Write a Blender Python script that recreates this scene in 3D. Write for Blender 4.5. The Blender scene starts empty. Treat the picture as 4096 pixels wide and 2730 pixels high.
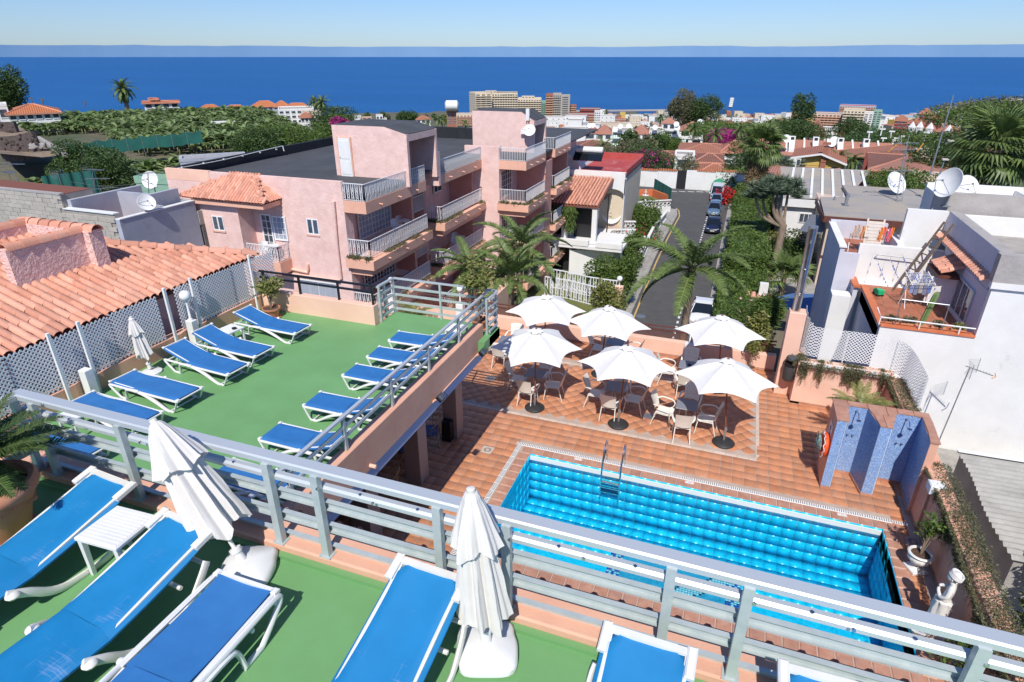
import bpy,bmesh,math,random
import numpy as np
from mathutils import Vector,Matrix,noise
sc=bpy.context.scene
COL=sc.collection
R=random.Random(11)
NR=np.random.RandomState(5)
PI=math.pi
F,PX,PY=2437.0,2048.0,1365.0
PITCH=math.atan((PY-227.0)/F);YAW=math.radians(20.1);EYE=Vector((0,0,9.25))
cam=bpy.data.cameras.new('camera');cam_o=bpy.data.objects.new('camera',cam);COL.objects.link(cam_o)
cam.sensor_width=36;cam.lens=36*F/4096;cam.clip_start=.05;cam.clip_end=600000
cam_o.location=EYE;cam_o.rotation_euler=(PI/2-PITCH,0,YAW)
sc.camera=cam_o
w=bpy.data.worlds.new('World');sc.world=w;w.use_nodes=True
nt=w.node_tree;nt.nodes.clear()
sky=nt.nodes.new('ShaderNodeTexSky');sky.sky_type='NISHITA';sky.sun_disc=False
SUN=Vector((.14,-.82,1)).normalized()
sky.sun_elevation=math.asin(SUN.z);sky.sun_rotation=math.atan2(SUN.x,SUN.y)
sky.altitude=100;sky.air_density=1.0;sky.dust_density=.35;sky.ozone_density=3.0
bg=nt.nodes.new('ShaderNodeBackground');bg.inputs[1].default_value=.125
wo=nt.nodes.new('ShaderNodeOutputWorld')
tn=nt.nodes.new('ShaderNodeMix');tn.data_type='RGBA';tn.blend_type='MULTIPLY';tn.inputs[0].default_value=1;tn.inputs[7].default_value=(.60,.74,1.03,1)
nt.links.new(sky.outputs[0],tn.inputs[6]);nt.links.new(tn.outputs[2],bg.inputs[0]);nt.links.new(bg.outputs[0],wo.inputs[0])
sl=bpy.data.lights.new('sun','SUN');sl.energy=4.7;sl.angle=math.radians(.5);sl.color=(1,.955,.89)
so=bpy.data.objects.new('sun',sl);COL.objects.link(so)
so.rotation_euler=SUN.to_track_quat('Z','Y').to_euler();so.location=(0,0,50)
sc.view_settings.view_transform='Standard';sc.view_settings.look='None'
sc.view_settings.exposure=0;sc.view_settings.gamma=1;sc.view_settings.use_curve_mapping=False
sc.render.engine='CYCLES'
cy=sc.cycles;cy.max_bounces=7;cy.diffuse_bounces=3;cy.glossy_bounces=3;cy.transparent_max_bounces=14
cy.transmission_bounces=4;cy.caustics_reflective=False;cy.caustics_refractive=False
cy.use_denoising=True;cy.use_adaptive_sampling=True;cy.adaptive_threshold=.02
def ray(p):
 u=(p[0]-PX)/F;v=(PY-p[1])/F
 f=math.cos(PITCH)+v*math.sin(PITCH);z=-math.sin(PITCH)+v*math.cos(PITCH)
 return Vector((u*math.cos(YAW)-f*math.sin(YAW),u*math.sin(YAW)+f*math.cos(YAW),z))
def W(p,z):r=ray(p);return EYE+r*((z-EYE.z)/r.z)
def WX(p,x):r=ray(p);return EYE+r*(x/r.x)
def WY(p,y):r=ray(p);return EYE+r*(y/r.y)
def WR(p,d):r=ray(p);return EYE+r*(d/math.hypot(r.x,r.y))
def crop(x0,y0,s):return lambda x,y:(x0+x*s,y0+y*s)
a1=crop(0,300,.595);a2=crop(1300,300,.5741);a3=crop(2300,380,.5548);a4=crop(3100,380,.5549)
b1=crop(0,1000,.574);b2=crop(1100,1000,.574);b3=crop(1900,1100,.5525);b4=crop(3000,1100,.574)
c1=crop(0,1800,.593);c2=crop(1200,1800,.593);c3=crop(2200,1700,.657);c4=crop(3100,1800,.593)
q3=crop(1700,400,.5102);q4=crop(0,300,.4464);r1=crop(2150,600,.4147);r2=crop(3000,900,.3189)
r3=crop(1900,340,.425);r4=crop(3000,380,.4658);dd=crop(0,0,1.7407)
def _n(t,k,**kw):
 n=t.nodes.new(k)
 for a,b in kw.items():setattr(n,a,b)
 return n
MATS={}
def mat(name,c,c2=None,scale=6.,rough=.7,metal=0,bump=0,bscale=None,rand=.0,isl=None,spec=.5,detail=4,lo=.35,hi=.65,trans=0,coord='World',stretch=None,dirt=None,sheen=0,bdist=.02,coat=0,isl_amt=1.0):
 """c -> c2 by noise; rand: brightness per object/island; isl: third colour picked per island"""
 m=bpy.data.materials.new(name);m.use_nodes=True;t=m.node_tree;L=t.links
 b=t.nodes['Principled BSDF'];out=t.nodes['Material Output']
 tc=_n(t,'ShaderNodeTexCoord');gp=_n(t,'ShaderNodeNewGeometry');vec=tc.outputs['Object']if(coord!='World' or stretch)else gp.outputs['Position'];dvec=vec
 if stretch and coord=='World':vec=tc.outputs['Object'];dvec=vec
 if stretch:
  mp=_n(t,'ShaderNodeMapping');mp.inputs['Scale'].default_value=stretch;L.new(vec,mp.inputs[0]);vec=mp.outputs[0]
 col=None
 if c2 is not None:
  nz=_n(t,'ShaderNodeTexNoise');nz.inputs['Scale'].default_value=scale;nz.inputs['Detail'].default_value=detail
  nz.inputs['Roughness'].default_value=.6
  L.new(vec,nz.inputs['Vector'])
  mr=_n(t,'ShaderNodeMapRange');mr.inputs[1].default_value=lo;mr.inputs[2].default_value=hi;L.new(nz.outputs['Fac'],mr.inputs[0])
  mx=_n(t,'ShaderNodeMix',data_type='RGBA');mx.inputs[6].default_value=(*c,1);mx.inputs[7].default_value=(*c2,1)
  L.new(mr.outputs[0],mx.inputs[0]);col=mx.outputs[2]
 else:
  rg=_n(t,'ShaderNodeRGB');rg.outputs[0].default_value=(*c,1);col=rg.outputs[0]
 rnd=None
 if rand or isl is not None:
  g=_n(t,'ShaderNodeNewGeometry');oi=_n(t,'ShaderNodeObjectInfo')
  ad=_n(t,'ShaderNodeMath',operation='ADD');L.new(g.outputs['Random Per Island'],ad.inputs[0]);L.new(oi.outputs['Random'],ad.inputs[1])
  fr=_n(t,'ShaderNodeMath',operation='FRACT');L.new(ad.outputs[0],fr.inputs[0]);rnd=fr.outputs[0]
 if isl is not None:
  pw=_n(t,'ShaderNodeMath',operation='MULTIPLY');pw.inputs[1].default_value=7.31;L.new(rnd,pw.inputs[0])
  f2=_n(t,'ShaderNodeMath',operation='FRACT');L.new(pw.outputs[0],f2.inputs[0])
  f3=_n(t,'ShaderNodeMath',operation='MULTIPLY');f3.inputs[1].default_value=isl_amt;L.new(f2.outputs[0],f3.inputs[0])
  mx=_n(t,'ShaderNodeMix',data_type='RGBA');mx.inputs[7].default_value=(*isl,1)
  L.new(f3.outputs[0],mx.inputs[0]);L.new(col,mx.inputs[6]);col=mx.outputs[2]
 if rand:
  mr=_n(t,'ShaderNodeMapRange');mr.inputs[3].default_value=1-rand;mr.inputs[4].default_value=1+rand;L.new(rnd,mr.inputs[0])
  hs=_n(t,'ShaderNodeHueSaturation');L.new(mr.outputs[0],hs.inputs['Value']);L.new(col,hs.inputs['Color']);col=hs.outputs[0]
 if dirt:
  nz=_n(t,'ShaderNodeTexNoise');nz.inputs['Scale'].default_value=dirt[1];nz.inputs['Detail'].default_value=7;nz.inputs['Roughness'].default_value=.68
  L.new(dvec,nz.inputs['Vector'])
  mr=_n(t,'ShaderNodeMapRange');mr.inputs[1].default_value=dirt[2];mr.inputs[2].default_value=dirt[3];L.new(nz.outputs['Fac'],mr.inputs[0])
  mx=_n(t,'ShaderNodeMix',data_type='RGBA');mx.inputs[7].default_value=(*dirt[0],1);L.new(mr.outputs[0],mx.inputs[0]);L.new(col,mx.inputs[6]);col=mx.outputs[2]
 L.new(col,b.inputs['Base Color'])
 b.inputs['Roughness'].default_value=rough;b.inputs['Metallic'].default_value=metal;b.inputs['Specular IOR Level'].default_value=spec
 if coat:b.inputs['Coat Weight'].default_value=coat
 if bump:
  nb=_n(t,'ShaderNodeTexNoise');nb.inputs['Scale'].default_value=bscale or scale*4;nb.inputs['Detail'].default_value=3;L.new(vec,nb.inputs['Vector'])
  bp=_n(t,'ShaderNodeBump');bp.inputs['Strength'].default_value=bump;bp.inputs['Distance'].default_value=bdist
  L.new(nb.outputs['Fac'],bp.inputs['Height']);L.new(bp.outputs[0],b.inputs['Normal'])
 if trans:
  tr=_n(t,'ShaderNodeBsdfTranslucent');ms=_n(t,'ShaderNodeMixShader');ms.inputs[0].default_value=trans
  L.new(col,tr.inputs[0]);L.new(b.outputs[0],ms.inputs[1]);L.new(tr.outputs[0],ms.inputs[2]);L.new(ms.outputs[0],out.inputs[0])
 MATS[name]=m
 return m
class MB:
 def __init__(s):s.v=[];s.f=[];s.m=[];s.mi=0
 def add(s,vs,fs):
  o=len(s.v);s.v.extend([tuple(p)for p in vs]);s.f.extend([tuple(o+i for i in f)for f in fs]);s.m.extend([s.mi]*len(fs));return s
 def box(s,x0,x1,y0,y1,z0,z1,mt=None):
  vs=[(x0,y0,z0),(x1,y0,z0),(x1,y1,z0),(x0,y1,z0),(x0,y0,z1),(x1,y0,z1),(x1,y1,z1),(x0,y1,z1)]
  if mt:vs=[tuple(mt@Vector(p))for p in vs]
  return s.add(vs,[(0,3,2,1),(4,5,6,7),(0,1,5,4),(1,2,6,5),(2,3,7,6),(3,0,4,7)])
 def cbox(s,x0,x1,y0,y1,z0,z1,c=.01,mt=None):
  vs=[(x0,y0,z0),(x1,y0,z0),(x1,y1,z0),(x0,y1,z0),(x0,y0,z1-c),(x1,y0,z1-c),(x1,y1,z1-c),(x0,y1,z1-c),(x0+c,y0+c,z1),(x1-c,y0+c,z1),(x1-c,y1-c,z1),(x0+c,y1-c,z1)]
  if mt:vs=[tuple(mt@Vector(p))for p in vs]
  return s.add(vs,[(0,3,2,1),(8,9,10,11),(0,1,5,4),(1,2,6,5),(2,3,7,6),(3,0,4,7),(4,5,9,8),(5,6,10,9),(6,7,11,10),(7,4,8,11)])
 def quad(s,a,b,c,d):return s.add([a,b,c,d],[(0,1,2,3)])
 def bar(s,a,b,wd,h=None,up=(0,0,1)):
  a=Vector(a);b=Vector(b);d=(b-a);h=h or wd
  if d.length<1e-6:return s
  d.normalize();up=Vector(up)
  if abs(d.dot(up))>.98:up=Vector((0,1,0))
  x=d.cross(up).normalized()*wd/2;y=x.cross(d).normalized()*h/2
  vs=[a-x-y,a+x-y,a+x+y,a-x+y,b-x-y,b+x-y,b+x+y,b-x+y]
  return s.add(vs,[(0,1,2,3),(7,6,5,4),(0,4,5,1),(1,5,6,2),(2,6,7,3),(3,7,4,0)])
 def tube(s,pts,r,n=8,caps=True,sq=None):
  pts=[Vector(p)for p in pts];k=len(pts);rs=r if isinstance(r,(list,tuple))else[r]*k
  vs=[];prev=None
  for i,p in enumerate(pts):
   d=(pts[min(i+1,k-1)]-pts[max(i-1,0)])
   d=d.normalized()if d.length>1e-9 else Vector((0,0,1))
   up=prev if prev is not None else(Vector((0,0,1))if abs(d.z)<.9 else Vector((0,1,0)))
   x=d.cross(up).normalized()if prev is None or d.cross(up).length>1e-5 else Vector((1,0,0));y=x.cross(d).normalized();prev=y
   for j in range(n):
    a=2*PI*j/n+PI/n;cx_,cy_=math.cos(a)*rs[i],math.sin(a)*rs[i]
    if sq:cx_*=sq[0];cy_*=sq[1]
    vs.append(p+x*cx_+y*cy_)
  fs=[(i*n+j,i*n+(j+1)%n,(i+1)*n+(j+1)%n,(i+1)*n+j)for i in range(k-1)for j in range(n)]
  if caps:fs+=[tuple(range(n-1,-1,-1)),tuple((k-1)*n+j for j in range(n))]
  return s.add(vs,fs)
 def cyl(s,x,y,z0,z1,r,n=16,r2=None):return s.tube([(x,y,z0),(x,y,z1)],[r,r if r2 is None else r2],n)
 def lathe(s,prof,n=20,cx=0,cy=0,cz=0,fn=None):
  vs=[]
  for r,z in prof:
   for j in range(n):
    a=2*PI*j/n;rr=fn(r,a,z)if fn else r
    vs.append((cx+rr*math.cos(a),cy+rr*math.sin(a),cz+z))
  k=len(prof)
  fs=[(i*n+j,i*n+(j+1)%n,(i+1)*n+(j+1)%n,(i+1)*n+j)for i in range(k-1)for j in range(n)]
  if prof[0][0]>0:fs.append(tuple(range(n-1,-1,-1)))
  if prof[-1][0]>0:fs.append(tuple((k-1)*n+j for j in range(n)))
  return s.add(vs,fs)
 def ball(s,c,r,n=16,m=10,sz=1):
  return s.lathe([(r*math.sin(PI*i/m)if 0<i<m else 0.0005,-r*sz*math.cos(PI*i/m))for i in range(m+1)],n,*c)
 def prism(s,poly,z0,z1):
  n=len(poly);vs=[(x,y,z0)for x,y in poly]+[(x,y,z1)for x,y in poly]
  return s.add(vs,[tuple(range(n-1,-1,-1)),tuple(range(n,2*n))]+[(i,(i+1)%n,n+(i+1)%n,n+i)for i in range(n)])
 def slab(s,poly3,t):
  n=len(poly3);vs=[tuple(p)for p in poly3]+[(p[0],p[1],p[2]-t)for p in poly3]
  return s.add(vs,[tuple(range(n)),tuple(range(2*n-1,n-1,-1))]+[((i+1)%n,i,n+i,n+(i+1)%n)for i in range(n)])
 def grid(s,fn,nu,nv):
  vs=[fn(i/nu,j/nv)for j in range(nv+1)for i in range(nu+1)]
  return s.add(vs,[(j*(nu+1)+i,j*(nu+1)+i+1,(j+1)*(nu+1)+i+1,(j+1)*(nu+1)+i)for j in range(nv)for i in range(nu)])
 def xf(s,mt):
  s.v=[tuple(mt@Vector(p))for p in s.v];return s
 def mesh(s,name,mats,smooth=False):
  me=bpy.data.meshes.new(name);me.from_pydata(s.v,[],s.f)
  for m in(mats if isinstance(mats,(list,tuple))else[mats]):me.materials.append(m)
  if len(me.materials)>1:me.polygons.foreach_set('material_index',s.m)
  me.update()
  if smooth:me.polygons.foreach_set('use_smooth',[True]*len(me.polygons));me.set_sharp_from_angle(angle=.75)
  return me
 def obj(s,name,mats,parent=None,smooth=False,loc=None,rotz=None,**props):
  return link(name,s.mesh(name,mats,smooth),parent,loc,rotz,**props)
def link(name,me,parent=None,loc=None,rotz=None,mtx=None,**props):
 o=bpy.data.objects.new(name,me);COL.objects.link(o)
 if parent is not None:o.parent=parent
 if loc is not None:o.location=loc
 if rotz is not None:o.rotation_euler=(0,0,rotz)
 if mtx is not None:o.matrix_local=mtx
 for k,v in props.items():o[k]=v
 return o
def thing(name,label,cat,loc=(0,0,0),rotz=0,group=None):
 o=bpy.data.objects.new(name,None);COL.objects.link(o);o.location=loc;o.rotation_euler=(0,0,rotz)
 o['label']=label;o['category']=cat
 if group:o['group']=group
 o.empty_display_size=.1
 return o
def tag(o,label,cat,group=None):
 o['label']=label;o['category']=cat
 if group:o['group']=group
 return o
def kids(o):return KID.get(o.name,[])
def dup(root,label,loc,rotz=0,group=None,scale=None):
 r=root.copy();COL.objects.link(r);r.location=loc;r.rotation_euler=(0,0,rotz)
 if scale:r.scale=scale if isinstance(scale,(tuple,list))else(scale,)*3
 r['label']=label
 if group:r['group']=group
 for ch in list(root.children):
  c=ch.copy();COL.objects.link(c);c.parent=r
  for g in ch.children:
   d=g.copy();COL.objects.link(d);d.parent=c
 return r
def pieces(parent,name,me,mats4,nmax=300,rest=None,key=None):
 """alike pieces of a surface: the nearest ones single objects, the rest one joined part"""
 mats4=list(mats4)
 key=key or(lambda m:(m.translation-EYE).length)
 mats4.sort(key=key)
 for m in mats4[:nmax]:link(name,me,parent,mtx=m)
 if len(mats4)>nmax:joined(rest or name+'_field',me,mats4[nmax:],parent,kind='stuff')
def joined(name,me,mats4,parent=None,**props):
 nv=len(me.vertices);co=np.empty(nv*3);me.vertices.foreach_get('co',co);co=co.reshape(-1,3)
 A=np.array([np.array(m)for m in mats4]);V=np.einsum('kij,vj->kvi',A[:,:3,:3],co)+A[:,None,:3,3]
 fl=[tuple(p.vertices)for p in me.polygons];mi=[p.material_index for p in me.polygons];sm=me.polygons[0].use_smooth
 return np_mesh(name,V.reshape(-1,3),fl,len(mats4),nv,list(me.materials),mi,parent,sm,**props)
def np_mesh(name,V,fl,k,nv,mats,mi=None,parent=None,smooth=False,**props):
 """k copies of a face list fl over blocks of nv vertices"""
 lt=np.array([len(f)for f in fl]);base=np.concatenate([np.array(f)for f in fl])
 li=(base[None,:]+(np.arange(k)*nv)[:,None]).ravel()
 tot=np.tile(lt,k);st=np.concatenate([[0],np.cumsum(tot)[:-1]])
 me=bpy.data.meshes.new(name);me.vertices.add(len(V));me.vertices.foreach_set('co',np.ascontiguousarray(V,dtype=np.float32).ravel())
 me.loops.add(len(li));me.loops.foreach_set('vertex_index',li.astype(np.int32))
 me.polygons.add(len(tot));me.polygons.foreach_set('loop_start',st.astype(np.int32));me.polygons.foreach_set('loop_total',tot.astype(np.int32))
 for m in(mats if isinstance(mats,(list,tuple))else[mats]):me.materials.append(m)
 if mi and len(me.materials)>1:me.polygons.foreach_set('material_index',np.tile(np.array(mi,dtype=np.int32),k))
 if smooth:me.polygons.foreach_set('use_smooth',np.ones(len(tot),dtype=bool))
 me.update(calc_edges=True)
 return link(name,me,parent,**props)
def struct(name,mb,m,**kw):
 o=mb.obj(name,m,kw.pop('parent',None),kw.pop('smooth',False));o['kind']='structure';return o
def T(x=0,y=0,z=0):return Matrix.Translation((x,y,z))
def RZ(a):return Matrix.Rotation(a,4,'Z')
def RX(a):return Matrix.Rotation(a,4,'X')
def RY(a):return Matrix.Rotation(a,4,'Y')
def S(x,y,z):return Matrix.Diagonal((x,y,z,1))
def rnd(a,b):return R.uniform(a,b)
def leaves(name,pts,size,m,parent=None,aspect=.45,flat=.5,nrm=None,curl=0.0,jit=.35,**props):
 """a leaf blade (diamond of two triangles folded on the midrib) at every point"""
 P=np.asarray(pts,dtype=float);n=len(P)
 az=NR.uniform(0,2*PI,n);el=np.arcsin(np.clip(NR.normal(0,flat,n),-1,1))
 d=np.stack([np.cos(az)*np.cos(el),np.sin(az)*np.cos(el),np.sin(el)],1)
 if nrm is not None:d=d+np.asarray(nrm);d/=np.linalg.norm(d,axis=1)[:,None]+1e-9
 q=NR.normal(0,1,(n,3));s=np.cross(d,q);s/=np.linalg.norm(s,axis=1)[:,None]+1e-9
 u=np.cross(s,d)
 L=size*(1+NR.uniform(-jit,jit,n))[:,None];Wd=L*aspect/2
 V=np.stack([P,P+d*L*.5+s*Wd+u*L*.06,P+d*L-u*L*curl,P+d*L*.5-s*Wd+u*L*.06],1)
 return np_mesh(name,V.reshape(-1,3),[(0,1,2),(0,2,3)],n,4,m,None,parent,**props)
def blob_pts(n,c,r,lumps=9,seed=0,shell=.55):
 """points in the lumpy volume of a crown: clumps round the centre, denser near each clump's skin"""
 rs=np.random.RandomState(seed);c=np.array(c);r=np.array(r,dtype=float)
 cs=rs.normal(0,1,(lumps,3));cs/=np.linalg.norm(cs,axis=1)[:,None];cs=c+cs*r*rs.uniform(.35,.75,(lumps,1))
 ra=rs.uniform(.38,.62,lumps);k=rs.randint(0,lumps,n)
 d=rs.normal(0,1,(n,3));d/=np.linalg.norm(d,axis=1)[:,None]
 rad=shell+(1-shell)*rs.uniform(0,1,n)**.6
 return cs[k]+d*(rad*ra[k])[:,None]*r
def frond_mesh(L=2.,n=34,lw=.045,ll=.55,droop=.9,vee=.5,mb=None,base_bare=.12,twist=0,taper=True,m0=0,m1=1):
 """pinnate palm frond leaving the origin along +x, arching down"""
 mb=mb or MB();pts=[]
 K=12
 for i in range(K+1):
  t=i/K;a=-droop*t*t*1.15
  if i==0:p=Vector((0,0,0));pts.append(p.copy())
  else:p=p+Vector((math.cos(a0),0,math.sin(a0)))*(L/K);pts.append(p.copy())
  a0=.0-droop*(t**1.4)
 mb.mi=m1
 mb.tube(pts,[.022*L/2*(1-.8*i/K)for i in range(K+1)],4)
 mb.mi=m0
 for i in range(n):
  t=base_bare+(1-base_bare)*(i+.5)/n;f=t*K;j=min(int(f),K-1);q=pts[j].lerp(pts[j+1],f-j)
  dr=(pts[j+1]-pts[j]).normalized();up=Vector((-dr.z,0,dr.x))
  l=ll*(math.sin(PI*(.12+.86*t))**.6 if taper else 1)*rnd(.85,1.12)
  for sd in(-1,1):
   fw=.35+.5*t+rnd(-.1,.1)
   d=(Vector((0,sd,0))+dr*fw+up*(vee+rnd(-.18,.18))).normalized()
   e=q+d*l*.55;g=e+(d*.8+Vector((0,0,-.55-rnd(0,.35)))).normalized()*l*.45
   ww=dr*lw*.5
   mb.add([q-ww,q+ww,e+ww,e-ww,g],[(0,1,2,3),(3,2,4)])
 return mb
def fan_mesh(r=.8,n=24,stem=.9,ang=4.2,fold=.25,mb=None):
 """fan-palm leaf: stalk then pleated blades"""
 mb=mb or MB();mb.mi=1;mb.tube([(0,0,0),(stem*.5,0,.04),(stem,0,0)],[.02,.015,.012],4);mb.mi=0
 for i in range(n):
  a=-ang/2+ang*i/(n-1);l=r*(.75+.25*math.cos(a*.6))*rnd(.9,1.08);a2=ang/n*.52
  c=Vector((stem,0,0));m1=c+Vector((math.cos(a-a2),math.sin(a-a2),-fold*.1))*l*.6;m2=c+Vector((math.cos(a+a2),math.sin(a+a2),fold*.1))*l*.6
  tip=c+Vector((math.cos(a),math.sin(a),-.12-rnd(0,.3)))*l
  mb.add([c,m1,tip,m2],[(0,1,2,3)])
 return mb
 # materials
M=MATS
mat('green',(.15,.33,.125),(.17,.37,.15),1.2,.55,bump=.05,bscale=30,dirt=((.17,.36,.16),2.5,.55,.9),spec=.35)
mat('pink',(.68,.37,.26),(.76,.44,.31),1.5,.85,bump=.15,bscale=40,dirt=((.55,.30,.22),1.2,.55,.95),spec=.2)
mat('peach',(.80,.50,.38),(.86,.56,.43),1.2,.85,bump=.12,bscale=30,dirt=((.66,.38,.27),1.0,.6,1.0),spec=.2)
mat('stucco_pink',(.76,.52,.46),(.84,.60,.54),2.5,.95,bump=.7,bscale=9,bdist=.022,spec=.1,dirt=((.62,.40,.35),.8,.5,.95))
mat('rough_pink',(.76,.50,.45),(.84,.58,.52),6,.95,bump=1.0,bscale=16,bdist=.05,spec=.1)
mat('lilac',(.42,.46,.62),None,rough=.7,spec=.2)
mat('alu',(.62,.66,.68),(.55,.59,.62),30,.42,metal=.35,bump=.02,bscale=200,stretch=(1,40,40),spec=.5)
mat('alu_dull',(.52,.57,.56),(.44,.50,.50),8,.5,metal=.2,spec=.5)
mat('white_paint',(.80,.80,.78),(.74,.74,.72),3,.6,spec=.3,bump=.05)
mat('white_plastic',(.78,.78,.77),(.72,.72,.71),5,.35,spec=.5)
mat('cream_plastic',(.80,.78,.72),(.72,.69,.62),4,.45,spec=.4)
mat('lattice_white',(.82,.82,.82),None,rough=.5)
mat('black_paint',(.012,.012,.016),None,rough=.35)
mat('rubber',(.02,.02,.022),(.035,.035,.035),8,.6,bump=.05)
mat('steel',(.66,.64,.60),(.55,.52,.48),3,.22,metal=1,bump=.04,bscale=6)
mat('chrome',(.75,.75,.76),None,rough=.12,metal=1)
mat('zinc',(.42,.44,.45),(.32,.33,.35),12,.45,metal=.7)
mat('wood_red',(.30,.10,.04),(.20,.07,.03),10,.45,stretch=(8,8,1))
mat('brown_paint',(.11,.035,.025),(.15,.05,.035),6,.6)
mat('terracotta',(.50,.20,.11),(.58,.26,.15),5,.8,bump=.08,dirt=((.62,.34,.24),3,.5,.9))
mat('soil',(.07,.04,.025),(.12,.07,.045),20,.95,bump=.6)
mat('globe',(.86,.86,.86),None,rough=.15,spec=.6)
mat('glass_dark',(.02,.025,.03),(.05,.055,.06),2,.06,spec=.8)
mat('grout',(.50,.40,.33),(.42,.32,.26),3,.9)
mat('rattan',(.50,.32,.14),(.38,.22,.09),30,.6,bump=.3)
mat('beige_plastic',(.66,.58,.49),(.60,.52,.44),6,.5)
mat('table_grey',(.22,.23,.26),None,rough=.3)
mat('tile_deck',(.50,.19,.09),(.60,.27,.13),5,.5,isl=(.47,.25,.16),isl_amt=.55,rand=.12,bump=.06,bscale=14,lo=.3,hi=.7,dirt=((.40,.26,.20),3,.58,.9))
mat('tile_coping',(.42,.20,.13),(.52,.28,.19),6,.55,rand=.12,bump=.06,dirt=((.36,.27,.24),4,.5,.9))
mat('pool_tile',(.006,.55,.86),(.01,.60,.90),2,.3,rand=.04)
mat('pool_grout',(.03,.52,.84),None,rough=.8)
mat('mosaic',(.07,.20,.55),(.14,.30,.64),60,.25,isl=(.45,.60,.82),isl_amt=.55,rand=.18)
mat('mosaic_grout',(.58,.66,.74),None,rough=.8)
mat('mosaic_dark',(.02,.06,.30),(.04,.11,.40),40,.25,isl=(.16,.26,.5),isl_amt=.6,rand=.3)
mat('white_tile',(.78,.78,.76),None,rough=.5)
mat('roof_tile',(.58,.245,.155),(.66,.30,.20),6,.8,isl=(.70,.40,.29),isl_amt=.55,rand=.18,bump=.15,bscale=20,dirt=((.33,.13,.09),3,.55,.9))
mat('ridge_tile',(.52,.22,.14),(.60,.28,.19),4,.8,rand=.15,bump=.15)
mat('roof_under',(.20,.07,.045),None,rough=.9)
mat('red_metal',(.36,.09,.05),(.42,.12,.07),2,.55,dirt=((.5,.25,.18),6,.62,.95))
mat('sling_blue',(.025,.15,.40),(.03,.17,.44),6,.6,bump=.05,bscale=300,dirt=((.14,.26,.55),5,.62,1.0))
mat('leaf_green',(.06,.115,.022),(.085,.15,.03),3,.5,isl=(.14,.20,.045),rand=.35,trans=.25,spec=.35)
mat('leaf_dark',(.035,.07,.018),(.05,.095,.022),3,.5,isl=(.08,.13,.035),rand=.35,trans=.2,spec=.35)
mat('leaf_yellow',(.14,.20,.03),(.20,.24,.05),3,.5,isl=(.30,.28,.10),rand=.3,trans=.3)
mat('leaf_olive',(.10,.11,.05),(.14,.14,.07),3,.6,isl=(.17,.16,.08),rand=.3,trans=.2)
mat('palm_green',(.10,.155,.035),(.13,.19,.05),3,.45,isl=(.20,.26,.09),isl_amt=.7,rand=.35,trans=.25,spec=.45)
mat('palm_stem',(.16,.19,.06),None,rough=.6)
mat('bark',(.20,.145,.10),(.30,.23,.17),5,.95,bump=.8,bscale=14,stretch=(1,1,.35))
mat('dry',(.26,.17,.08),(.34,.24,.12),4,.9,rand=.3,isl=(.18,.11,.05))
mat('concrete',(.33,.30,.27),(.42,.39,.35),1.5,.9,bump=.3,dirt=((.20,.18,.165),.9,.5,.8))
mat('statue_white',(.78,.77,.74),(.70,.69,.66),6,.6)
def worn_sling():
 m=mat('sling_worn',(.004,.18,.42),(.006,.20,.46),4,.6,bump=.06,bscale=260)
 t=m.node_tree;L=t.links;b=t.nodes['Principled BSDF'];src=b.inputs['Base Color'].links[0].from_socket
 tc=_n(t,'ShaderNodeTexCoord');prev=src
 for st in((3,90,3),(90,5,5)):
  mp=_n(t,'ShaderNodeMapping');mp.inputs['Scale'].default_value=st;L.new(tc.outputs['Object'],mp.inputs[0])
  nz=_n(t,'ShaderNodeTexNoise');nz.inputs['Scale'].default_value=1;nz.inputs['Detail'].default_value=5;L.new(mp.outputs[0],nz.inputs[0])
  n2=_n(t,'ShaderNodeTexNoise');n2.inputs['Scale'].default_value=3.2;n2.inputs['Detail'].default_value=3;L.new(tc.outputs['Object'],n2.inputs[0])
  mu=_n(t,'ShaderNodeMath',operation='MULTIPLY');L.new(nz.outputs[0],mu.inputs[0]);L.new(n2.outputs[0],mu.inputs[1])
  mr=_n(t,'ShaderNodeMapRange');mr.inputs[1].default_value=.34;mr.inputs[2].default_value=.50;mr.inputs[4].default_value=.75;L.new(mu.outputs[0],mr.inputs[0])
  mx=_n(t,'ShaderNodeMix',data_type='RGBA');mx.inputs[7].default_value=(.16,.30,.54,1);L.new(mr.outputs[0],mx.inputs[0]);L.new(prev,mx.inputs[6]);prev=mx.outputs[2]
 L.new(prev,b.inputs['Base Color'])
worn_sling()
def canvas(name,c,tr):
 m=mat(name,c,tuple(x*.95 for x in c),8,.85,bump=.08,bscale=120,spec=.1,trans=tr)
canvas('canvas_white',(.86,.85,.82),.12);canvas('canvas_cream',(.80,.76,.71),.10)
# upper sun terrace (the one the camera stands on)
ZU=5.45
mb=MB();mb.box(-8.5,7,-3,3.0,ZU-.35,ZU);struct('terrace_floor',mb,M['green'])
mb=MB();mb.cbox(-8.5,7,2.995,3.30,ZU-.9,ZU+.10,.015);struct('terrace_kerb',mb,M['pink'])
mb=MB();mb.box(-8.45,6.95,-2.95,3.25,0,ZU-.36);struct('wing_wall',mb,M['pink'])
mb=MB();mb.box(-8.5,7,2.94,2.992,ZU+.002,ZU+.035);struct('kerb_fillet',mb,M['green'])
rail=thing('metal_railing','long silver metal railing with wide flat handrail along the kerb of the upper green terrace','railing')
XL,XR,YR=-6.12,7.0,3.14
for x in(-6.1,-5.84,-4.76,-3.18,-2.72,-1.68,-1.15,-.04,.42,1.62,2.08,3.4,4.5):
 m_=MB();m_.box(x-.032,x+.032,YR-.13,YR-.075,ZU+.1,ZU+.90)
 m_.box(x-.055,x+.055,YR-.15,YR-.055,ZU+.1,ZU+.108)
 m_.obj('post',M['alu_dull'],rail)
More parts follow.
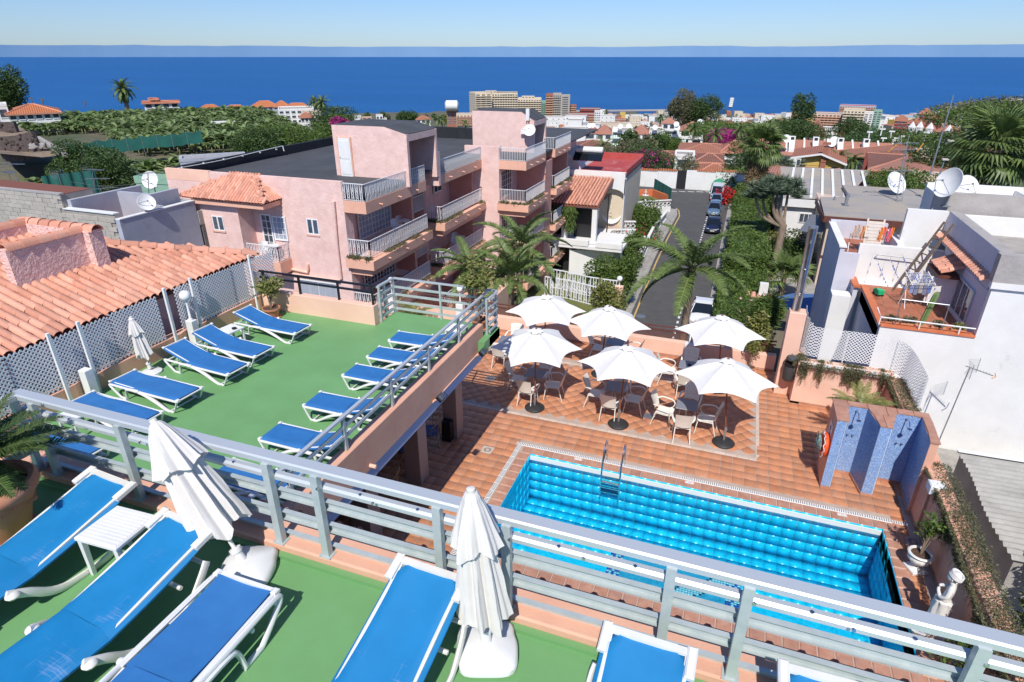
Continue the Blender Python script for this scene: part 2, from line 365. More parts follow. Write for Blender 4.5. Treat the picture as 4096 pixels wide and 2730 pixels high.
def channel(mb,x0,x1,y,z,h=.085,d=.035):
 mb.box(x0,x1,y,y+.006,z-h,z);mb.box(x0,x1,y-d,y,z-.006,z);mb.box(x0,x1,y-d,y,z-h,z-h+.006)
hr=MB();hr.cbox(XL,XR,YR-.115,YR+.0,ZU+.90,ZU+.955,.012);hr.obj('handrail',M['alu'],rail)
hr=MB();hr.cbox(XL,XR,YR-.075,YR-.0,ZU+.725,ZU+.775,.018);hr.obj('upper_rail',M['alu'],rail)
for z in(.62,.39,.17):
 hr=MB();channel(hr,XL,XR,YR-.03,ZU+z);hr.obj('lower_rail',M['alu_dull'],rail)
bl=MB()
for x in(-5.8,-4.5,-3.9,-2.69,-2.2,-1.12,-.6,.46,1.0,1.65,2.3,3.0):
 bl.tube([(x+.0,YR-.14,ZU+.80),(x+.0,YR-.125,ZU+.80)],.012,6)
 bl.tube([(x+.33,YR-.055,ZU+.775),(x+.33,YR-.055,ZU+.782)],.014,6)
bl.obj('bolts',M['chrome'],rail,kind='stuff')
rr=thing('side_railing','silver railing returning at the corner by the potted cycad','railing')
hr=MB();hr.cbox(XL-.0,XL+.11,-1,YR-.12,ZU+.90,ZU+.955,.012);hr.obj('handrail',M['alu'],rr)
for z in(.75,.62,.39,.17):
 hr=MB();hr.box(XL+.04,XL+.07,-1,YR-.12,ZU+z-.08,ZU+z);hr.obj('lower_rail',M['alu_dull'],rr)
cn=thing('red_metal_canopy','red brown ribbed metal canopy sloping below the kerb of the upper terrace over the pool','canopy')
mb=MB();x=-5.05
while x<5.0:
 for a,b,za,zb in((0,.17,0,0),(.17,.19,0,.028),(.19,.225,.028,.028),(.225,.245,.028,0)):
  mb.quad((x+a,3.31,4.95+za),(x+b,3.31,4.95+zb),(x+b,4.02,4.86+zb),(x+a,4.02,4.86+za))
 x+=.245
mb.obj('sheet',M['red_metal'],cn)
mb=MB();mb.box(-5.05,5.0,3.98,4.02,4.74,4.845);mb.obj('gutter_board',M['red_metal'],cn)
sr=MB()
x=-5.0
while x<5:
 for y in(3.45,3.85):sr.box(x+.2,x+.215,y,y+.015,4.96-(y-3.31)*.127,4.99-(y-3.31)*.127)
 x+=.245
sr.obj('screws',M['zinc'],cn,kind='stuff')
def spath(pts,n=5):
 out=[]
 P=[Vector(p)for p in pts]
 for i in range(len(P)-1):
  p0=P[max(i-1,0)];p1=P[i];p2=P[i+1];p3=P[min(i+2,len(P)-1)]
  for k in range(n):
   t=k/n;out.append(.5*((2*p1)+(-p0+p2)*t+(2*p0-5*p1+4*p2-p3)*t*t+(-p0+3*p1-3*p2+p3)*t**3))
 out.append(P[-1]);return out
def make_lounger(name,label,rise,fabric,frame,group,loc,rotz,worn=False,inset=False):
 """head at x=0, foot at x=1.78, width .60"""
 t=thing(name,label,'sun lounger',loc,rotz,group)
 hw=.275 if not inset else.235
 zb=.29
 bl_=.80 if not worn else.88;hd=Vector((.78-bl_*math.cos(rise),0,zb+.02+bl_*math.sin(rise)))
 def seat(u,v):
  x=.775+(1.76-.775)*u;e=abs(2*v-1)
  return(x,(2*v-1)*hw,zb+.012-.02*math.sin(PI*v)*math.sin(PI*min(u+.1,1))-(.045*max(0,e-.86)/.14 if worn else.012*max(0,e-.9)/.1 if inset else.03*max(0,e-.88)/.12))
 s=MB();s.grid(seat,10,10);s.grid(lambda u,v:tuple(Vector(seat(u,v))-Vector((0,0,.012))),4,4);s.obj('seat_sling',M[fabric],t,True)
 def back(u,v):
  p=Vector((.79,0,zb+.014)).lerp(hd,u);e=abs(2*v-1);wv=hw
  if worn and u>.9:wv=hw-.08*(u-.9)/.1
  nrm=Vector((-math.sin(rise),0,-math.cos(rise)))
  dp=.018*math.sin(PI*v)+(.045*max(0,e-.86)/.14 if worn else 0 if inset else.03*max(0,e-.88)/.12)+.016*math.sin(PI*u)
  return(p.x+nrm.x*dp,(2*v-1)*wv,p.z+nrm.z*dp)
 s=MB();s.grid(back,10,10);s.grid(lambda u,v:tuple(Vector(back(u,v))-Vector((0,0,.012))),4,4);s.obj('back_sling',M[fabric],t,True)
 for sd in(-1,1):
  y=sd*.285
  if worn:
   y=sd*.315
   f=MB();f.tube(spath([(.98,sd*.29,zb-.03),(.86,y,zb-.10),(.74,y,.08),(.60,y,.025),(.34,y,.02),(.24,y,.06),(.10,y,.22),(.03,sd*.30,zb)],3),.03,8,sq=(.7,1.25));f.ball((.95,sd*.305,zb-.05),.05,10,6,.6);f.obj('rear_leg',M[frame],t,True)
   f=MB();f.tube(spath([(1.28,sd*.28,zb-.03),(1.36,y,zb-.09),(1.50,y,.04),(1.58,y,.02),(1.75,sd*.30,zb-.03)],3),.03,8,sq=(.7,1.25));f.obj('front_leg',M[frame],t,True)
  else:
   f=MB();pr=[(1.77,y,zb-.02),(1.755,y,zb-.04),(1.63,y,.03),(1.56,y,.018),(1.44,y,.022),(1.2,y,.13),(.98,y,.21),(.76,y,.255),(.5,y,.25),(.42,y,.19),(.385,y,.02)]
   pp=spath(pr,3);f.tube(pp,[.019+.013*math.sin(PI*min(1,max(0,(i_-8)/(len(pp)-9))))for i_ in range(len(pp))],8,sq=(.85,1.25))
   zq=zb if inset else zb-.028;f.tube(spath([(1.77,y,zq),(1.3,y,zq-.005),(.8,y,zq-.01),(.3,y,zq-.01),(.02,y,zq-.012),(-.02,y,zb-.06),(.06,y,.15),(.21,y,.03),(.25,y,.018),(.4,y,.018)],3),.021,8,sq=(1.0,1.15))
   f.ball((.77,sd*.305,zb-.015),.032,10,6);f.obj('side_frame',M[frame],t,True)
  rw_=.262 if inset else.235;f=MB();f.tube([(.80,sd*rw_,zb+(0 if inset else-.025)),(hd.x+.01,sd*rw_,hd.z-(.01 if inset else.03))],.014,6);f.obj('back_rail',M[frame],t,True)
  if worn:
   f=MB();mt=T(hd.x,sd*.262,hd.z)@RY(rise);f.cbox(-.035,.16,-.03,.03,-.03,.016,.012,mt);f.obj('head_cap',M[frame],t)
  else:
   f=MB();mt=T(hd.x,sd*.262,hd.z)@RY(rise);f.cbox(-.02,.035,-.022,.022,-.02,.012,.008,mt);f.obj('head_cap',M[frame],t)
  f=MB();f.cbox(1.735,1.80,sd*.262-.03,sd*.262+.03,zb-.03,zb+.02,.01);f.obj('foot_cap',M[frame],t)
 for x,z in((1.77,zb-.02),(.02,zb-.06),(.26,zb-.07),(1.54,.03)):f=MB();f.tube([(x,-.285,z),(x,.285,z)],.017,6);f.obj('cross_bar',M[frame],t)
 f=MB();f.bar((hd.x,-.26,hd.z-.012),(hd.x,.26,hd.z-.012),.05 if worn else.03,.022);f.obj('head_bar',M[frame],t)
 if rise>.1:
  f=MB();q=Vector((.78,0,zb)).lerp(hd,.55)
  for y in(-.22,.22):f.bar((q.x,y,q.z-.02),(.28,y,zb-.03),.022)
  f.obj('back_prop',M[frame],t)
 return t
GL='blue sun loungers in a row along the lattice fence'
GR='blue sun loungers in a row along the parapet'
ZT=3.3
LLs=[((-10.66,10.44),-.05,.27,'blue lounger with raised back beside the potted schefflera'),((-10.68,9.22),-.07,.27,'blue lounger with raised back in front of the white table with the ashtray'),((-10.62,8.42),-.08,.27,'blue lounger with raised back and a round lamp shadow on it, by the closed umbrella'),((-10.74,7.25),-.05,.0,'flat blue lounger between the closed cream umbrella and the bare white pillar'),((-10.72,6.35),-.06,.0,'flat blue lounger below the bare white pillar of the fence'),((-10.70,5.30),-.07,.0,'flat blue lounger nearest the silver railing in the fence row')]
for i,(p,a,ri,lb)in enumerate(LLs):
 if i in(0,3):proto=make_lounger('sun_lounger',lb,ri,'sling_blue','white_plastic',GL,(*p,ZT),a)
 else:dup(proto,lb,(*p,ZT),a,GL)
RRs=[((-5.33,10.84),PI+.06,'blue lounger with raised headrest farthest along the parapet, beside the white table'),((-5.33,9.95),PI+.04,'second blue lounger of the parapet row, counted from the far corner'),((-5.33,9.05),PI+.02,'third blue lounger of the parapet row, counted from the far corner'),((-5.33,7.84),PI+.02,'fourth blue lounger of the parapet row, beside the upper wall floodlight'),((-5.33,6.68),PI+.0,'fifth blue lounger of the parapet row, just beyond the silver railing'),((-5.33,5.56),PI-.02,'blue lounger seen through the silver railing at the near end of the parapet row')]
for i,(p,a,lb)in enumerate(RRs):
 p=(p[0]-.0,p[1])
 if i==0:pr2=make_lounger('sun_lounger',lb,.22,'sling_blue','white_plastic',GR,(*p,ZT),a);pr2.scale=(.8,.95,1)
 else:dup(pr2,lb,(*p,ZT),a,GR,(.8,.95,1))
GF='blue sun loungers on the upper terrace'
H_=-PI/2
make_lounger('sun_lounger','worn bright blue lounger with cream frame next to the large terracotta pot',.20,'sling_worn','cream_plastic',GF,(-4.77,2.76,ZU),H_-.07,True)
make_lounger('sun_lounger','worn bright blue lounger with raised back under the leaning closed umbrella',.20,'sling_worn','cream_plastic',GF,(-3.71,2.56,ZU),H_-.09,True)
make_lounger('sun_lounger','flat royal blue lounger with glossy white frame below the umbrella base',.0,'sling_blue','white_plastic',GF,(-2.97,2.42,ZU),H_,False,True)
make_lounger('sun_lounger','bright blue lounger with a small hole in its sling, left of the upright umbrella',.28,'sling_worn','cream_plastic',GF,(-1.63,2.74,ZU),H_-.04,True)
make_lounger('sun_lounger','blue lounger cut by the bottom of the picture, only its head end in view',.25,'sling_worn','white_plastic',GF,(-.11,2.70,ZU),H_-.02,True)
make_lounger('sun_lounger','blue lounger showing only one white corner at the bottom of the picture',.25,'sling_worn','white_plastic',GF,(.93,2.80,ZU),H_+.03,True)
def side_table(label,loc,rotz=0):
 t=thing('side_table',label,'table',loc,rotz,'low white plastic side tables')
 s=MB();s.cbox(-.21,.21,-.20,.20,.37,.405,.012)
 s.obj('table_top',M['white_plastic'],t)
 g=MB()
 for i in range(11):g.box(-.19,.19,-.18+i*.033,-.168+i*.033,.4052,.4085)
 g.obj('grooves',M['white_plastic'],t,kind='stuff')
 for x in(-.18,.18):
  for y in(-.17,.17):
   s=MB();s.tube([(x*1.02,y*1.02,0),(x,y,.37)],[.022,.03],4);s.obj('leg',M['white_plastic'],t)
 return t
st=side_table('low white plastic table between two worn blue loungers on the upper terrace',(-4.27,2.47,ZU),.05)
for lb,p,a in(('low white table with a black ashtray between the two farthest fence loungers',(-10.28,9.62,ZT),-.15),('low white table between the last two fence loungers, behind the silver railing',(-10.15,5.85,ZT),0),('low white table with a black ashtray in the far corner of the green terrace',(-5.52,11.42,ZT),0)):
 dup(st,lb,p,a)
for lb,p in(('black ashtray on the white table by the lattice fence',(-10.15,9.60,ZT+.41)),('black ashtray on the white table in the far terrace corner',(-5.5,11.38,ZT+.41))):
 s=MB();s.lathe([(.045,0),(.055,.03),(.045,.03),(.035,.008)],14);tag(s.obj('ashtray',M['black_paint'],None,True,loc=p),lb,'ashtray','ashtrays')
def closed_umbrella(label,loc,h,tilt=(0,0),r=.2,base='square',seed=1,drop=.95,scale=1):
 t=thing('closed_umbrella',label,'umbrella',loc,0,None)
 mt=RX(tilt[0])@RY(tilt[1])
 s=MB()
 if base=='square':
  n=40
  def sh(rr,a,z):
   q=(abs(math.cos(a))**4.5+abs(math.sin(a))**4.5)**(-1/4.5);dent=1-.10*math.exp(-((math.sin(a-.5))**2)*14)*(rr>.1)
   return rr*q*dent
  s.lathe([(.0,.0),(.19,0),(.215,.025),(.215,.065),(.19,.095),(.08,.115),(.05,.12),(.045,.12)],n,fn=sh)
  s.xf(RZ(.35))
 else:s.lathe([(0,0),(.2,0),(.2,.04),(.05,.07)],20)
 s.obj('base',M['white_plastic'],t,True)
 s=MB();s.lathe([(.042,.11),(.036,.2),(.048,.2),(.048,.235),(.03,.24)],14);s.xf(mt);s.obj('collar',M['white_plastic'],t,True)
 s=MB();s.tube([(0,0,.15),(0,0,h-.02)],.0165,10);s.xf(mt);s.obj('pole',M['cream_plastic'],t,True)
 s=MB();s.lathe([(.024,.36),(.024,.42)],10);s.bar((0,.02,.385),(0,.055,.385),.03,.02);s.xf(mt);s.obj('clamp_knob',M['cream_plastic'],t,True)
 rs=random.Random(seed);ph=[rs.uniform(0,6.28)for _ in range(8)];zb=h-drop
 def fold(rr,a,z):
  k=(h-z)/drop;k=max(0,min(1,k))
  q_=9*a+ph[0]+1.1*math.sin(a+ph[1])+1.2*z;rip=.20*(1-2*abs(math.sin(q_/2))**.7)+.12*math.sin(4*a+ph[2]+z*2)+.05*math.sin(19*a+ph[3]+5*z)
  return rr*(1+rip*min(1,k*1.6+.15))
 N=144
 s=MB()
 prof=[(.035,h-.005),(.05,h-.03)]+[(r*(.28+.72*(i/14)**.75),h-.05-(drop-.05)*i/14)for i in range(15)]
 s.lathe(prof,N,fn=fold)
 o=len(s.v)-N
 for j in range(N):x,y,z=s.v[o+j];s.v[o+j]=(x,y,z+.05*math.sin(3*2*PI*j/N+ph[4])+.03*math.sin(8*2*PI*j/N+ph[5]))
 s.f.pop();s.m.pop();s.xf(mt);s.obj('canopy',M['canvas_cream' if base=='square' else 'canvas_cream'],t,True)
 s=MB()
 prof=[(.037,h+.002),(.055,h-.02)]+[(r*(.33+.62*(i/8)**.8),h-.04-drop*.36*i/8)for i in range(9)]
 s.lathe(prof,N,fn=fold)
 o=len(s.v)-N
 for j in range(N):x,y,z=s.v[o+j];s.v[o+j]=(x,y,z+.03*math.sin(4*2*PI*j/N+ph[6]))
 s.f.pop();s.m.pop();s.xf(mt);s.obj('vent_cape',M['canvas_cream'],t,True)
 s=MB();s.lathe([(.028,h-.01),(.028,h+.03),(.02,h+.034)],14);s.xf(mt);s.obj('finial',M['cream_plastic'],t,True)
 return t
u1=closed_umbrella('closed cream umbrella leaning over the worn blue lounger, on a white base',(-3.28,2.74,ZU),1.42,(-.02,-.46),.19,seed=4,drop=.98)
u2=closed_umbrella('upright closed cream umbrella on a white base in front of the railing',(-1.18,2.72,ZU),1.36,(-.02,-.07),.17,seed=9,drop=1.0)
u3=closed_umbrella('small closed cream umbrella by the lattice fence on the green terrace',(-10.86,7.93,ZT),1.22,(-.0,-.13),.15,'round',seed=12,drop=.82)
# middle (lower) terrace
mb=MB();mb.box(-11.2,-5.3,3.31,11.66,ZT-.25,ZT);mb.box(-7.8,-4.94,11.66,12.62,ZT-.25,ZT-.0);mb.box(-5.3,-4.94,11.97,12.62,ZT-.25,ZT-.004)
struct('green_terrace',mb,M['green'])
mb=MB();mb.cbox(-5.30,-5.10,3.31,11.97,2.98,3.625,.01);struct('parapet',mb,M['pink'])
mb=MB();mb.box(-5.28,-5.13,3.31,12.0,2.72,2.975);struct('beam',mb,M['lilac'])
mb=MB();mb.box(-11.2,-5.29,3.31,12.3,2.75,3.04);struct('soffit',mb,M['lilac'])
mb=MB();mb.cbox(-11.42,-11.2,3.31,11.8,2.9,3.65,.01);struct('fence_wall',mb,M['pink'])
mb=MB();mb.cbox(-11.2,-7.82,11.66,11.86,2.6,3.8,.01);struct('front_parapet',mb,M['peach'])
mb=MB();mb.box(-11.2,-5.31,3.32,3.36,0,2.74);mb.box(-11.42,-11.2,3.31,12.0,0,2.89);struct('lower_wall',mb,M['pink'])
t=thing('black_railing','black metal railing on the pink front parapet of the green terrace','railing')
for z in(4.28,4.12):
 s=MB();s.bar((-11.2,11.76,z),(-7.86,11.76,z),.05,.045);s.obj('rail',M['black_paint'],t)
for x in(-11.1,-10.0,-8.85,-7.88):
 s=MB();s.box(x-.022,x+.022,11.735,11.785,3.8,4.3);s.obj('post',M['black_paint'],t)
def low_rail(label,name,P_,closed=False,ztop=4.23,zbase=3.3,posts=None,lows=(.70,.50,.30,.12)):
 t=thing(name,label,'railing')
 for i in range(len(P_)-1):
  a=Vector((*P_[i],0));b=Vector((*P_[i+1],0))
  s=MB();s.bar(a+Vector((0,0,ztop)),b+Vector((0,0,ztop)),.06,.035);s.obj('handrail',M['alu'],t)
  for z in lows:
   s=MB();s.bar(a+Vector((0,0,zbase+z)),b+Vector((0,0,zbase+z)),.03,.055);s.obj('lower_rail',M['alu_dull'],t)
 for x,y in posts:
  s=MB();s.box(x-.022,x+.022,y-.03,y+.03,zbase,ztop-.018);s.obj('post',M['alu_dull'],t)
 return t
low_rail('silver railing round the far corner of the green terrace','corner_railing',[(-7.80,11.9),(-7.78,12.58),(-4.98,12.6)],posts=[(-7.78,12.56),(-6.48,12.58),(-5.02,12.58),(-7.79,11.92)])
t=low_rail('silver railing standing on the long pink parapet above the pool deck','parapet_railing',[(-5.19,3.34),(-5.19,12.56)],ztop=4.23,zbase=3.63,lows=(.42,.25),posts=[(-5.19,y)for y in(4.2,5.3,6.6,8.02,9.43,10.84)])
t=low_rail('silver railing closing the small gap at the end of the parapet','end_railing',[(-4.97,12.03),(-4.97,12.56)],posts=[(-5.05,12.1)])
t=low_rail('silver railing seen low behind the notch beside the black railing','notch_railing',[(-7.83,10.9+1.0),(-7.81,12.5)],ztop=4.2,posts=[(-7.82,12.2)])
def lattice(mb,p0,p1,h,pitch=.062,wd=.024,th=.006):
 """two layers of diagonal laths clipped to the panel p0-p1, height h"""
 a=Vector(p0);d=Vector(p1)-a;Lh=Vector((d.x,d.y,0)).length;ex=Vector((d.x,d.y,0))/Lh;sl_=d.z/Lh;n=Vector((ex.y,-ex.x,0))
 for layer,sg in((0,1),(1,-1)):
  c=-h-pitch
  while c<Lh+h:
   t0,t1=0,h
   if sg==1:t0=max(0,-c);t1=min(h,Lh-c);f=lambda t:c+t
   else:t0=max(0,c+h-Lh);t1=min(h,c+h);f=lambda t:c+h-t
   if t1>t0+.01:
    q0=a+ex*f(t0)+Vector((0,0,t0+sl_*f(t0)))+n*(th*layer);q1=a+ex*f(t1)+Vector((0,0,t1+sl_*f(t1)))+n*(th*layer)
    mb.bar(q0,q1,th,wd,up=n.cross((q1-q0).normalized()))
   c+=pitch*1.41
 return mb
fe=thing('lattice_fence','white plastic lattice fence on white posts between the green terrace and the tiled roof','fence')
ys=[3.4,4.6,5.7,6.5,7.65,8.75,9.22,9.85,10.9,11.55,12.35]
for i in range(len(ys)-1):
 if i==5:continue
 y0,y1=ys[i],ys[i+1]
 s=MB();dx=rnd(-.02,.02);lattice(s,(-11.24+dx,y0,3.66+rnd(-.02,.02)),(-11.24-dx,y1-.015,3.66+rnd(-.02,.02)),.99)
 s.obj('lattice_panel',M['lattice_white'],fe,kind='stuff')
for y in(6.42,6.98,8.9,9.60,11.43):
 s=MB();s.cbox(-11.16,-11.11,y-.028,y+.028,ZT,4.80,.005);s.obj('post',M['white_paint'],fe)
def globe_lamp(name,label,x,y,z0,zp,zg,r=.105,hw=.13,pillar=True,group='round white globe lamps'):
 t=thing(name,label,'lamp' if zg else 'pillar',(x,y,z0),0,group if zg else None)
 if pillar:
  s=MB();s.cbox(-hw,hw,-hw*.8,hw*.8,0,zp,.008);s.obj('pillar',M['white_paint'],t)
 if zg:
  s=MB();s.lathe([(.06,zp),(.055,zp+.03),(.028,zp+.06),(.022,zg-r),(.04,zg-r*.92)],12);s.obj('stem',M['white_plastic'],t,True)
  s=MB();s.ball((0,0,zg),r,20,12);s.obj('globe',M['globe'],t,True)
 return t
globe_lamp('globe_lamp','white globe lamp on a square white pillar in the gap of the lattice fence',-11.08,9.33,ZT,.60,1.18,.12,.10)
globe_lamp('white_pillar','bare white pillar standing against the lattice fence',-11.08,6.80,ZT,.60,None,.1,.10)
def pot(t,r=.2,h=.26,m='terracotta',rim=.03,saucer=True):
 s=MB();s.lathe([(0,.01),(r*.68,.01),(r*.9,h*.8),(r*.92,h*.82),(r*1.04,h*.83),(r*1.06,h),(r*.94,h),(r*.9,h*.88),(0,h*.88)],24);s.obj('pot',M[m],t,True)
 s=MB();s.lathe([(0,h*.895),(r*.9,h*.895)],16);s.f.pop();s.m.pop();s.add([(r*.9*math.cos(2*PI*j/16),r*.9*math.sin(2*PI*j/16),h*.9)for j in range(16)],[tuple(range(16))]);s.obj('soil',M['soil'],t)
 if saucer:
  s=MB();s.lathe([(0,0),(r*.95,0),(r*1.05,.025),(r*.98,.02)],20);s.obj('saucer',M[m],t,True)
def bush_in_pot(name,label,loc,r,h,ph,spread,leaf='leaf_yellow',n=700,seed=3,size=.11,sw=1):
 t=thing(name,label,'potted plant',loc,0)
 pot(t,r,h)
 rs=random.Random(seed);s=MB();pts=[]
 for i in range(9):
  a=rs.uniform(0,6.28);d=rs.uniform(.1,1)*spread;q=[(0,0,h*.85),(d*.3*math.cos(a),d*.3*math.sin(a),h+(ph-h)*.5),(d*math.cos(a),d*math.sin(a),h+(ph-h)*rs.uniform(.5,1))]
  s.tube(q,[.014,.01,.006],5)
  for k in range(n//9):
   u=rs.uniform(.2,1.05);b=Vector(q[1]).lerp(Vector(q[2]),u);pts.append(tuple(b+Vector((rs.gauss(0,.07),rs.gauss(0,.07),rs.gauss(0,.07)))*sw))
 s.obj('stem',M['bark'],t)
 leaves('foliage',pts,size,M[leaf],t,.42,.45)
 return t
bush_in_pot('potted_schefflera','variegated yellow green schefflera in a terracotta pot in the corner by the front parapet',(-10.52,11.22,ZT),.21,.27,1.05,.34)
t=thing('potted_cycad','spiky dark green cycad in a large terracotta pot with a garland relief','potted plant',(-5.62,2.36,ZU),0)
s=MB();s.lathe([(0,.01),(.20,.01),(.21,.03),(.26,.22),(.31,.34),(.335,.40),(.36,.42),(.375,.45),(.375,.50),(.35,.53),(.31,.52),(.30,.44),(0,.44)],40);s.obj('pot',M['terracotta'],t,True)
s=MB();s.lathe([(.0,.0),(.24,.0),(.25,.02),(.2,.022)],24);s.obj('saucer',M['terracotta'],t,True)
s=MB()
for i in range(72):
 a=i*2*PI/72;zz=.33+.045*math.cos(4*a);rr=.293+(.33-zz)*-.28+.012
 s.ball((rr*math.cos(a),rr*math.sin(a),zz),.013 if i%9 else.026,6,4)
 if i%3==0:
  b=Vector((rr*math.cos(a),rr*math.sin(a),zz));s.bar(b,b+Vector((-math.sin(a)*.035,math.cos(a)*.035,.03)),.012,.008)
s.obj('garland_relief',M['terracotta'],t,True)
s=MB();s.add([(.30*math.cos(2*PI*j/20),.30*math.sin(2*PI*j/20),.45)for j in range(20)],[tuple(range(20))]);s.obj('soil',M['soil'],t)
s=MB();s.lathe([(.12,.44),(.14,.52),(.12,.62),(.07,.70),(.02,.72)],14)
for i in range(260):
 a=rnd(0,2*PI);z=rnd(.47,.71);q=.135*(1-max(0,z-.55)*3);b=Vector((q*math.cos(a),q*math.sin(a),z));s.tube([b,b+Vector((math.cos(a)*.05,math.sin(a)*.05,.035))],[.014,.003],4)
s.obj('trunk',M['bark'],t)
fm=frond_mesh(.72,60,.011,.16,.75,.35).mesh('frond',[M['leaf_dark'],M['palm_stem']])
for i in range(34):
 el=rnd(.15,1.25);link('frond',fm,t,mtx=T(0,0,.70)@RZ(i*2.399)@RY(-el)@S(1,1,1)@S(rnd(.8,1.1),1,1))
def barrel(r=.085,L=.42,n=6,r2=None,th=.012):
 s=MB();r2=r2 or r*.82;vs=[]
 for rr,x,ofs in((r,0,0),(r2,-L,0),(r-th,0,0),(r2-th,-L,0)):
  for j in range(n+1):a=PI*j/n;vs.append((x,rr*math.cos(a),rr*math.sin(a)))
 k=n+1;fs=[(j,j+1,k+j+1,k+j)for j in range(n)]+[(2*k+j+1,2*k+j,j,j+1)for j in range(n)]
 return s.add(vs,fs).mesh('roof_tile',[M['roof_tile']],True)
BT=barrel(.088,.40,5)
def tile_roof(parent,P0,ex,dn,nw,nl,pitch=.18,course=.33,mesh=None,inside=None,nmax=300,under=True):
 """P0: eave corner; ex: unit vector along the eave; dn: unit vector down the slope; tiles nw wide, nl courses up"""
 P0=Vector(P0);ex=Vector(ex).normalized();dn=Vector(dn).normalized();up=ex.cross(dn);
 if up.z<0:up=-up
 rot=Matrix((dn,up.cross(dn),up)).transposed().to_4x4();ms=[]
 for i in range(nw):
  for j in range(nl):
   u=(i+.5)*pitch;q=j*course
   if inside and not inside(u,q):continue
   ms.append(T(*(P0+ex*(u+rnd(-.006,.006))-dn*(q+rnd(-.012,.012))+up*(.012+.0)))@rot@RY(.045+rnd(-.01,.01))@RZ(rnd(-.02,.02)))
 pieces(parent,'roof_tile',mesh or BT,ms,nmax)
lh=thing('tiled_roof_house','house with terracotta barrel tile roof and pink stucco roof well beside the lattice fence','house')
sa=math.atan(.30);dn=(math.cos(sa),0,-math.sin(sa));up_=Vector((math.sin(sa),0,math.cos(sa)))
y_e=12.3
hip=lambda u,q:(3.6+u)<y_e-q*math.cos(sa)*1.0+.1 and not(2.02<q<30 and False)
tile_roof(lh,(-11.72,3.6,4.44),(0,1,0),dn,49,17,inside=hip)
s=MB();P0=Vector((-11.78,3.2,4.42));n_=6.0
s.slab([P0,P0+Vector((0,9.1,0)),P0+Vector((-n_*math.cos(sa),9.1-n_*.95,n_*math.sin(sa))),P0+Vector((-n_*math.cos(sa),0,n_*math.sin(sa)))],.06);s.obj('roof_deck',M['roof_under'],lh)
s=MB();s.box(-17.5,-12.0,3.2,12.1,-2,4.25);s.obj('wall',M['stucco_pink'],lh)
RT=barrel(.12,.45,6)
hd_=Vector((-math.cos(sa),-math.cos(sa),math.sin(sa)));hd_.normalize();rx=Matrix((-hd_,Vector((0,0,1)).cross(-hd_).normalized(),(-hd_).cross(Vector((0,0,1)).cross(-hd_).normalized()))).transposed().to_4x4()
for i in range(10):link('ridge_tile',RT,lh,mtx=T(*(Vector((-11.72,12.32,4.50))+hd_*(i*.38)))@rx)
s=MB();s.add([(-11.72,12.3,4.43),(-17,12.3,4.43),(-17,7.0,5.95),(-17.0,7.02,5.95)],[(0,1,2)]);s.obj('roof_slope',M['roof_tile'],lh)
wl=MB();ZW=5.78
wl.box(-13.62,-13.40,7.5,9.1,4.6,ZW);wl.box(-15.45,-13.2,9.1,9.42,4.6,ZW);wl.box(-15.45,-15.2,6.0,9.1,4.6,ZW)
wl.obj('stucco_well_wall',M['rough_pink'],lh)
RW=barrel(.15,.40,6)
for i in range(5):link('ridge_tile',RW,lh,mtx=T(-13.51,7.52+i*.33,ZW-.03)@RZ(PI/2+PI))
for i in range(7):link('ridge_tile',RW,lh,mtx=T(-13.12-i*.34,9.26,ZW-.02)@RZ(0))
for i in range(9):link('ridge_tile',RW,lh,mtx=T(-15.32,6.1+i*.35,ZW-.02)@RZ(-PI/2))
def text_mesh(cu):
 o=bpy.data.objects.new('tmp',cu);COL.objects.link(o);bpy.context.view_layer.update();me=bpy.data.meshes.new_from_object(o.evaluated_get(bpy.context.evaluated_depsgraph_get()));bpy.data.objects.remove(o);return me
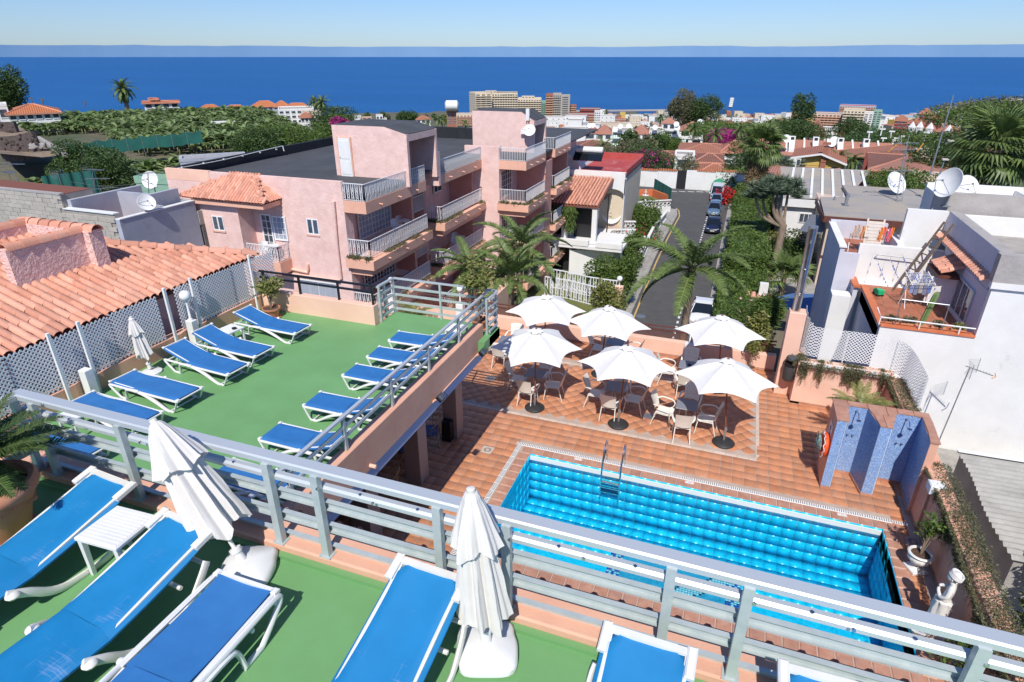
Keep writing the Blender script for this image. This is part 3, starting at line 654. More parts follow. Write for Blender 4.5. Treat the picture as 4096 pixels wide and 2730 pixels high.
 # pool deck
def pool_deck():
 X0,X1,Y0,Y1=-4.0,4.0,8.72,12.30
 p=.28;g=.012
 base=MB()
 base.box(-11.2,X0-.0,3.3,19.3,-.4,-.012);base.box(X1,4.72,3.3,19.3,-.4,-.012)
 base.box(X0,X1,Y1,19.3,-.4,-.012);base.box(X0,X1,3.3,Y0,-.4,-.012);base.box(4.72,5.4,13.5,18.3,-.4,-.013)
 fl=struct('pool_deck',base,M['grout'])
 tm=MB();h=(p-g)/2;tm.cbox(-h,h,-h,h,-.02,0,.006);me=tm.mesh('floor_tile',[M['tile_deck']])
 ms=[]
 def tile(x,y):return T(x,y,rnd(-.0015,.0015))@RX(rnd(-.004,.004))@RY(rnd(-.004,.004))@RZ(rnd(-.006,.006)+R.randint(0,3)*PI/2)
 BX0,BX1,BY0,BY1=-11.2,1.42,14.06,17.62
 cw=.30
 y=3.5
 while y<19.25:
  x=-8.5
  while x<5.3:
   inpool=X0-cw-.16<x<X1+cw+.0 and Y0-.45<y<Y1+cw+.14
   infield=x<BX1+.06 and BY0-.05<y<BY1+.18
   if not inpool and not infield and(x<4.6 or y>13.6):ms.append(tile(x,y))
   x+=p
  y+=p
 n=26
 for i in range(-40,60):
  for j in range(-40,60):
   x=-4.9+(i-j)*p*.7071;y=15.8+(i+j)*p*.7071
   if-8.4<x<BX1-.12 and BY0+.18<y<BY1-.12:ms.append(tile(x,y)@RZ(PI/4))
 pieces(fl,'floor_tile',me,ms,300)
 s=MB();cb=MB();cb.cbox(-.135,.135,-.045,.045,-.02,.001,.004);mt_=mat('border_tile',(.55,.42,.34),(.66,.56,.48),60,.6,rand=.08,lo=.45,hi=.55);bm_=cb.mesh('border_tile',[mt_]);ms=[]
 x=-8.4
 while x<BX1+.1:
  ms+=[T(x,BY0,0),T(x,BY1+.02,0)];x+=.28
 y=BY0+.18
 while y<BY1:ms.append(T(BX1+.05,y,0)@RZ(PI/2));y+=.28
 pieces(fl,'border_tile',bm_,ms,300)
 gr=MB();gr.cbox(-.135,.135,-.055,.055,-.02,.002,.004)
 gm=MB();gm.mi=0;gm.cbox(-.14,.14,-.055,.055,-.02,.0,.003);gm.mi=1
 for k in range(6):gm.box(-.125+k*.045,-.105+k*.045,-.042,-.004,.0,.0012);gm.box(-.125+k*.045,-.105+k*.045,.004,.042,.0,.0012)
 dk=mat('slot',(.10,.08,.07));gme=gm.mesh('drain_grate',[M['white_tile'],dk]);ms=[]
 x=X0-.37
 while x<4.6:ms.append(T(x,Y1+.38,0));x+=.283
 y=Y1+.38-.19
 while y>5.4:ms.append(T(X0-.40,y,0)@RZ(PI/2));y-=.283
 pieces(fl,'drain_grate',gme,ms,300)
 cm=MB();cm.cbox(-.134,.134,-.145,.145,-.05,.004,.02);cme=cm.mesh('coping_tile',[M['tile_coping']]);ms=[]
 x=X0-.14
 while x<X1+.35:ms+=[T(x,Y1+.165,0),T(x,Y0-.17,0)];x+=.28
 y=Y1-.12
 while y>Y0-.05:ms+=[T(X0-.165,y,0)@RZ(PI/2),T(X1+.165,y,0)@RZ(PI/2)];y-=.28
 pieces(fl,'coping_tile',cme,ms,300)
 s=MB();s.box(X0,X1,Y1-.025,Y1+.02,-.14,-.015);s.obj('pool_lip',M['white_tile'],fl)
 s=MB();s.box(X0-.02,X0+.0,Y0,Y1,-.14,-.015);s.box(X1,X1+.02,Y0,Y1,-.14,-.015);s.obj('pool_lip',M['pool_tile'],fl)
 D_=-1.35
 bs=MB();bs.box(X0-.2,X1+.2,Y0-.2,Y1+.2,D_-.3,D_-.01)
 bs.box(X0-.2,X0-.01,Y0,Y1,D_,-.13);bs.box(X1+.01,X1+.2,Y0,Y1,D_,-.13);bs.box(X0-.2,X1+.2,Y1+.01,Y1+.2,D_,-.13);bs.box(X0-.2,X1+.2,Y0-.2,Y0-.01,D_,-.13)
 bo=struct('pool_basin',bs,M['pool_grout'])
 pt=MB();q=.277;pt.box(0,q-.007,0,q-.007,0,.006);pm=pt.mesh('pool_tile',[M['pool_tile']]);ms=[]
 ny=int((Y1-Y0)/q)+1
 for i in range(29):
  for j in range(5):
   ms.append(T(X0+i*q,Y1+.0,D_+.0+j*q)@RX(PI/2)@T(0,-.0,0))
  for j in range(ny):ms.append(T(X0+i*q,Y0+j*q,D_-.008))
 for i in range(ny):
  for j in range(5):
   ms.append(T(X0,Y0+i*q,D_+j*q)@RZ(PI/2)@RX(PI/2));ms.append(T(X1-.0,Y0+i*q,D_+j*q)@RZ(PI/2)@RX(PI/2)@T(0,0,0))
 ms=[m for m in ms]
 pieces(bo,'pool_tile',pm,ms,300)
 mx0,mx1,my0,my1=-1.55,1.35,9.0,11.4
 s=MB();s.box(mx0,mx1,my0,my1,D_+.004,D_+.008)
 s.obj('mosaic_field',mat('mosaic_field',(.02,.33,.55),(.03,.38,.6),3,.3),bo)
 mo=MB();q=.06
 dkb=mat('mosaic_blue',(.01,.06,.40),None,rough=.3);wh=mat('mosaic_pale',(.22,.60,.70),(.3,.66,.74),8,.3,rand=.1)
 bk=mat('mosaic_black',(.01,.05,.08),None,rough=.3)
 def inband(i,j,nx,ny):return min(i,j,nx-1-i,ny-1-j)<5
 nx=int((mx1-mx0)/q);nyy=int((my1-my0)/q);ms={0:[],1:[],2:[]}
 for i in range(nx):
  for j in range(nyy):
   if inband(i,j,nx,nyy):
    e=min(i,j,nx-1-i,nyy-1-j);k=(i%8,j%8)
    c=0 if e in(0,4)and(i+j)%4 else(0 if(e in(1,2,3)and((i*3+j*5)%7<3))else 1)
   else:
    u=(i-nx/2)/nx;v=(j-nyy/2)/nyy;c=None
    if abs(v-u*.9)<.07:c=1
    elif abs(v-u*.9)<.09:c=2
    if.22<u<.40 and-.36<v<-.12:
     c=1
     a=(u-.22)/.18;b=(v+.36)/.24
     if(.25<a<.38 and.15<b<.85)or(.25<a<.75 and(.15<b<.26 or.45<b<.55 or.75<b<.86)):c=2
     if a<.08 or a>.92:c=2
   if c is not None:ms[c].append(T(mx0+(i+.5)*q,my0+(j+.5)*q,D_+.006))
 tt=MB();tt.box(-.027,.027,-.027,.027,0,.006)
 for c,mm in((0,dkb),(1,wh),(2,bk)):
  joined('mosaic',tt.mesh('mosaic',[mm]),ms[c],bo,kind='stuff')
 wm=bpy.data.materials.new('pool_water');wm.use_nodes=True;tr=wm.node_tree;L=tr.links;tr.nodes.clear()
 out=_n(tr,'ShaderNodeOutputMaterial');tc=_n(tr,'ShaderNodeTexCoord')
 n1=_n(tr,'ShaderNodeTexNoise');n1.inputs['Scale'].default_value=2.2;n1.inputs['Detail'].default_value=3;L.new(tc.outputs['Object'],n1.inputs[0])
 vm=_n(tr,'ShaderNodeVectorMath',operation='SCALE');vm.inputs['Scale'].default_value=.5;L.new(n1.outputs['Color'],vm.inputs[0])
 va=_n(tr,'ShaderNodeVectorMath',operation='ADD');L.new(vm.outputs[0],va.inputs[0]);L.new(tc.outputs['Object'],va.inputs[1])
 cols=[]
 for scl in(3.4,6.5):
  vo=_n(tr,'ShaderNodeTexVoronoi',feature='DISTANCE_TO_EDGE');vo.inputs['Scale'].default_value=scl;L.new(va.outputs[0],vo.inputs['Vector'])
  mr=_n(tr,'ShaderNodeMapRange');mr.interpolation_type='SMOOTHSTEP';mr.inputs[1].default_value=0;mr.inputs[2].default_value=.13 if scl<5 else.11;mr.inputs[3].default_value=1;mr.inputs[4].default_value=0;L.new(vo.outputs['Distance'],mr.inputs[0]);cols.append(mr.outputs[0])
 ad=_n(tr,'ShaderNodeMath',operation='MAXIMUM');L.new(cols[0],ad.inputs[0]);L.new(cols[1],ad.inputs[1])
 mx=_n(tr,'ShaderNodeMix',data_type='RGBA');mx.inputs[6].default_value=(.76,.90,.92,1);mx.inputs[7].default_value=(1,1,1,1);L.new(ad.outputs[0],mx.inputs[0])  # caustic light lines put into the water's transparency colour
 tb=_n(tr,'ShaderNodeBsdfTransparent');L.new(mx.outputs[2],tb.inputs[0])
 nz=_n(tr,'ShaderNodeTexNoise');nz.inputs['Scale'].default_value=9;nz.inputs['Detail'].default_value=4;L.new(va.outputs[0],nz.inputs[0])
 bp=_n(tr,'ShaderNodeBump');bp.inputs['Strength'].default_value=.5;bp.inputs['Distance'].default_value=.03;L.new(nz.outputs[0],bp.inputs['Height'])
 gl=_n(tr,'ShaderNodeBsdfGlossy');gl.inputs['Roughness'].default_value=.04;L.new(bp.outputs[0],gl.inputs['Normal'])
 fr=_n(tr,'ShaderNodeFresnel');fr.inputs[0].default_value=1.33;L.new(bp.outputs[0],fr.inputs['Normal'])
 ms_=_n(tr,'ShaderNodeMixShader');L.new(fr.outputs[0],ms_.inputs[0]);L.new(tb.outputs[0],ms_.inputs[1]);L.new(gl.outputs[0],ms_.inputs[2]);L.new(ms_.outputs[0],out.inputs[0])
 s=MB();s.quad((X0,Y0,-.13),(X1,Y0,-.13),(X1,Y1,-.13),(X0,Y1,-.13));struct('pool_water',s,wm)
 t=thing('pool_ladder','chrome pool ladder with three treads on the far edge of the pool','ladder')
 for x in(-2.12,-1.66):
  s=MB();s.tube(spath([(x,12.78,0),(x,12.76,.45),(x,12.62,.66),(x,12.42,.62),(x,12.24,.3),(x,12.17,-.2),(x,12.17,-.85)],4),.021,8);s.obj('rail',M['chrome'],t,True)
 for z in(-.22,-.36,-.5):
  s=MB();s.box(-2.12,-1.66,12.11,12.19,z-.02,z);s.obj('tread',M['chrome'],t)
 for x,tx in((-2.8,'1,54 m'),(-.06,'1,90 m'),(3.24,'2,12 m')):
  t=thing('depth_plate','white depth plate on the pool coping %s'%('left of the ladder' if x<-1 else 'right of the ladder' if x<1 else 'before the showers'),'plate',(x,12.53,.004))
  s=MB();s.box(-.10,.10,-.045,.045,0,.004);s.obj('plate',M['white_tile'],t)
  cu=bpy.data.curves.new('depth_text','FONT');cu.body=tx.replace(',','.');cu.size=.075;cu.align_x='CENTER';cu.align_y='CENTER';cu.extrude=.0004
  cu.materials.append(bpy.data.materials.get('text_red')or mat('text_red',(.55,.12,.06)))
  o=link('lettering',text_mesh(cu),t);o.location=(0,0,.0046);o.rotation_euler=(0,0,PI)
 for x,y,lb in((-1.41,15.2,'square floor drain with slots beside the middle umbrella shadow'),(-6.48,15.75,'round floor drain in the shadow of the terrace'),(4.55,12.12,'square floor drain by the pink wall near the urn'),(-5.11,12.11,'square patterned floor plate left of the pool')):
  t=thing('floor_drain',lb,'drain',(x,y,.003))
  s=MB();s.box(-.15,.15,-.15,.15,0,.005);s.obj('frame',M['border_tile']if x==-5.11 else M['zinc'],t)
  s=MB()
  for k in range(14):s.bar((.05*math.cos(k*.449),.05*math.sin(k*.449),.006),(.1*math.cos(k*.449),.1*math.sin(k*.449),.006),.016,.003)
  s.obj('slots',dk,t,kind='stuff')
pool_deck()
for y,lb in((12.5,'tiled square column at the far end under the terrace'),(10.45,'second tiled square column under the terrace'),(8.3,'third tiled square column under the terrace'),(6.0,'tiled square column under the terrace nearest the canopy')):
 t=thing('column',lb,'column',(-6.25,y,0));s=MB();s.box(-.2,.2,-.2,.2,0,2.72);s.obj('shaft',mat('col_tile',(.34,.25,.21),(.42,.33,.28),40,.6),t)
s=MB();s.box(-.13,.13,-.1,.1,0,.6);s.box(-.11,.11,-.105,-.1,.04,.5)
tag(s.obj('loudspeaker',M['black_paint'],loc=(-6.27,12.18,0)),'black box loudspeaker standing against the far tiled column','loudspeaker')
s=MB();s.box(-9,-8.95,3.4,12.6,0,2.7);struct('bar_wall',s,mat('bar_wall',(.22,.16,.12),(.15,.11,.08),2,.8))
def rattan_chair(label,loc,rz):
 t=thing('rattan_chair',label,'chair',loc,rz,'rattan armchairs under the terrace')
 s=MB();s.cbox(-.25,.25,-.22,.25,.38,.43,.02);s.obj('cushion',mat('cushion_blue',(.05,.09,.22),(.12,.18,.34),12,.9)if 'cushion_blue' not in M else M['cushion_blue'],t)
 s=MB()
 for k in range(9):
  a=PI*(k/8);s.tube([(.26*math.cos(a),-.05-.24*math.sin(a),.4),(.30*math.cos(a),-.06-.28*math.sin(a),.62+.22*math.sin(a))],.008,4)
 s.tube([(.31*math.cos(PI*k/16),-.05-.29*math.sin(PI*k/16),.63+.25*math.sin(PI*k/16))for k in range(17)],.018,6)
 s.obj('backrest',M['rattan'],t)
 s=MB();s.tube([(.27*math.cos(a*PI/12),.27*math.sin(a*PI/12),.37)for a in range(25)],.016,5);s.obj('seat_ring',M['rattan'],t)
 for x in(-.2,.2):
  for y in(-.2,.2):
   s=MB();s.tube([(x,y,.37),(x*1.25,y*1.25,0)],.015,6);s.obj('leg',M['rattan'],t)
 return t
def rattan_table(label,loc):
 t=thing('rattan_table',label,'table',loc,0,'round rattan tables under the terrace')
 s=MB();s.lathe([(0,.70),(.42,.70),(.43,.72),(.42,.74),(0,.74)],28);s.obj('table_top',M['rattan'],t)
 s=MB();s.lathe([(0,.741),(.40,.741),(.40,.748),(0,.748)],28);s.obj('glass_top',M['glass_dark'],t)
 s=MB();s.lathe([(.26,0),(.20,.2),(.10,.4),(.16,.6),(.3,.7)],16);s.obj('base',M['rattan'],t)
sets=[((-7.25,11.6),'far'),((-7.15,9.2),'middle'),((-7.0,7.2),'near')]
for(x,y),nm in sets:
 rattan_table('round rattan table with glass top, %s one under the terrace'%nm,(x,y,0))
 for k,(a,wh_)in enumerate(((.4,'far side'),(-.9,'pool side'),(2.6,'wall side'),(-2.4,'near side'))):
  rattan_chair('rattan armchair with blue cushion on the %s of the %s rattan table'%(wh_,nm),(x+.68*math.cos(a),y+.68*math.sin(a),0),a+PI/2)
for y,lb in((11.5,'black floodlight on the parapet, farther one'),(9.35,'black floodlight on the parapet, nearer one')):
 t=thing('floodlight',lb,'floodlight',(-5.10,y,3.08),0)
 s=MB();s.tube([(0,0,-.08),(.08,0,-.02),(.12,0,.02)],.022,6);s.obj('bracket',M['pink'],t)
 mt=T(.18,0,.05)@RY(.7)
 s=MB();s.cbox(-.07,.07,-.10,.10,-.04,.04,.02,mt);s.obj('housing',M['black_paint'],t)
 s=MB();s.box(-.055,.055,-.08,.08,.0405,.046,mt);s.obj('glass',M['zinc'],t)
 s=MB()
 for k in range(5):s.bar(mt@Vector((-.07,-.08+k*.04,.09)),mt@Vector((.07,-.08+k*.04,.09)),.006)
 for q in((-.07,-.1),(.07,-.1),(.07,.1),(-.07,.1)):s.bar(mt@Vector((*q,0)),mt@Vector((*q,.09)),.006)
 s.obj('guard',M['black_paint'],t)
s=MB();s.tube([(-5.085,12.0,3.03),(-5.085,9.3,3.0)],.012,6);tag(s.obj('cable_pipe',M['peach']),'thin painted cable pipe along the parapet between the floodlights','pipe')
s=MB();s.tube([(-5.1,7.03,3.05),(-4.98,7.03,3.05)],.035,12);tag(s.obj('drain_spout',M['peach']),'short round pink drain spout on the parapet','spout')
# open parasols on the deck
def parasol(label,loc,rot=.26,hub=2.40,r=1.30,zr=1.86,tilt=0,seed=0,hx=0,hy=0):
 t=thing('parasol',label,'parasol',loc,0,'open white parasols on the pool deck')
 rs=random.Random(seed);n=6
 c=Vector((hx,hy,hub));tips=[]
 for k in range(n):
  a=rot+k*PI/3;tips.append(Vector((hx+r*math.cos(a),hy+r*math.sin(a),zr+rs.uniform(-.03,.03)+tilt*math.sin(a))))
 s=MB();U,V=8,9
 for k in range(n):
  A,B=tips[k],tips[(k+1)%n]
  def fn(u,v):
   p=c.lerp(A,v).lerp(c.lerp(B,v),u)
   q=4*u*(1-u)
   sag=-.035*q*math.sin(PI*min(1,v*1.0))-.02*q*v
   pull=.16*q*v**3
   p=p+(c-p)*pull+Vector((0,0,sag+.05*math.sin(PI*v)))
   return tuple(p)
  s.grid(fn,U,V)
 canopy=s.obj('canopy',M['canvas_white'],t,True)
 s=MB();N=48
 def wav(rr,a,z):return rr*(1+(.10*math.sin(6*a)+.06*math.sin(11*a+seed))*(rr>.15))
 s.lathe([(.0,.045),(.05,.045),(.12,.03),(.19,-.025)],N,hx,hy,hub,wav)
 o=len(s.v)-N
 for j in range(N):x,y,z=s.v[o+j];s.v[o+j]=(x,y,z+.022*math.sin(6*2*PI*j/N+seed))
 s.f.pop();s.m.pop();s.obj('vent_cap',M['canvas_white'],t,True)
 s=MB();s.ball((hx,hy,hub+.06),.03,10,6);s.obj('finial',M['wood_red'],t,True)
 for k in range(n):
  s=MB();e=c.lerp(tips[k],.98)-Vector((0,0,.03));s.bar(c-Vector((0,0,.06)),e,.018,.02);s.bar(Vector((hx*.8,hy*.8,hub-.55)),c.lerp(tips[k],.5)-Vector((0,0,.03)),.014);s.obj('rib',M['wood_red'],t)
 s=MB();s.tube([(0,0,.38),(hx,hy,hub)],.021,10);s.obj('pole',M['wood_red'],t,True)
 s=MB();s.cyl(0,0,.05,.50,.032,12);s.ball((.035,0,.42),.018,8,5);s.obj('sleeve',M['zinc'],t,True)
 s=MB();s.lathe([(0,0),(.28,0),(.29,.03),(.26,.06),(.12,.095),(.05,.11),(.0,.11)],30);s.obj('base',M['rubber'],t,True)
for lb,p,rot,hx,hy,tl,sd in(('white parasol left of the front row, beside the terrace wall',(-4.61,14.51,0),.30,-.04,.15,.03,1),('white parasol in the middle of the front row, nearest the pool ladder',(-2.16,14.47,0),.12,.08,-.03,-.05,2),('white parasol right of the front row, nearest the showers',(.62,14.54,0),.08,-.22,.0,-.10,3),('white parasol in the middle of the back row, before the street palm',(-3.28,17.19,0),.10,.18,-.22,-.03,4),('white parasol farthest left in the back row',(-5.31,17.66,0),.36,.14,-.40,.02,5),('white parasol right of the back row, near the steel chimney',(.30,17.45,0),.02,-.18,-.05,-.06,6)):
 parasol(lb,p,rot,2.40,1.30,1.86,tl,sd,hx,hy)
def cafe_table(label,loc,rz=0):
 t=thing('cafe_table',label,'table',loc,rz,'square grey cafe tables on the deck')
 s=MB();s.cbox(-.28,.28,-.28,.28,.70,.725,.006);s.obj('table_top',M['table_grey'],t)
 s=MB();s.cyl(0,0,.06,.70,.03,10);s.obj('column',M['zinc'],t,True)
 for k in range(4):
  s=MB();a=PI/4+k*PI/2;s.tube([(0,0,.09),(.18*math.cos(a),.18*math.sin(a),.06),(.33*math.cos(a),.33*math.sin(a),.012)],[.022,.018,.014],6);s.obj('foot',M['zinc'],t)
 return t
mat('chair_cream',(.80,.77,.68),(.84,.80,.72),5,.45)
def cafe_chair(label,loc,rz):
 """faces +y"""
 t=thing('cafe_chair',label,'chair',loc,rz,'cream plastic armchairs on the deck')
 s=MB()
 def seat(u,v):x=(u-.5)*(.46-.06*(1-v));y=-.2+.42*v;return(x,y,.44-.02*math.sin(PI*u)-.015*math.sin(PI*v)-(.02*max(0,v-.85)/.15))
 s.grid(seat,8,8);s.grid(lambda u,v:(seat(1-u,v)[0],seat(u,v)[1],seat(u,v)[2]-.025),4,4)
 s.obj('seat',M['chair_cream'],t,True)
 s=MB()
 def back(u,v):x=(u-.5)*(.40+.06*v);z=.47+.43*v+.02*math.sin(PI*u)*v;return(x,-.21-.10*v-.05*math.sin(PI*u)-.04*v*v,z)
 s.grid(back,10,8);s.grid(lambda u,v:(back(1-u,v)[0],back(u,v)[1]-.012,back(u,v)[2]),6,4)
 s.obj('backrest',M['chair_cream'],t,True)
 h=MB()
 for i in range(9):
  for j in range(6):x,y,z=back(.16+i*.085,.3+j*.1);h.box(x-.006,x+.006,y+.001,y+.003,z-.006,z+.006)
 h.obj('perforation',M['slot'],t,kind='stuff')
 for sd in(-1,1):
  s=MB();x=sd*.235
  s.tube(spath([(x*.88,-.27,.66),(sd*.27,-.16,.69),(sd*.285,.0,.675),(sd*.285,.14,.64),(sd*.27,.205,.56),(sd*.24,.17,.46),(x*.9,.10,.425)],4),.018,7,sq=(1.5,.8));s.obj('armrest',M['chair_cream'],t,True)
  s=MB();s.tube([(sd*.20,.18,.43),(sd*.225,.235,0)],[.016,.013],6);s.obj('leg',M['chair_cream'],t,True)
  s=MB();s.tube([(sd*.19,-.19,.45),(sd*.215,-.31,0)],[.016,.013],6);s.obj('leg',M['chair_cream'],t,True)
 s=MB();s.box(-.2,.2,-.2,.19,.395,.413);s.obj('seat_frame',M['chair_cream'],t)
 return t
tabs=[((-4.85,15.28),'under the left front parasol',.03),((-2.44,15.29),'under the middle front parasol',.02),((-.43,14.97),'between the middle and right front parasols',.0),((-.62,17.38),'with an ashtray, near the pink front wall',.0),((-6.45,17.2),'at the far left of the deck by the terrace corner',.1),((-3.05,18.25),'hidden under the middle back parasol',.0)]
ct=None;cc=None
side={'w':(-.56,.0,-PI/2),'e':(.56,.0,PI/2),'n':(.03,.56,PI),'s':(-.02,-.56,0)}
sn={'w':'terrace-side chair','e':'shower-side chair','n':'street-side chair','s':'pool-side chair'}
use={0:'wens',1:'wens',2:'wens',3:'wens',4:'wns',5:'wen'}
for i,((x,y),d,a)in enumerate(tabs):
 lb='grey square cafe table '+d
 if ct is None:ct=cafe_table(lb,(x,y,0),a)
 else:dup(ct,lb,(x,y,0),a)
 for k in use[i]:
  dx,dy,ra=side[k];lb='cream plastic armchair, %s of the table %s'%(sn[k],d)
  lb=' '.join(lb.split()[:16])
  p=(x+dx+rnd(-.03,.03),y+dy+rnd(-.03,.03),0);ra+=rnd(-.15,.15)
  if cc is None:cc=cafe_chair(lb,p,ra)
  else:dup(cc,lb,p,ra)
s=MB();s.lathe([(.05,0),(.06,.03),(.05,.03),(.035,.008)],14);tag(s.obj('ashtray',M['black_paint'],None,True,loc=(-.6,17.36,.726)),'black ashtray on the grey cafe table near the pink front wall','ashtray','ashtrays')
# front wall of the deck
wy=19.32
s=MB();s.cbox(-11.2,1.95,wy,wy+.22,-3,.55,.01);struct('deck_front_wall',s,M['peach'])
s=MB();s.box(-11.2,1.95,wy-.015,wy-.002,0,.07);struct('wall_skirting',s,M['tile_coping'])
t=thing('brown_fence','low brown metal fence with brown lattice behind the pink front wall of the deck','fence')
for x0,x1 in((-11,-9.1),(-9.0,-7.3),(-7.25,-5.6),(-5.5,-3.6),(-3.5,-2.2),(-2.15,-.85),(-.7,1.0),(1.0,1.85)):
 s=MB();lattice(s,(x0,wy+.24,.50),(x1,wy+.24,.50),.30,.075,.022,.006);s.obj('lattice_panel',M['brown_paint'],t,kind='stuff')
 s=MB();s.box(x0-.035,x0-.005,wy+.2,wy+.23,.5,.97);s.obj('post',M['brown_paint'],t)
for z in(.96,.84):
 s=MB();s.bar((-11,wy+.215,z),(1.9,wy+.215,z),.05,.035);s.obj('rail',M['brown_paint'],t)
for x,lb in((-11.95,'white globe lamp seen behind the corner of the silver railing'),(-9.07,'white globe lamp on a white pillar behind the far silver railing'),(-3.55,'white globe lamp behind the middle back parasol'),(-.75,'white globe lamp on the pink front wall left of the right back parasol')):
 globe_lamp('globe_lamp',lb,x,wy-.14,0,.92 if x<-9 else.64,1.50,.115,.14,.1)
globe_lamp('white_pillar','white square pillar without lamp under the left back parasol',-6.25,wy-.14,0,.64,None,.1,.12)
t=thing('chimney_column','tall pink masonry column carrying a steel flue at the deck edge','chimney')
s=MB();s.cbox(1.92,2.36,17.85,18.28,0,2.64,.02);s.obj('column',M['peach'],t)
s=MB()
for i,(z0,z1,r_)in enumerate(((2.62,3.18,.115),(3.18,3.9,.112),(3.9,4.72,.112),(4.72,5.05,.12))):s.cyl(2.08,18.05,z0,z1,r_,24)
s.obj('flue',M['steel'],t,True)
for z in(3.14,3.19,3.9,4.66,4.72):s=MB();s.lathe([(.112,-.012),(.124,-.006),(.124,.006),(.112,.012)],24,2.08,18.05,z);s.obj('clamp_band',M['steel'],t,True)
s=MB();s.lathe([(.118,5.03),(.125,5.06),(.122,5.10),(.06,5.09),(0,5.085)],20,2.08,18.05,0);s.obj('flue_cap',M['zinc'],t,True)
t=thing('litter_bin','dark grey litter bin hanging on the pink column','bin',(2.20,17.62,.62),0)
s=MB();s.lathe([(0,0),(.13,0),(.165,.04),(.175,.50),(.165,.5)],24);s.obj('body',mat('bin_grey',(.06,.065,.07),None,rough=.5),t,True)
s=MB();s.lathe([(.178,.47),(.186,.5),(.17,.56),(.16,.56),(.15,.52)],24,fn=lambda r,a,z:r*(1+.02*math.sin(9*a)));s.obj('bag_rim',M['black_paint'],t,True)
s=MB();s.lathe([(.15,.66),(.16,.70),(.13,.76),(0,.775)],24);s.obj('lid',M['bin_grey'],t,True)
s=MB();s.bar((-.1,.1,.5),(-.1,.14,.7),.02);s.bar((.1,.1,.5),(.1,.14,.7),.02);s.box(-.04,.04,.12,.23,.2,.6);s.obj('bracket',M['bin_grey'],t)
s=MB();s.cbox(2.38,4.76,17.42,17.66,0,1.38,.015);struct('planter_wall',s,M['peach'])
s=MB();s.box(2.36,4.76,17.40,17.418,0,.07);struct('planter_skirting',s,M['tile_coping'])
s=MB();s.cbox(2.36,2.6,17.40,18.6,0,1.30,.01);struct('planter_side_wall',s,M['peach'])
s=MB()
for i in range(8):s.box(2.42+i*.29,2.64+i*.29,17.408,17.418,1.20,1.376)
s.obj('white_tiles',M['white_tile'],bpy.data.objects['planter_wall'],kind='stuff')
def trailing(name,label,along,n,hang,seed,wide=.3,size=.045,top=1.3,sidev=(0,-1),leaf='leaf_olive',twigs=220,dens=lambda u:1):
 """creeper lying over a wall top and hanging down on one side; along(u) -> (x, y)"""
 t=thing(name,label,'creeper');rs=np.random.RandomState(seed)
 P_=[];k=0
 while len(P_)<n:
  u=rs.uniform();dn_=dens(u)
  if rs.uniform()>dn_:continue
  x,y=along(u);w=rs.uniform()
  lump=.5+.5*noise.noise((u*14,seed,0));lump2=.6+.5*noise.noise((u*30,seed,3))
  if w<.5:
   a=rs.uniform(-1,1);P_.append((x+a*wide/2*abs(sidev[0])-(rs.uniform(-.5,.5)*.1),y+a*wide/2*abs(sidev[1]),top+.02+.10*lump*(1-a*a)+rs.uniform(-.02,.03)))
  else:
   h=rs.uniform()**1.5*hang*lump2*1.3*dn_;o_=wide/2+.015+.07*math.exp(-h*3)+rs.uniform(-.02,.03);P_.append((x+sidev[0]*o_,y+sidev[1]*o_,top-h+.04))
 leaves('foliage',P_,size,M[leaf],t,.5,.6,nrm=np.array([sidev[0]*.3,sidev[1]*.3,.3]))
 s=MB()
 for i in range(twigs):
  u=rs.uniform();x,y=along(u);h=rs.uniform(.5,1.3)*hang*(.4+.6*dens(u));o_=wide/2+.03
  q=Vector((x+sidev[0]*o_+rs.uniform(-.03,.03),y+sidev[1]*o_,top));pts=[q]
  for j in range(4):q=q+Vector((rs.uniform(-.04,.04),rs.uniform(-.02,.02),-h/4));pts.append(q)
  s.tube(pts,.0025,3,False)
 s.obj('stems',M['dry'],t,kind='stuff')
trailing('trailing_plant','dry olive creeper hanging in clumps over the pink planter wall',lambda u:(2.4+2.35*u,17.52),9000,.55,3,dens=lambda u:.15+.85*(noise.noise((u*7,1.7,0))>-.12),size=.04)
trailing('trailing_plant','olive creeper on the short side wall beside the litter bin',lambda u:(2.45,17.45+.5*u),1500,.35,5,wide=.25,sidev=(-1,0),twigs=50,size=.04)
t=thing('lattice_screen','white plastic lattice screen curving above the planter wall and down the boundary','fence')
pth=spath([(2.40,18.55,1.40),(2.50,18.0,1.36),(2.95,17.86,1.36),(3.8,17.88,1.36),(4.55,17.8,1.36),(4.86,17.5,1.35),(4.98,17.0,1.33),(4.99,16.3,1.33),(4.99,15.65,1.33)],3)
L_=0;s=MB()
for i in range(len(pth)-1):
 hh=.92+.35*max(0,1-i/4)
 lattice(s,pth[i],pth[i+1],hh,.066,.021,.003)
s.obj('lattice_panel',M['lattice_white'],t,kind='stuff')
for p in(pth[8],pth[13],pth[18],pth[-1]):
 s=MB();s.tube([(p[0]+.03,p[1]+.03,1.2),(p[0]+.03,p[1]+.03,2.2)],.015,6);s.obj('post',M['white_paint'],t)
t=thing('yellow_cycad','yellowish cycad rosette growing between the planter wall and the showers','plant',(3.75,15.6,.0))
fm=frond_mesh(.85,34,.018,.17,.8,.3).mesh('frond',[M['leaf_yellow'],M['palm_stem']])
for i in range(22):link('frond',fm,t,mtx=T(0,0,1.05)@RZ(i*2.399)@RY(-rnd(.15,1.1)))
s=MB();s.lathe([(.12,0),(.14,.5),(.12,1.0),(.06,1.1),(0,1.12)],10);s.obj('trunk',M['bark'],t)
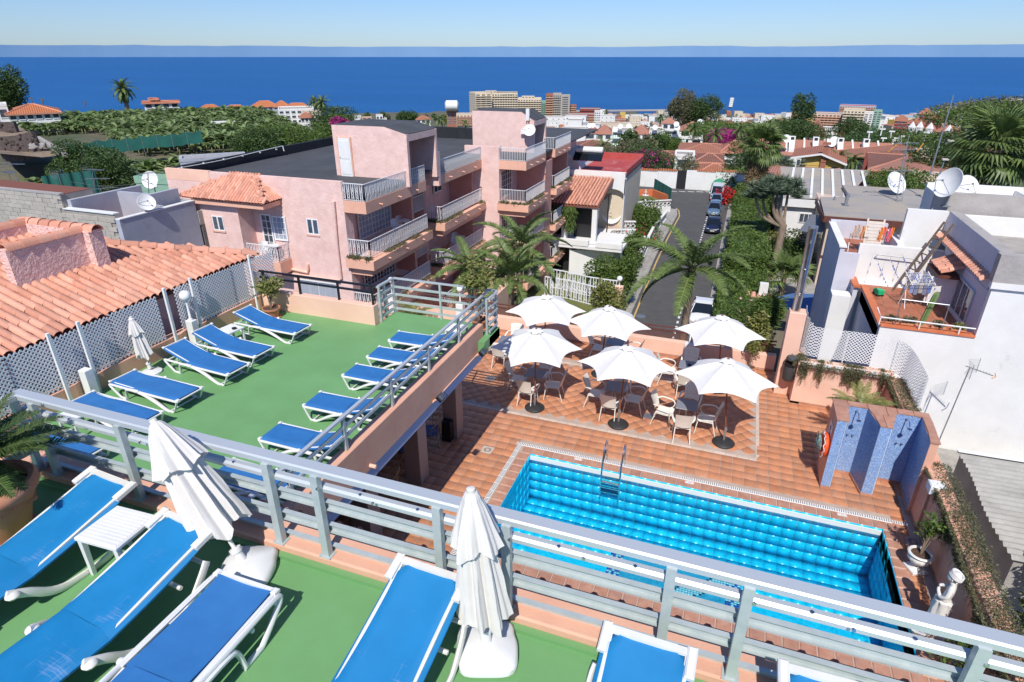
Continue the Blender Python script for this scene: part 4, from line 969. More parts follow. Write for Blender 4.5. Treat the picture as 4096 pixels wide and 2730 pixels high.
# shower block
t=thing('shower_block','pink shower wall with blue mosaic, two shower bays and terracotta coping','shower')
H=1.9
pl=[(2.86,13.42),(3.06,13.42),(3.13,14.20),(3.57,14.20),(3.72,13.45),(3.95,13.45),(4.17,14.20),(4.66,14.20),(4.60,13.10),(4.76,13.10),(4.80,14.36),(2.86,14.36)]
s=MB();s.prism(pl,0,H-.03);s.obj('wall',M['pink'],t)
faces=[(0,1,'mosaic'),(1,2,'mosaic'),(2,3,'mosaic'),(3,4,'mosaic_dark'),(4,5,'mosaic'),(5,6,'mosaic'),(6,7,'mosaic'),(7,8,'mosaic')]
for i,j,mm in faces:
 a=Vector((*pl[i],0));b=Vector((*pl[j],0));d=(b-a);L0=d.length;d.normalize();n_=Vector((d.y,-d.x,0));q=.027
 g_=MB();g_.quad(a+n_*.003+Vector((0,0,.07)),b+n_*.003+Vector((0,0,.07)),b+n_*.003+Vector((0,0,H-.03)),a+n_*.003+Vector((0,0,H-.03)))
 go=g_.obj('mosaic_panel',M['mosaic_grout'],t)
 mt_=[];me_=MB();me_.add([(-.0115,0,-.0115),(.0115,0,-.0115),(.0115,0,.0115),(-.0115,0,.0115)],[(0,1,2,3)])
 rot=Matrix((d,-n_,Vector((0,0,1)))).transposed().to_4x4()
 for u in range(int(L0/q)):
  for v in range(int((H-.1)/q)):mt_.append(T(*(a+d*(q*(u+.5))+n_*.0055+Vector((0,0,.07+q*(v+.5)))))@rot)
 joined('mosaic_tiles',me_.mesh('mosaic_tiles',[M['mosaic']]),mt_,go,kind='stuff')
 g_=MB();g_.bar(a+n_*.008+Vector((0,0,.034)),b+n_*.008+Vector((0,0,.034)),.016,.068);g_.obj('skirting_tile',M['tile_coping'],t)
cp=[((2.84,13.40),(3.10,13.40),(3.12,13.70),(2.84,13.70)),((2.84,13.71),(3.12,13.71),(3.14,14.0),(2.84,14.0)),((2.84,14.01),(3.15,14.01),(3.15,14.20),(3.15,14.38),(2.84,14.38)),((3.16,14.18),(3.56,14.18),(3.56,14.38),(3.16,14.38)),((3.57,14.18),(3.63,13.95),(3.94,13.95),(3.94,14.38),(3.57,14.38)),((3.64,13.94),(3.71,13.43),(3.83,13.43),(3.83,13.94)),((3.84,13.43),(3.96,13.43),(4.08,13.94),(3.84,13.94)),((3.95,13.95),(4.09,13.95),(4.17,14.18),(4.17,14.38),(3.95,14.38)),((4.18,14.18),(4.5,14.18),(4.5,14.38),(4.18,14.38)),((4.51,14.18),(4.65,14.18),(4.65,13.9),(4.82,13.9),(4.82,14.38),(4.51,14.38)),((4.635,13.5),(4.80,13.5),(4.815,13.89),(4.65,13.89)),((4.59,13.08),(4.78,13.08),(4.795,13.49),(4.63,13.49))]
for p in cp:s=MB();s.prism(p,H-.028,H+.002);s.obj('coping_tile',M['tile_coping'],t)
for x in(3.36,4.38):
 s=MB();s.tube(spath([(x,14.2,1.78),(x+.01,14.02,1.80),(x+.02,13.9,1.72)],4),.011,8);s.lathe([(.05,0),(.05,.012),(.015,.03)],14,x+.02,13.89,1.68);s.lathe([(.03,0),(.03,.01)],10,x,14.18,1.77);s.obj('shower_head',M['chrome'],t,True)
 for dx,z in((-.06,1.12),(.05,1.12),(.0,1.35)):
  s=MB();s.tube([(x+dx,14.19,z),(x+dx,14.14,z)],.018,8);s.obj('tap',M['chrome'],t,True)
s=MB();s.box(2.845,2.858,13.62,13.98,.95,1.55);s.obj('plaque',M['white_tile'],t)
s=MB()
for k in range(5):a=k*2*PI/5;s.bar((2.843,13.8,1.44),(2.843,13.8+.06*math.cos(a),1.44+.06*math.sin(a)),.02,.004)
for k in range(6):s.bar((2.843,13.68,1.3-k*.05),(2.843,13.92-.05*(k%3),1.3-k*.05+.015),.012,.004)
s.obj('plaque_drawing',mat('plaque_ink',(.10,.12,.35)),t)
t=thing('life_buoy','orange life buoy with a white rope hanging on the side of the shower wall','life buoy',(2.78,13.7,1.02),0)
s=MB();s.tube([(0,.23*math.cos(a*PI/16),.23*math.sin(a*PI/16))for a in range(33)],.06,10,False);s.obj('ring',mat('orange',(.80,.10,.02),None,rough=.5),t,True)
s=MB();s.tube([(-.05+.02*math.sin(a*2.1),(.30+.02*math.sin(a*1.3))*math.cos(a*PI/16),(.30+.02*math.sin(a*1.3))*math.sin(a*PI/16))for a in range(33)],.009,5);s.obj('rope',M['white_plastic'],t,True)
s=MB()
for k in range(3):s.tube([(-.10-.02*k,.2*math.cos(a*PI/12)+.05*k,.17*math.sin(a*PI/12)+.03*k)for a in range(25)],.010,5)
s.obj('coiled_rope',mat('rope_teal',(.06,.16,.16),(.35,.5,.48),20,.9),t,True)
s=MB();s.bar((.0,0,.26),(.09,0,.26),.02);s.bar((0,0,-.28),(.09,0,-.28),.02);s.obj('hook',M['zinc'],t)
# right boundary wall
s=MB();s.cbox(4.72,5.02,3.3,12.56,-.4,1.24,.01);struct('boundary_wall',s,M['pink'])
s=MB();s.cbox(4.67,5.02,12.565,17.42,-.4,1.28,.01);struct('boundary_wall_far',s,M['pink'])
s=MB();s.box(4.705,4.72,3.3,12.56,0,.07);s.box(4.655,4.67,12.565,13.1,0,.07);struct('wall_skirting',s,M['tile_coping'])
trailing('trailing_plant','long olive creeper mat covering the boundary wall from the showers to the near railing',lambda u:(4.93+.05*math.sin(u*9),3.6+9.7*u),26000,.42,8,wide=.42,sidev=(-1,0),twigs=500,top=1.24,size=.038,dens=lambda u:.55+.45*(noise.noise((u*11,4.2,0))>-.2))
trailing('trailing_plant','olive creeper on the boundary wall behind the shower block',lambda u:(4.86,14.3+3.0*u),6000,.3,9,wide=.36,sidev=(-1,0),twigs=80,top=1.28,size=.04)
s=MB();s.cbox(4.60,4.9,12.35,12.62,1.1,1.3,.02);tag(s.obj('capped_pillar',M['white_paint']),'white painted pillar cap showing through the creeper by the showers','pillar')
def urn(label,loc,plant):
 t=thing('urn_plant',label,'urn',loc,0)
 s=MB();s.cbox(-.16,.16,-.16,.16,0,.05,.01,RZ(.4));s.obj('foot_plate',M['statue_white'],t)
 s=MB();s.lathe([(.13,.05),(.07,.09),(.05,.14),(.07,.17),(.15,.21),(.20,.28),(.205,.33),(.19,.36),(.21,.38),(.225,.41),(.205,.43),(.18,.43),(.165,.39),(0,.38)],32,fn=lambda r,a,z:r*(1+(.035*math.cos(12*a)if.18<z<.35 else 0)));s.obj('urn',M['statue_white'],t,True)
 s=MB();s.add([(.17*math.cos(2*PI*j/16),.17*math.sin(2*PI*j/16),.395)for j in range(16)],[tuple(range(16))]);s.obj('soil',M['soil'],t)
 rs=random.Random(int(loc[1]*10));pts=[];s=MB()
 for i in range(8 if plant else 4):
  a=rs.uniform(0,6.28)if not plant else rs.gauss(.9,.8);d=rs.uniform(.1,.42);e=Vector((d*math.cos(a),d*math.sin(a),(rs.uniform(.85,1.3)if plant else rs.uniform(.5,.8))));m_=Vector((e.x*.3,e.y*.3,.4+(e.z-.4)*.55))
  s.tube([(0,0,.39),m_,e],[.014,.009,.004],5)
  for k in range(70):u=rs.uniform(.35,1.1);b=m_.lerp(e,u);pts.append(tuple(b+Vector((rs.gauss(0,.055),rs.gauss(0,.055),rs.gauss(0,.055)))))
 s.obj('stem',M['bark'],t);leaves('foliage',pts,.085,M['leaf_green'],t,.42,.5)
urn('white fluted urn with a leafy shrub, nearest the showers by the pink wall',(4.42,11.28,0),True)
urn('white fluted urn at the bottom right corner seen through the railing',(4.42,7.9,0),False)
bush_in_pot('potted_shrub','low shrub with long leaves between the statue and the boundary wall',(4.5,8.75,0),.16,.2,.95,.35,'leaf_green',360,8,.10)
def skin_fig(name,pts,edges,m,parent,sub=2,root=0):
 me=bpy.data.meshes.new(name);me.from_pydata([p[:3]for p in pts],edges,[]);me.materials.append(m)
 o=link(name,me,parent);sk=o.modifiers.new('skin','SKIN');sv=me.skin_vertices[0].data if me.skin_vertices else None
 if sv is None:
  bm=bmesh.new();bm.from_mesh(me);bm.verts.layers.skin.verify();bm.to_mesh(me);bm.free();sv=me.skin_vertices[0].data
 for i,p in enumerate(pts):r_=p[3];sv[i].radius=(r_,r_*(p[4]if len(p)>4 else 1));sv[i].use_root=(i==root)
 sk.use_smooth_shade=True;sb=o.modifiers.new('sub','SUBSURF');sb.levels=sub;sb.render_levels=sub
 return o
t=thing('statue','white garden statue of a figure with folded arms and headscarf by the wall','statue',(4.40,9.72,0),2.7)
s=MB();s.cbox(-.19,.19,-.19,.19,0,.14,.02);s.lathe([(.17,.14),(.15,.2),(.14,.26),(.16,.3)],20);s.obj('pedestal',M['statue_white'],t)
s=MB()
s.lathe([(.13,.28),(.15,.34),(.135,.45),(.145,.58),(.135,.70),(.14,.76)],40,.02,0,0,fn=lambda r,a,z:r*(1+.10*math.sin(7*a+4*z)+.05*math.sin(13*a-6*z)));s.obj('drapery',M['statue_white'],t,True)
B_=[(0.02,0,.74,.105,.8),(.01,0,.84,.085,.85),(-.01,0,.94,.10,.75),(-.02,0,1.03,.11,.7),(-.02,0,1.11,.05),(.0,0,1.17,.042),(.02,0,1.20,.045),(-.02,.12,1.05,.05),(.0,.165,.94,.04),(.09,.13,.87,.035),(.15,.02,.92,.028),(.16,-.04,.95,.025),(-.02,-.12,1.05,.05),(.0,-.165,.95,.04),(.10,-.12,.96,.034),(.15,.0,1.02,.027),(.14,.05,1.05,.025)]
E_=[(0,1),(1,2),(2,3),(3,4),(4,5),(5,6),(3,7),(7,8),(8,9),(9,10),(10,11),(3,12),(12,13),(13,14),(14,15),(15,16)]
skin_fig('torso',B_,E_,M['statue_white'],t)
s=MB();s.ball((.03,0,1.275),.075,20,12,1.22);s.ball((.10,0,1.265),.016,8,5);s.ball((.095,0,1.235),.014,8,4,.6)
for sd in(-1,1):s.ball((.088,sd*.028,1.285),.012,8,5);s.ball((.02,sd*.076,1.27),.016,8,5,1.5)
s.obj('head',M['statue_white'],t,True)
s=MB()
for k in range(5):s.tube([(-.0+.088*math.cos(a*PI/10+.2)-.005*k,.088*math.sin(a*PI/10),1.315+k*.018+.03*math.cos(a*PI/10))for a in range(21)],.022-.002*k,7)
s.ball((-.01,0,1.35),.075,14,8,.8);s.obj('headscarf',M['statue_white'],t,True)
t=thing('shell_basin','white scallop shell basin on the floor beside the statue','basin',(4.12,9.62,.0),0)
s=MB();s.lathe([(.10,0),(.14,.05),(.2,.14),(.21,.16),(.18,.15),(.0,.08)],28,fn=lambda r,a,z:r*(1+.06*math.cos(9*a)*(r>.12)));s.obj('bowl',M['statue_white'],t,True)
s=MB();s.grid(lambda u,v:(-.1-.16*math.sin(PI*u)*(v),-.12+.24*u,.12+.13*v),10,4);s.obj('shell',M['statue_white'],t,True)
def shrub(name,label,c,r,n,size,leaf,seed,lumps=9,cat='shrub',trunk=True,asp=.45,ground=None,flat=.5,group=None):
 t=thing(name,label,cat,(0,0,0),0,group)
 P_=blob_pts(n,c,r,lumps,seed)
 leaves('foliage',P_,size,M[leaf],t,asp,flat)
 if trunk:
  g_=ground if ground is not None else c[2]-r[2];s=MB();rs=random.Random(seed)
  for k in range(5):e=Vector((c[0]+rs.uniform(-.5,.5)*r[0],c[1]+rs.uniform(-.5,.5)*r[1],c[2]+rs.uniform(-.2,.4)*r[2]));s.tube([(c[0]+rs.uniform(-.1,.1)*r[0],c[1],g_),((c[0]+e.x)/2,(c[1]+e.y)/2,(g_+e.z)/2+.1),e],[.05*min(1,r[0])+.01,.03*min(1,r[0])+.008,.01],5)
  s.obj('stem',M['bark'],t)
 return t
shrub('schefflera_bush','yellow green schefflera bush behind the front wall beside the pink column',(1.35,19.7,.8),(.45,.35,.95),2600,.13,'leaf_yellow',21)
shrub('bamboo_bush','bright green bamboo-like bush behind the front wall left of the steel chimney',(1.5,20.6,1.5),(.6,.5,.8),3800,.24,'leaf_green',22,asp=.14)
shrub('hibiscus_bush','shrub with pale pink flowers on the street side of the front wall',(.75,22.2,.4),(.8,.7,.9),4200,.10,'leaf_green',23)
P_=blob_pts(46,(.7,22.0,.7),(.8,.7,.8),8,24,.95);leaves('hibiscus_flowers',P_,.11,mat('flower_pink',(.78,.42,.45),None,rand=.2,trans=.3),bpy.data.objects['hibiscus_bush'],.9,.6,kind='stuff')
bush_in_pot('potted_schefflera','yellow green schefflera in a terracotta pot in the corner behind the end railing',(-5.36,12.36,3.3),.2,.26,1.9,.40,'leaf_yellow',1200,14,.11)
bush_in_pot('potted_schefflera','thin schefflera in a white pot at the right end of the front wall',(1.2,19.0,0),.17,.2,1.3,.22,'leaf_yellow',420,15,.10)
t=thing('yellow_cycad','yellow green cycad rosette behind the corner of the silver railing','plant',(-10.6,18.2,0))
fm=frond_mesh(.95,30,.02,.2,.75,.3).mesh('frond',[M['leaf_yellow'],M['palm_stem']])
for i in range(22):link('frond',fm,t,mtx=T(0,0,.55)@RZ(i*2.399)@RY(-rnd(.1,1.0)))
s=MB();s.lathe([(.12,0),(.15,.3),(.1,.55),(0,.6)],10);s.obj('trunk',M['bark'],t)
s=MB();s.box(-14.5,-11.2,12.4,19.5,-.4,-.01);struct('deck_extension',s,M['tile_coping'])
# pink apartment hotel
mat('felt',(.055,.058,.064),(.075,.078,.085),.7,.85,bump=.2,bscale=30,dirt=((.07,.075,.085),1.3,.55,.9))
mat('felt_dark',(.012,.013,.017),(.02,.022,.028),2,.8)
mat('peach_trim',(.76,.42,.30),(.82,.47,.34),1.2,.85,bump=.2,bscale=20,dirt=((.6,.32,.24),.9,.55,1.0),spec=.2)
mat('loggia',(.64,.33,.26),(.70,.38,.31),1.5,.9,bump=.2,bscale=30,spec=.1)
mat('curtain',(.42,.45,.50),(.30,.33,.38),3,.8,stretch=(9,9,.4))
mat('window_glass',(.03,.04,.05),(.10,.12,.15),1.2,.05,spec=.9)
mat('iron_white',(.80,.80,.80),None,rough=.5)
ho=thing('apartment_hotel','pink stucco apartment hotel with stacked balconies, black flat roof and two roof towers','building')
def hb(name,m,*boxes,**kw):
 s=MB()
 for b in boxes:s.box(*b)
 return s.obj(name,M[m],ho,**kw)
ZR=3.4
hb('wall','stucco_pink',(-28.36,-18.61,24.76,45.9,-9,3.39),(-28.36,-17.5,24.488,24.75,-9,3.39),(-18.6,-15.31,38.87,60.0,-9,2.6),(-18.6,-17.5,24.75,25.1,-9,2.5))
hb('parapet_wall','stucco_pink',(-25.4,-17.52,24.488,24.72,3.392,3.93))
hb('parapet_wall','peach',(-28.36,-25.42,24.49,24.72,3.4,3.96))
hb('roof','felt',(-28.1,-16.4,24.73,45.6,3.3,3.405),(-18.0,-13.2,38.9,49.0,2.95,3.09),(-19.0,-13.3,45.7,60,2.90,3.0))
hb('roof_parapet','felt_dark',(-28.36,-28.1,24.74,45.9,3.3,3.95),(-28.1,-19.0,45.6,45.9,3.3,4.22))
s=MB();s.tube(spath([(-28.06,24.9,3.88),(-28.04,28,3.86),(-28.04,31,3.94),(-28.0,33.4,4.02)],6),.02,6);s.tube([(-28.0,33.4,4.02),(-27.95,33.4,3.7)],.03,6);s.obj('roof_pipe',M['white_paint'],ho,True)
s=MB()
for k in range(6):s.box(-28.1,-28.0,25.3+k*1.5,25.36+k*1.5,3.84,3.92)
s.obj('pipe_clips',M['white_paint'],ho,kind='stuff')
def tower(x0,xk,x1,y0,y1,zt,zs,zb=3.05):
 s=MB();pr_=[(x0,zb),(x1,zb),(x1,zs),(xk,zt),(x0,zt)];n=5
 vs=[(x,y0,z)for x,z in pr_]+[(x,y0+.22,z)for x,z in pr_]
 s.add(vs,[tuple(range(n)),tuple(range(2*n-1,n-1,-1))]+[((i+1)%n,i,n+i,n+(i+1)%n)for i in range(n)])
 vs=[(x,y1-.22,z)for x,z in pr_]+[(x,y1,z)for x,z in pr_]
 s.add(vs,[tuple(range(n)),tuple(range(2*n-1,n-1,-1))]+[((i+1)%n,i,n+i,n+(i+1)%n)for i in range(n)])
 s.box(x0,x0+.2,y0+.22,y1-.22,zb,zt-.02);s.obj('tower_wall',M['stucco_pink'],ho)
 s=MB();s.box(x1-.18,x1-.0,y0+.221,y1-.221,zs-.34,zs-.02);s.obj('tower_lintel',M['stucco_pink'],ho)
 s=MB();s.box(x0+.2,x1-1.4,y0+.221,y1-.221,zb,zs-.1);s.obj('tower_recess',M['loggia'],ho)
 s=MB();s.slab([(x0+.0,y0+.03,zt+.02),(xk,y0+.03,zt+.02),(xk,y1-.03,zt+.02),(x0,y1-.03,zt+.02)],.06);s.slab([(xk,y0+.03,zt+.02),(x1-.02,y0+.03,zs+.02),(x1-.02,y1-.03,zs+.02),(xk,y1-.03,zt+.02)],.06);s.obj('tower_roof',M['felt'],ho)
tower(-20.55,-17.4,-16.12,28.5,31.9,6.0,5.66)
tower(-18.5,-14.8,-13.85,42.3,45.2,5.78,5.22)
s=MB();s.box(-17.6,-16.13,31.91,32.15,2.5,4.4);s.obj('pier',M['stucco_pink'],ho)
def door_panel(x0,x1,y,z0,z1,parent=ho,name='door'):
 s=MB();s.box(x0,x1,y-.04,y-.0,z0,z1);d=s.obj(name,M['white_paint'],parent)
 s=MB();w_=x1-x0;s.box(x0+.12*w_,x1-.12*w_,y-.055,y-.042,z0+.12,z0+.78);s.box(x0+.12*w_,x1-.12*w_,y-.055,y-.042,z0+.92,z1-.14);s.obj('panel',M['white_paint'],d)
 s=MB();s.tube([(x0+.07,y-.05,(z0+z1)/2),(x0+.07,y-.10,(z0+z1)/2)],.02,6);s.obj('handle',M['chrome'],d)
s=MB();s.box(-20.28,-19.42,28.44,28.502,3.38,5.42);s.obj('door_recess',M['pink'],ho)
door_panel(-20.2,-19.48,28.44,3.4,5.38)
s=MB();s.box(-14.40,-14.16,42.1,42.28,5.25,6.02);s.obj('vent_pipe',M['white_paint'],ho);s=MB();s.tube([(-14.28,42.2,5.3),(-14.28,42.2,4.7)],.05,6);s.tube([(-14.46,42.25,4.5),(-14.5,42.25,3.1)],.015,4);s.obj('cable',M['peach_trim'],ho)
def dish(label,c,r,az,el=.5,group='satellite dishes',foot=.5):
 t=thing('satellite_dish',label,'satellite dish',c,0,group)
 mt=RZ(az)@RY(PI/2-el)
 s=MB();s.lathe([(0.001,0)]+[(r*k/8,.28*r*(k/8)**2)for k in range(1,9)]+[(r*1.02,.28*r-.01)]+[(r*k/8,.28*r*(k/8)**2-.02*r-.01)for k in range(8,0,-1)],28);s.xf(mt);s.obj('reflector',M['white_paint'],t,True)
 s=MB();tip=mt@Vector((0,0,.75*r));s.bar(mt@Vector((0,-r*.98,.26*r)),tip,.02*max(1,r));s.bar(mt@Vector((r*.7,r*.6,.26*r)),tip,.014*max(1,r));s.ball(tuple(tip),.07*max(r,.6),8,6);s.obj('feed_arm',M['zinc'],t)
 s=MB();bk=mt@Vector((0,0,-.1*r));s.tube([bk,bk-(mt@Vector((0,0,.12)))*1.0,Vector((bk.x*1.6,bk.y*1.6,-foot))],.03*max(1,r),6);s.box(bk.x*1.6-.12,bk.x*1.6+.12,bk.y*1.6-.12,bk.y*1.6+.12,-foot,-foot+.03);s.obj('mast',M['zinc'],t)
 return t
SOUTH=-1.4
dish('round white satellite dish fixed to the far pink roof tower',(-14.05,41.9,4.62),.42,SOUTH,.55,foot=.3)
s=MB();s.cbox(-14.75,-14.3,42.05,42.28,4.35,4.62,.02);s.obj('junction_box',M['white_paint'],ho)
def railing_mb(P_,h=.82,sp=.115,r=.011,scroll=True,top=.022):
 s=MB();up=Vector((0,0,1))
 for i in range(len(P_)-1):
  a,b=Vector(P_[i]),Vector(P_[i+1]);d=b-a;L=d.length;n=max(1,int(L/sp))
  s.bar(a+up*h,b+up*h,top*2,top*1.4);s.bar(a+up*.05,b+up*.05,top,top)
  e=d.normalized()
  for k in range(n+1):
   p=a+d*(k/n);s.bar(p,p+up*h,r*2)
   if scroll and k<n and k%2==0:
    q=a+d*((k+.5)/n);w_=L/n*.36
    pts=[q+e*(w_*math.sin(2*PI*t*1.5))+up*(h*.15+h*.66*t)for t in[j/10 for j in range(11)]]
    pts2=[q-e*(w_*math.sin(2*PI*t*1.5))+up*(h*.15+h*.66*t)for t in[j/10 for j in range(11)]]
    s.tube(pts,r*.9,3,False);s.tube(pts2,r*.9,3,False)
 return s
def glazing(x,y0,y1,z0,z1,nx,nz,parent=ho,m='window_glass',th=.06,axis='x',gname='window'):
 """framed glazing with bars, in the plane x = const (axis x) or y = const (axis y)"""
 def bx(s,u0,u1,w0,w1,d0,d1):
  if axis=='x':s.box(x+d0,x+d1,u0,u1,w0,w1)
  else:s.box(u0,u1,x-d1,x-d0,w0,w1)
 s=MB();f=.07
 for a in((y0,y1,z0,z0+f),(y0,y1,z1-f,z1),(y0,y0+f,z0+f,z1-f),(y1-f,y1,z0+f,z1-f)):bx(s,a[0],a[1],a[2],a[3],0,th)
 fr=s.obj(gname,M['iron_white'],parent)
 s=MB();bx(s,y0+f,y1-f,z0+f,z1-f,.005,.012);s.obj('pane',M[m],fr)
 s=MB();bx(s,y0+f,y1-f,z0+f,z1-f,-.03,-.02)if False else None
 s=MB()
 for i in range(1,nx):
  u=y0+(y1-y0)*i/nx;wd=.035 if i%4==0 else.014;bx(s,u-wd,u+wd,z0+f,z1-f,.013,th-.015)
 for j in range(1,nz):w_=z0+(z1-z0)*j/nz;bx(s,y0+f,y1-f,w_-.012,w_+.012,.013,th-.018)
 if s.v:s.obj('glazing_bars',M['iron_white'],fr,kind='stuff')
 return fr
def planter(x0,x1,y0,y1,z,seed,along='y'):
 P_=[];rs=np.random.RandomState(seed)
 while len(P_)<900:
  u=rs.uniform()
  if noise.noise((u*6,seed*.7,0))<-.12:continue
  x=x0+(x1-x0)*rs.uniform();y=y0+(y1-y0)*rs.uniform()
  if along=='y':y=y0+(y1-y0)*u
  else:x=x0+(x1-x0)*u
  P_.append((x+rs.normal(0,.07),y+rs.normal(0,.07),z+rs.uniform(-.1,.16)*(.6+noise.noise((u*15,seed,2)))))
 leaves('planter_greenery',P_,.11,M['leaf_olive'],ho,.35,.7,kind='stuff')
def balcony(x_in,x_out,y0,y1,z,front_from,box=True,top=False,scroll=True,seed=0):
 """slab at floor z (rail foot) from x_in to x_out; its front side wall spans front_from..x_out at y0"""
 if top:
  s=MB();s.box(x_in,x_out,y0,y1,z-.56,z-.002);s.obj('balcony_slab',M['peach_trim'],ho)
  s=MB();s.box(x_in,x_out-.12,y0+.12,y1-.01,z-.001,z+.004);s.obj('balcony_floor',M['felt'],ho)
 else:
  s=MB();s.box(x_in,x_out-.05,y0+.05,y1-.0,z-.95,z-.56);s.obj('balcony_slab',M['peach_trim'],ho)
  s=MB();s.box(front_from-.1,x_out+.26,y0-.22,y0+.10,z-.56,z-.10);s.box(x_out-.08,x_out+.26,y0+.101,y1,z-.56,z-.10);s.box(x_in,x_out-.081,y0+.101,y1,z-.56,z-.3);s.obj('planter_box',M['peach_trim'],ho)
  planter(x_out+.0,x_out+.2,y0,y1-.1,z-.06,seed+1);planter(front_from,x_out,y0-.14,y0+.02,z-.06,seed+2,'x')
 s=railing_mb([(front_from,y0+.05,z),(x_out-.04,y0+.05,z),(x_out-.04,y1-.04,z)],scroll=scroll);s.obj('balcony_railing',M['iron_white'],ho,kind='stuff')
 s=MB()
 for k in range(3):y=y0+(y1-y0)*(.2+.3*k);s.tube([(x_out+(0 if top else.24),y,z-.3),(x_out+(.2 if top else.4),y,z-.32)],.035,8)
 s.obj('spout',M['peach_trim'],ho,kind='stuff')
def plastic_set(x,y,z,which):
 t=thing('balcony_chair','white plastic chair on the %s'%which,'chair',(x,y,z),rnd(0,6),'white plastic chairs on the hotel balconies')
 s=MB();s.cbox(-.2,.2,-.2,.2,.4,.43,.01);s.obj('seat',M['white_plastic'],t)
 s=MB();s.grid(lambda u,v:((u-.5)*.46,-.2-.1*v+.12*abs(2*u-1)**2,.43+.42*v-.08*abs(2*u-1)**2*v),8,5);s.obj('backrest',M['white_plastic'],t)
 for a in(-.18,.18):
  for b in(-.18,.18):s=MB();s.tube([(a,b,.4),(a*1.2,b*1.2,0)],[.025,.015],4);s.obj('leg',M['white_plastic'],t)
def plastic_table(x,y,z,which):
 t=thing('balcony_table','round white plastic table on the %s'%which,'table',(x,y,z),0,'white plastic tables on the hotel balconies')
 s=MB();s.lathe([(0,.70),(.36,.70),(.36,.73),(0,.73)],20);s.obj('table_top',M['white_plastic'],t)
 for k in range(4):s=MB();a=k*PI/2;s.tube([(.22*math.cos(a),.22*math.sin(a),.7),(.3*math.cos(a),.3*math.sin(a),0)],.02,5);s.obj('leg',M['white_plastic'],t)
lev=(3.05,.35,-2.4,-5.15)
for i,z in enumerate(lev):
 top=i==0
 balcony(-18.6,-16.28,24.5,30.6,z,-17.5,top=top,seed=10+i)
 balcony(-18.6,-16.28,32.4,38.58,z,-17.35 if top else-17.2,top=top,scroll=not top,seed=20+i)
 balcony(-15.3,-13.15,38.62,43.0,z,-15.03,top=top,scroll=False,seed=30+i)
 balcony(-15.3,-13.0,44.8,49.2,z,-13.9,top=top,scroll=False,seed=40+i)
 s=MB();s.box(-18.6,-17.3,30.61,30.85,z-2.7,z-.57);s.box(-18.6,-17.3,32.1,32.38,z-2.7,z-.57);s.box(-18.6,-17.3,30.86,32.09,z-.9,z-.57);s.obj('stair_pier',M['loggia'],ho)
 s=railing_mb([(-17.32,30.86,z-2.0),(-17.32,32.1,z-2.0)],h=.9,scroll=i>0);s.obj('stair_railing',M['iron_white'],ho,kind='stuff')
 if i<3:
  zf=lev[i+1]if i<3 else z-2.8
  zc=z-(.57 if top else.96)
  glazing(-18.55,27.0,30.3,zf+.0,zc-.25,10,6,m='curtain' if i==0 else 'window_glass',gname='balcony_door')
  s=MB();s.box(-18.58,-18.5,25.3,26.2,zf,zc-.35);dd_=s.obj('louvre_door',M['white_paint'],ho)
  s=MB()
  for k in range(22):s.box(-18.50,-18.47,25.4,26.1,zf+.15+k*.075,zf+.19+k*.075)
  s.obj('louvre_slats',M['iron_white'],dd_,kind='stuff')
  glazing(-18.55,33.2,34.6,zf,zc-.3,4,5,gname='balcony_door');glazing(-18.55,35.8,37.0,zf+.8,zc-.35,2,2)
  glazing(-15.28,39.0,41.6,zf,zc-.25,6,5,gname='balcony_door');glazing(-15.28,45.2,47.4,zf,zc-.25,5,5,gname='balcony_door')
hb('partition_wall','stucco_pink',(-17.5,-15.05,38.6,38.85,-9,3.9),(-15.31,-15.05,38.86,39.1,-9,3.9))
hb('partition_wall','loggia',(-15.3,-13.35,42.85,43.1,-9,3.02),(-15.3,-13.2,43.11,44.79,-9,2.4),(-15.3,-13.3,49.25,49.5,-9,2.4),(-18.6,-16.9,38.3,38.59,-9,2.48))
hb('stair_roof','peach_trim',(-18.6,-17.0,30.62,32.38,2.52,3.3))
for i,(x,y,z,wh_)in enumerate(((-17.6,29.4,.35,'first hotel balcony below the roof'),(-17.3,28.7,.35,'first hotel balcony below the roof, nearer the glass'),(-17.5,36.6,-2.4,'middle hotel balcony beside the pillar'),(-17.2,35.8,-2.4,'middle hotel balcony by its railing'),(-14.3,39.6,-5.15,'far hotel balcony near the garden'))):plastic_set(x,y,z,wh_)
for x,y,z,wh_ in((-17.1,29.2,.35,'first hotel balcony below the roof'),(-17.0,36.3,-2.4,'middle hotel balcony beside the pillar'),(-17.2,33.2,-2.4,'middle hotel balcony at its near corner')):plastic_table(x,y,z,wh_)
hb('bay_wall','stucco_pink',(-26.17,-23.05,23.5,24.487,-9,2.599))
hb('bay_soffit','peach_trim',(-25.6,-21.15,23.2,24.49,2.6,2.82))
s=MB();s.box(-23.05,-21.05,23.6,24.49,-.81,-.16);s.obj('balcony_slab',M['peach_trim'],ho)
s=railing_mb([(-23.02,23.65,-.15),(-21.09,23.65,-.15),(-21.09,24.48,-.15)],sp=.1);s.obj('balcony_railing',M['iron_white'],ho,kind='stuff')
glazing(24.47,-22.56,-21.9,-.14,2.05,2,6,axis='y',gname='balcony_door');glazing(24.47,-21.84,-21.02,.75,2.0,3,4,axis='y',m='curtain')
plastic_table(-21.75,24.02,-.15,'small balcony of the tiled hotel bay');plastic_set(-22.25,24.05,-.15,'small balcony of the tiled hotel bay')
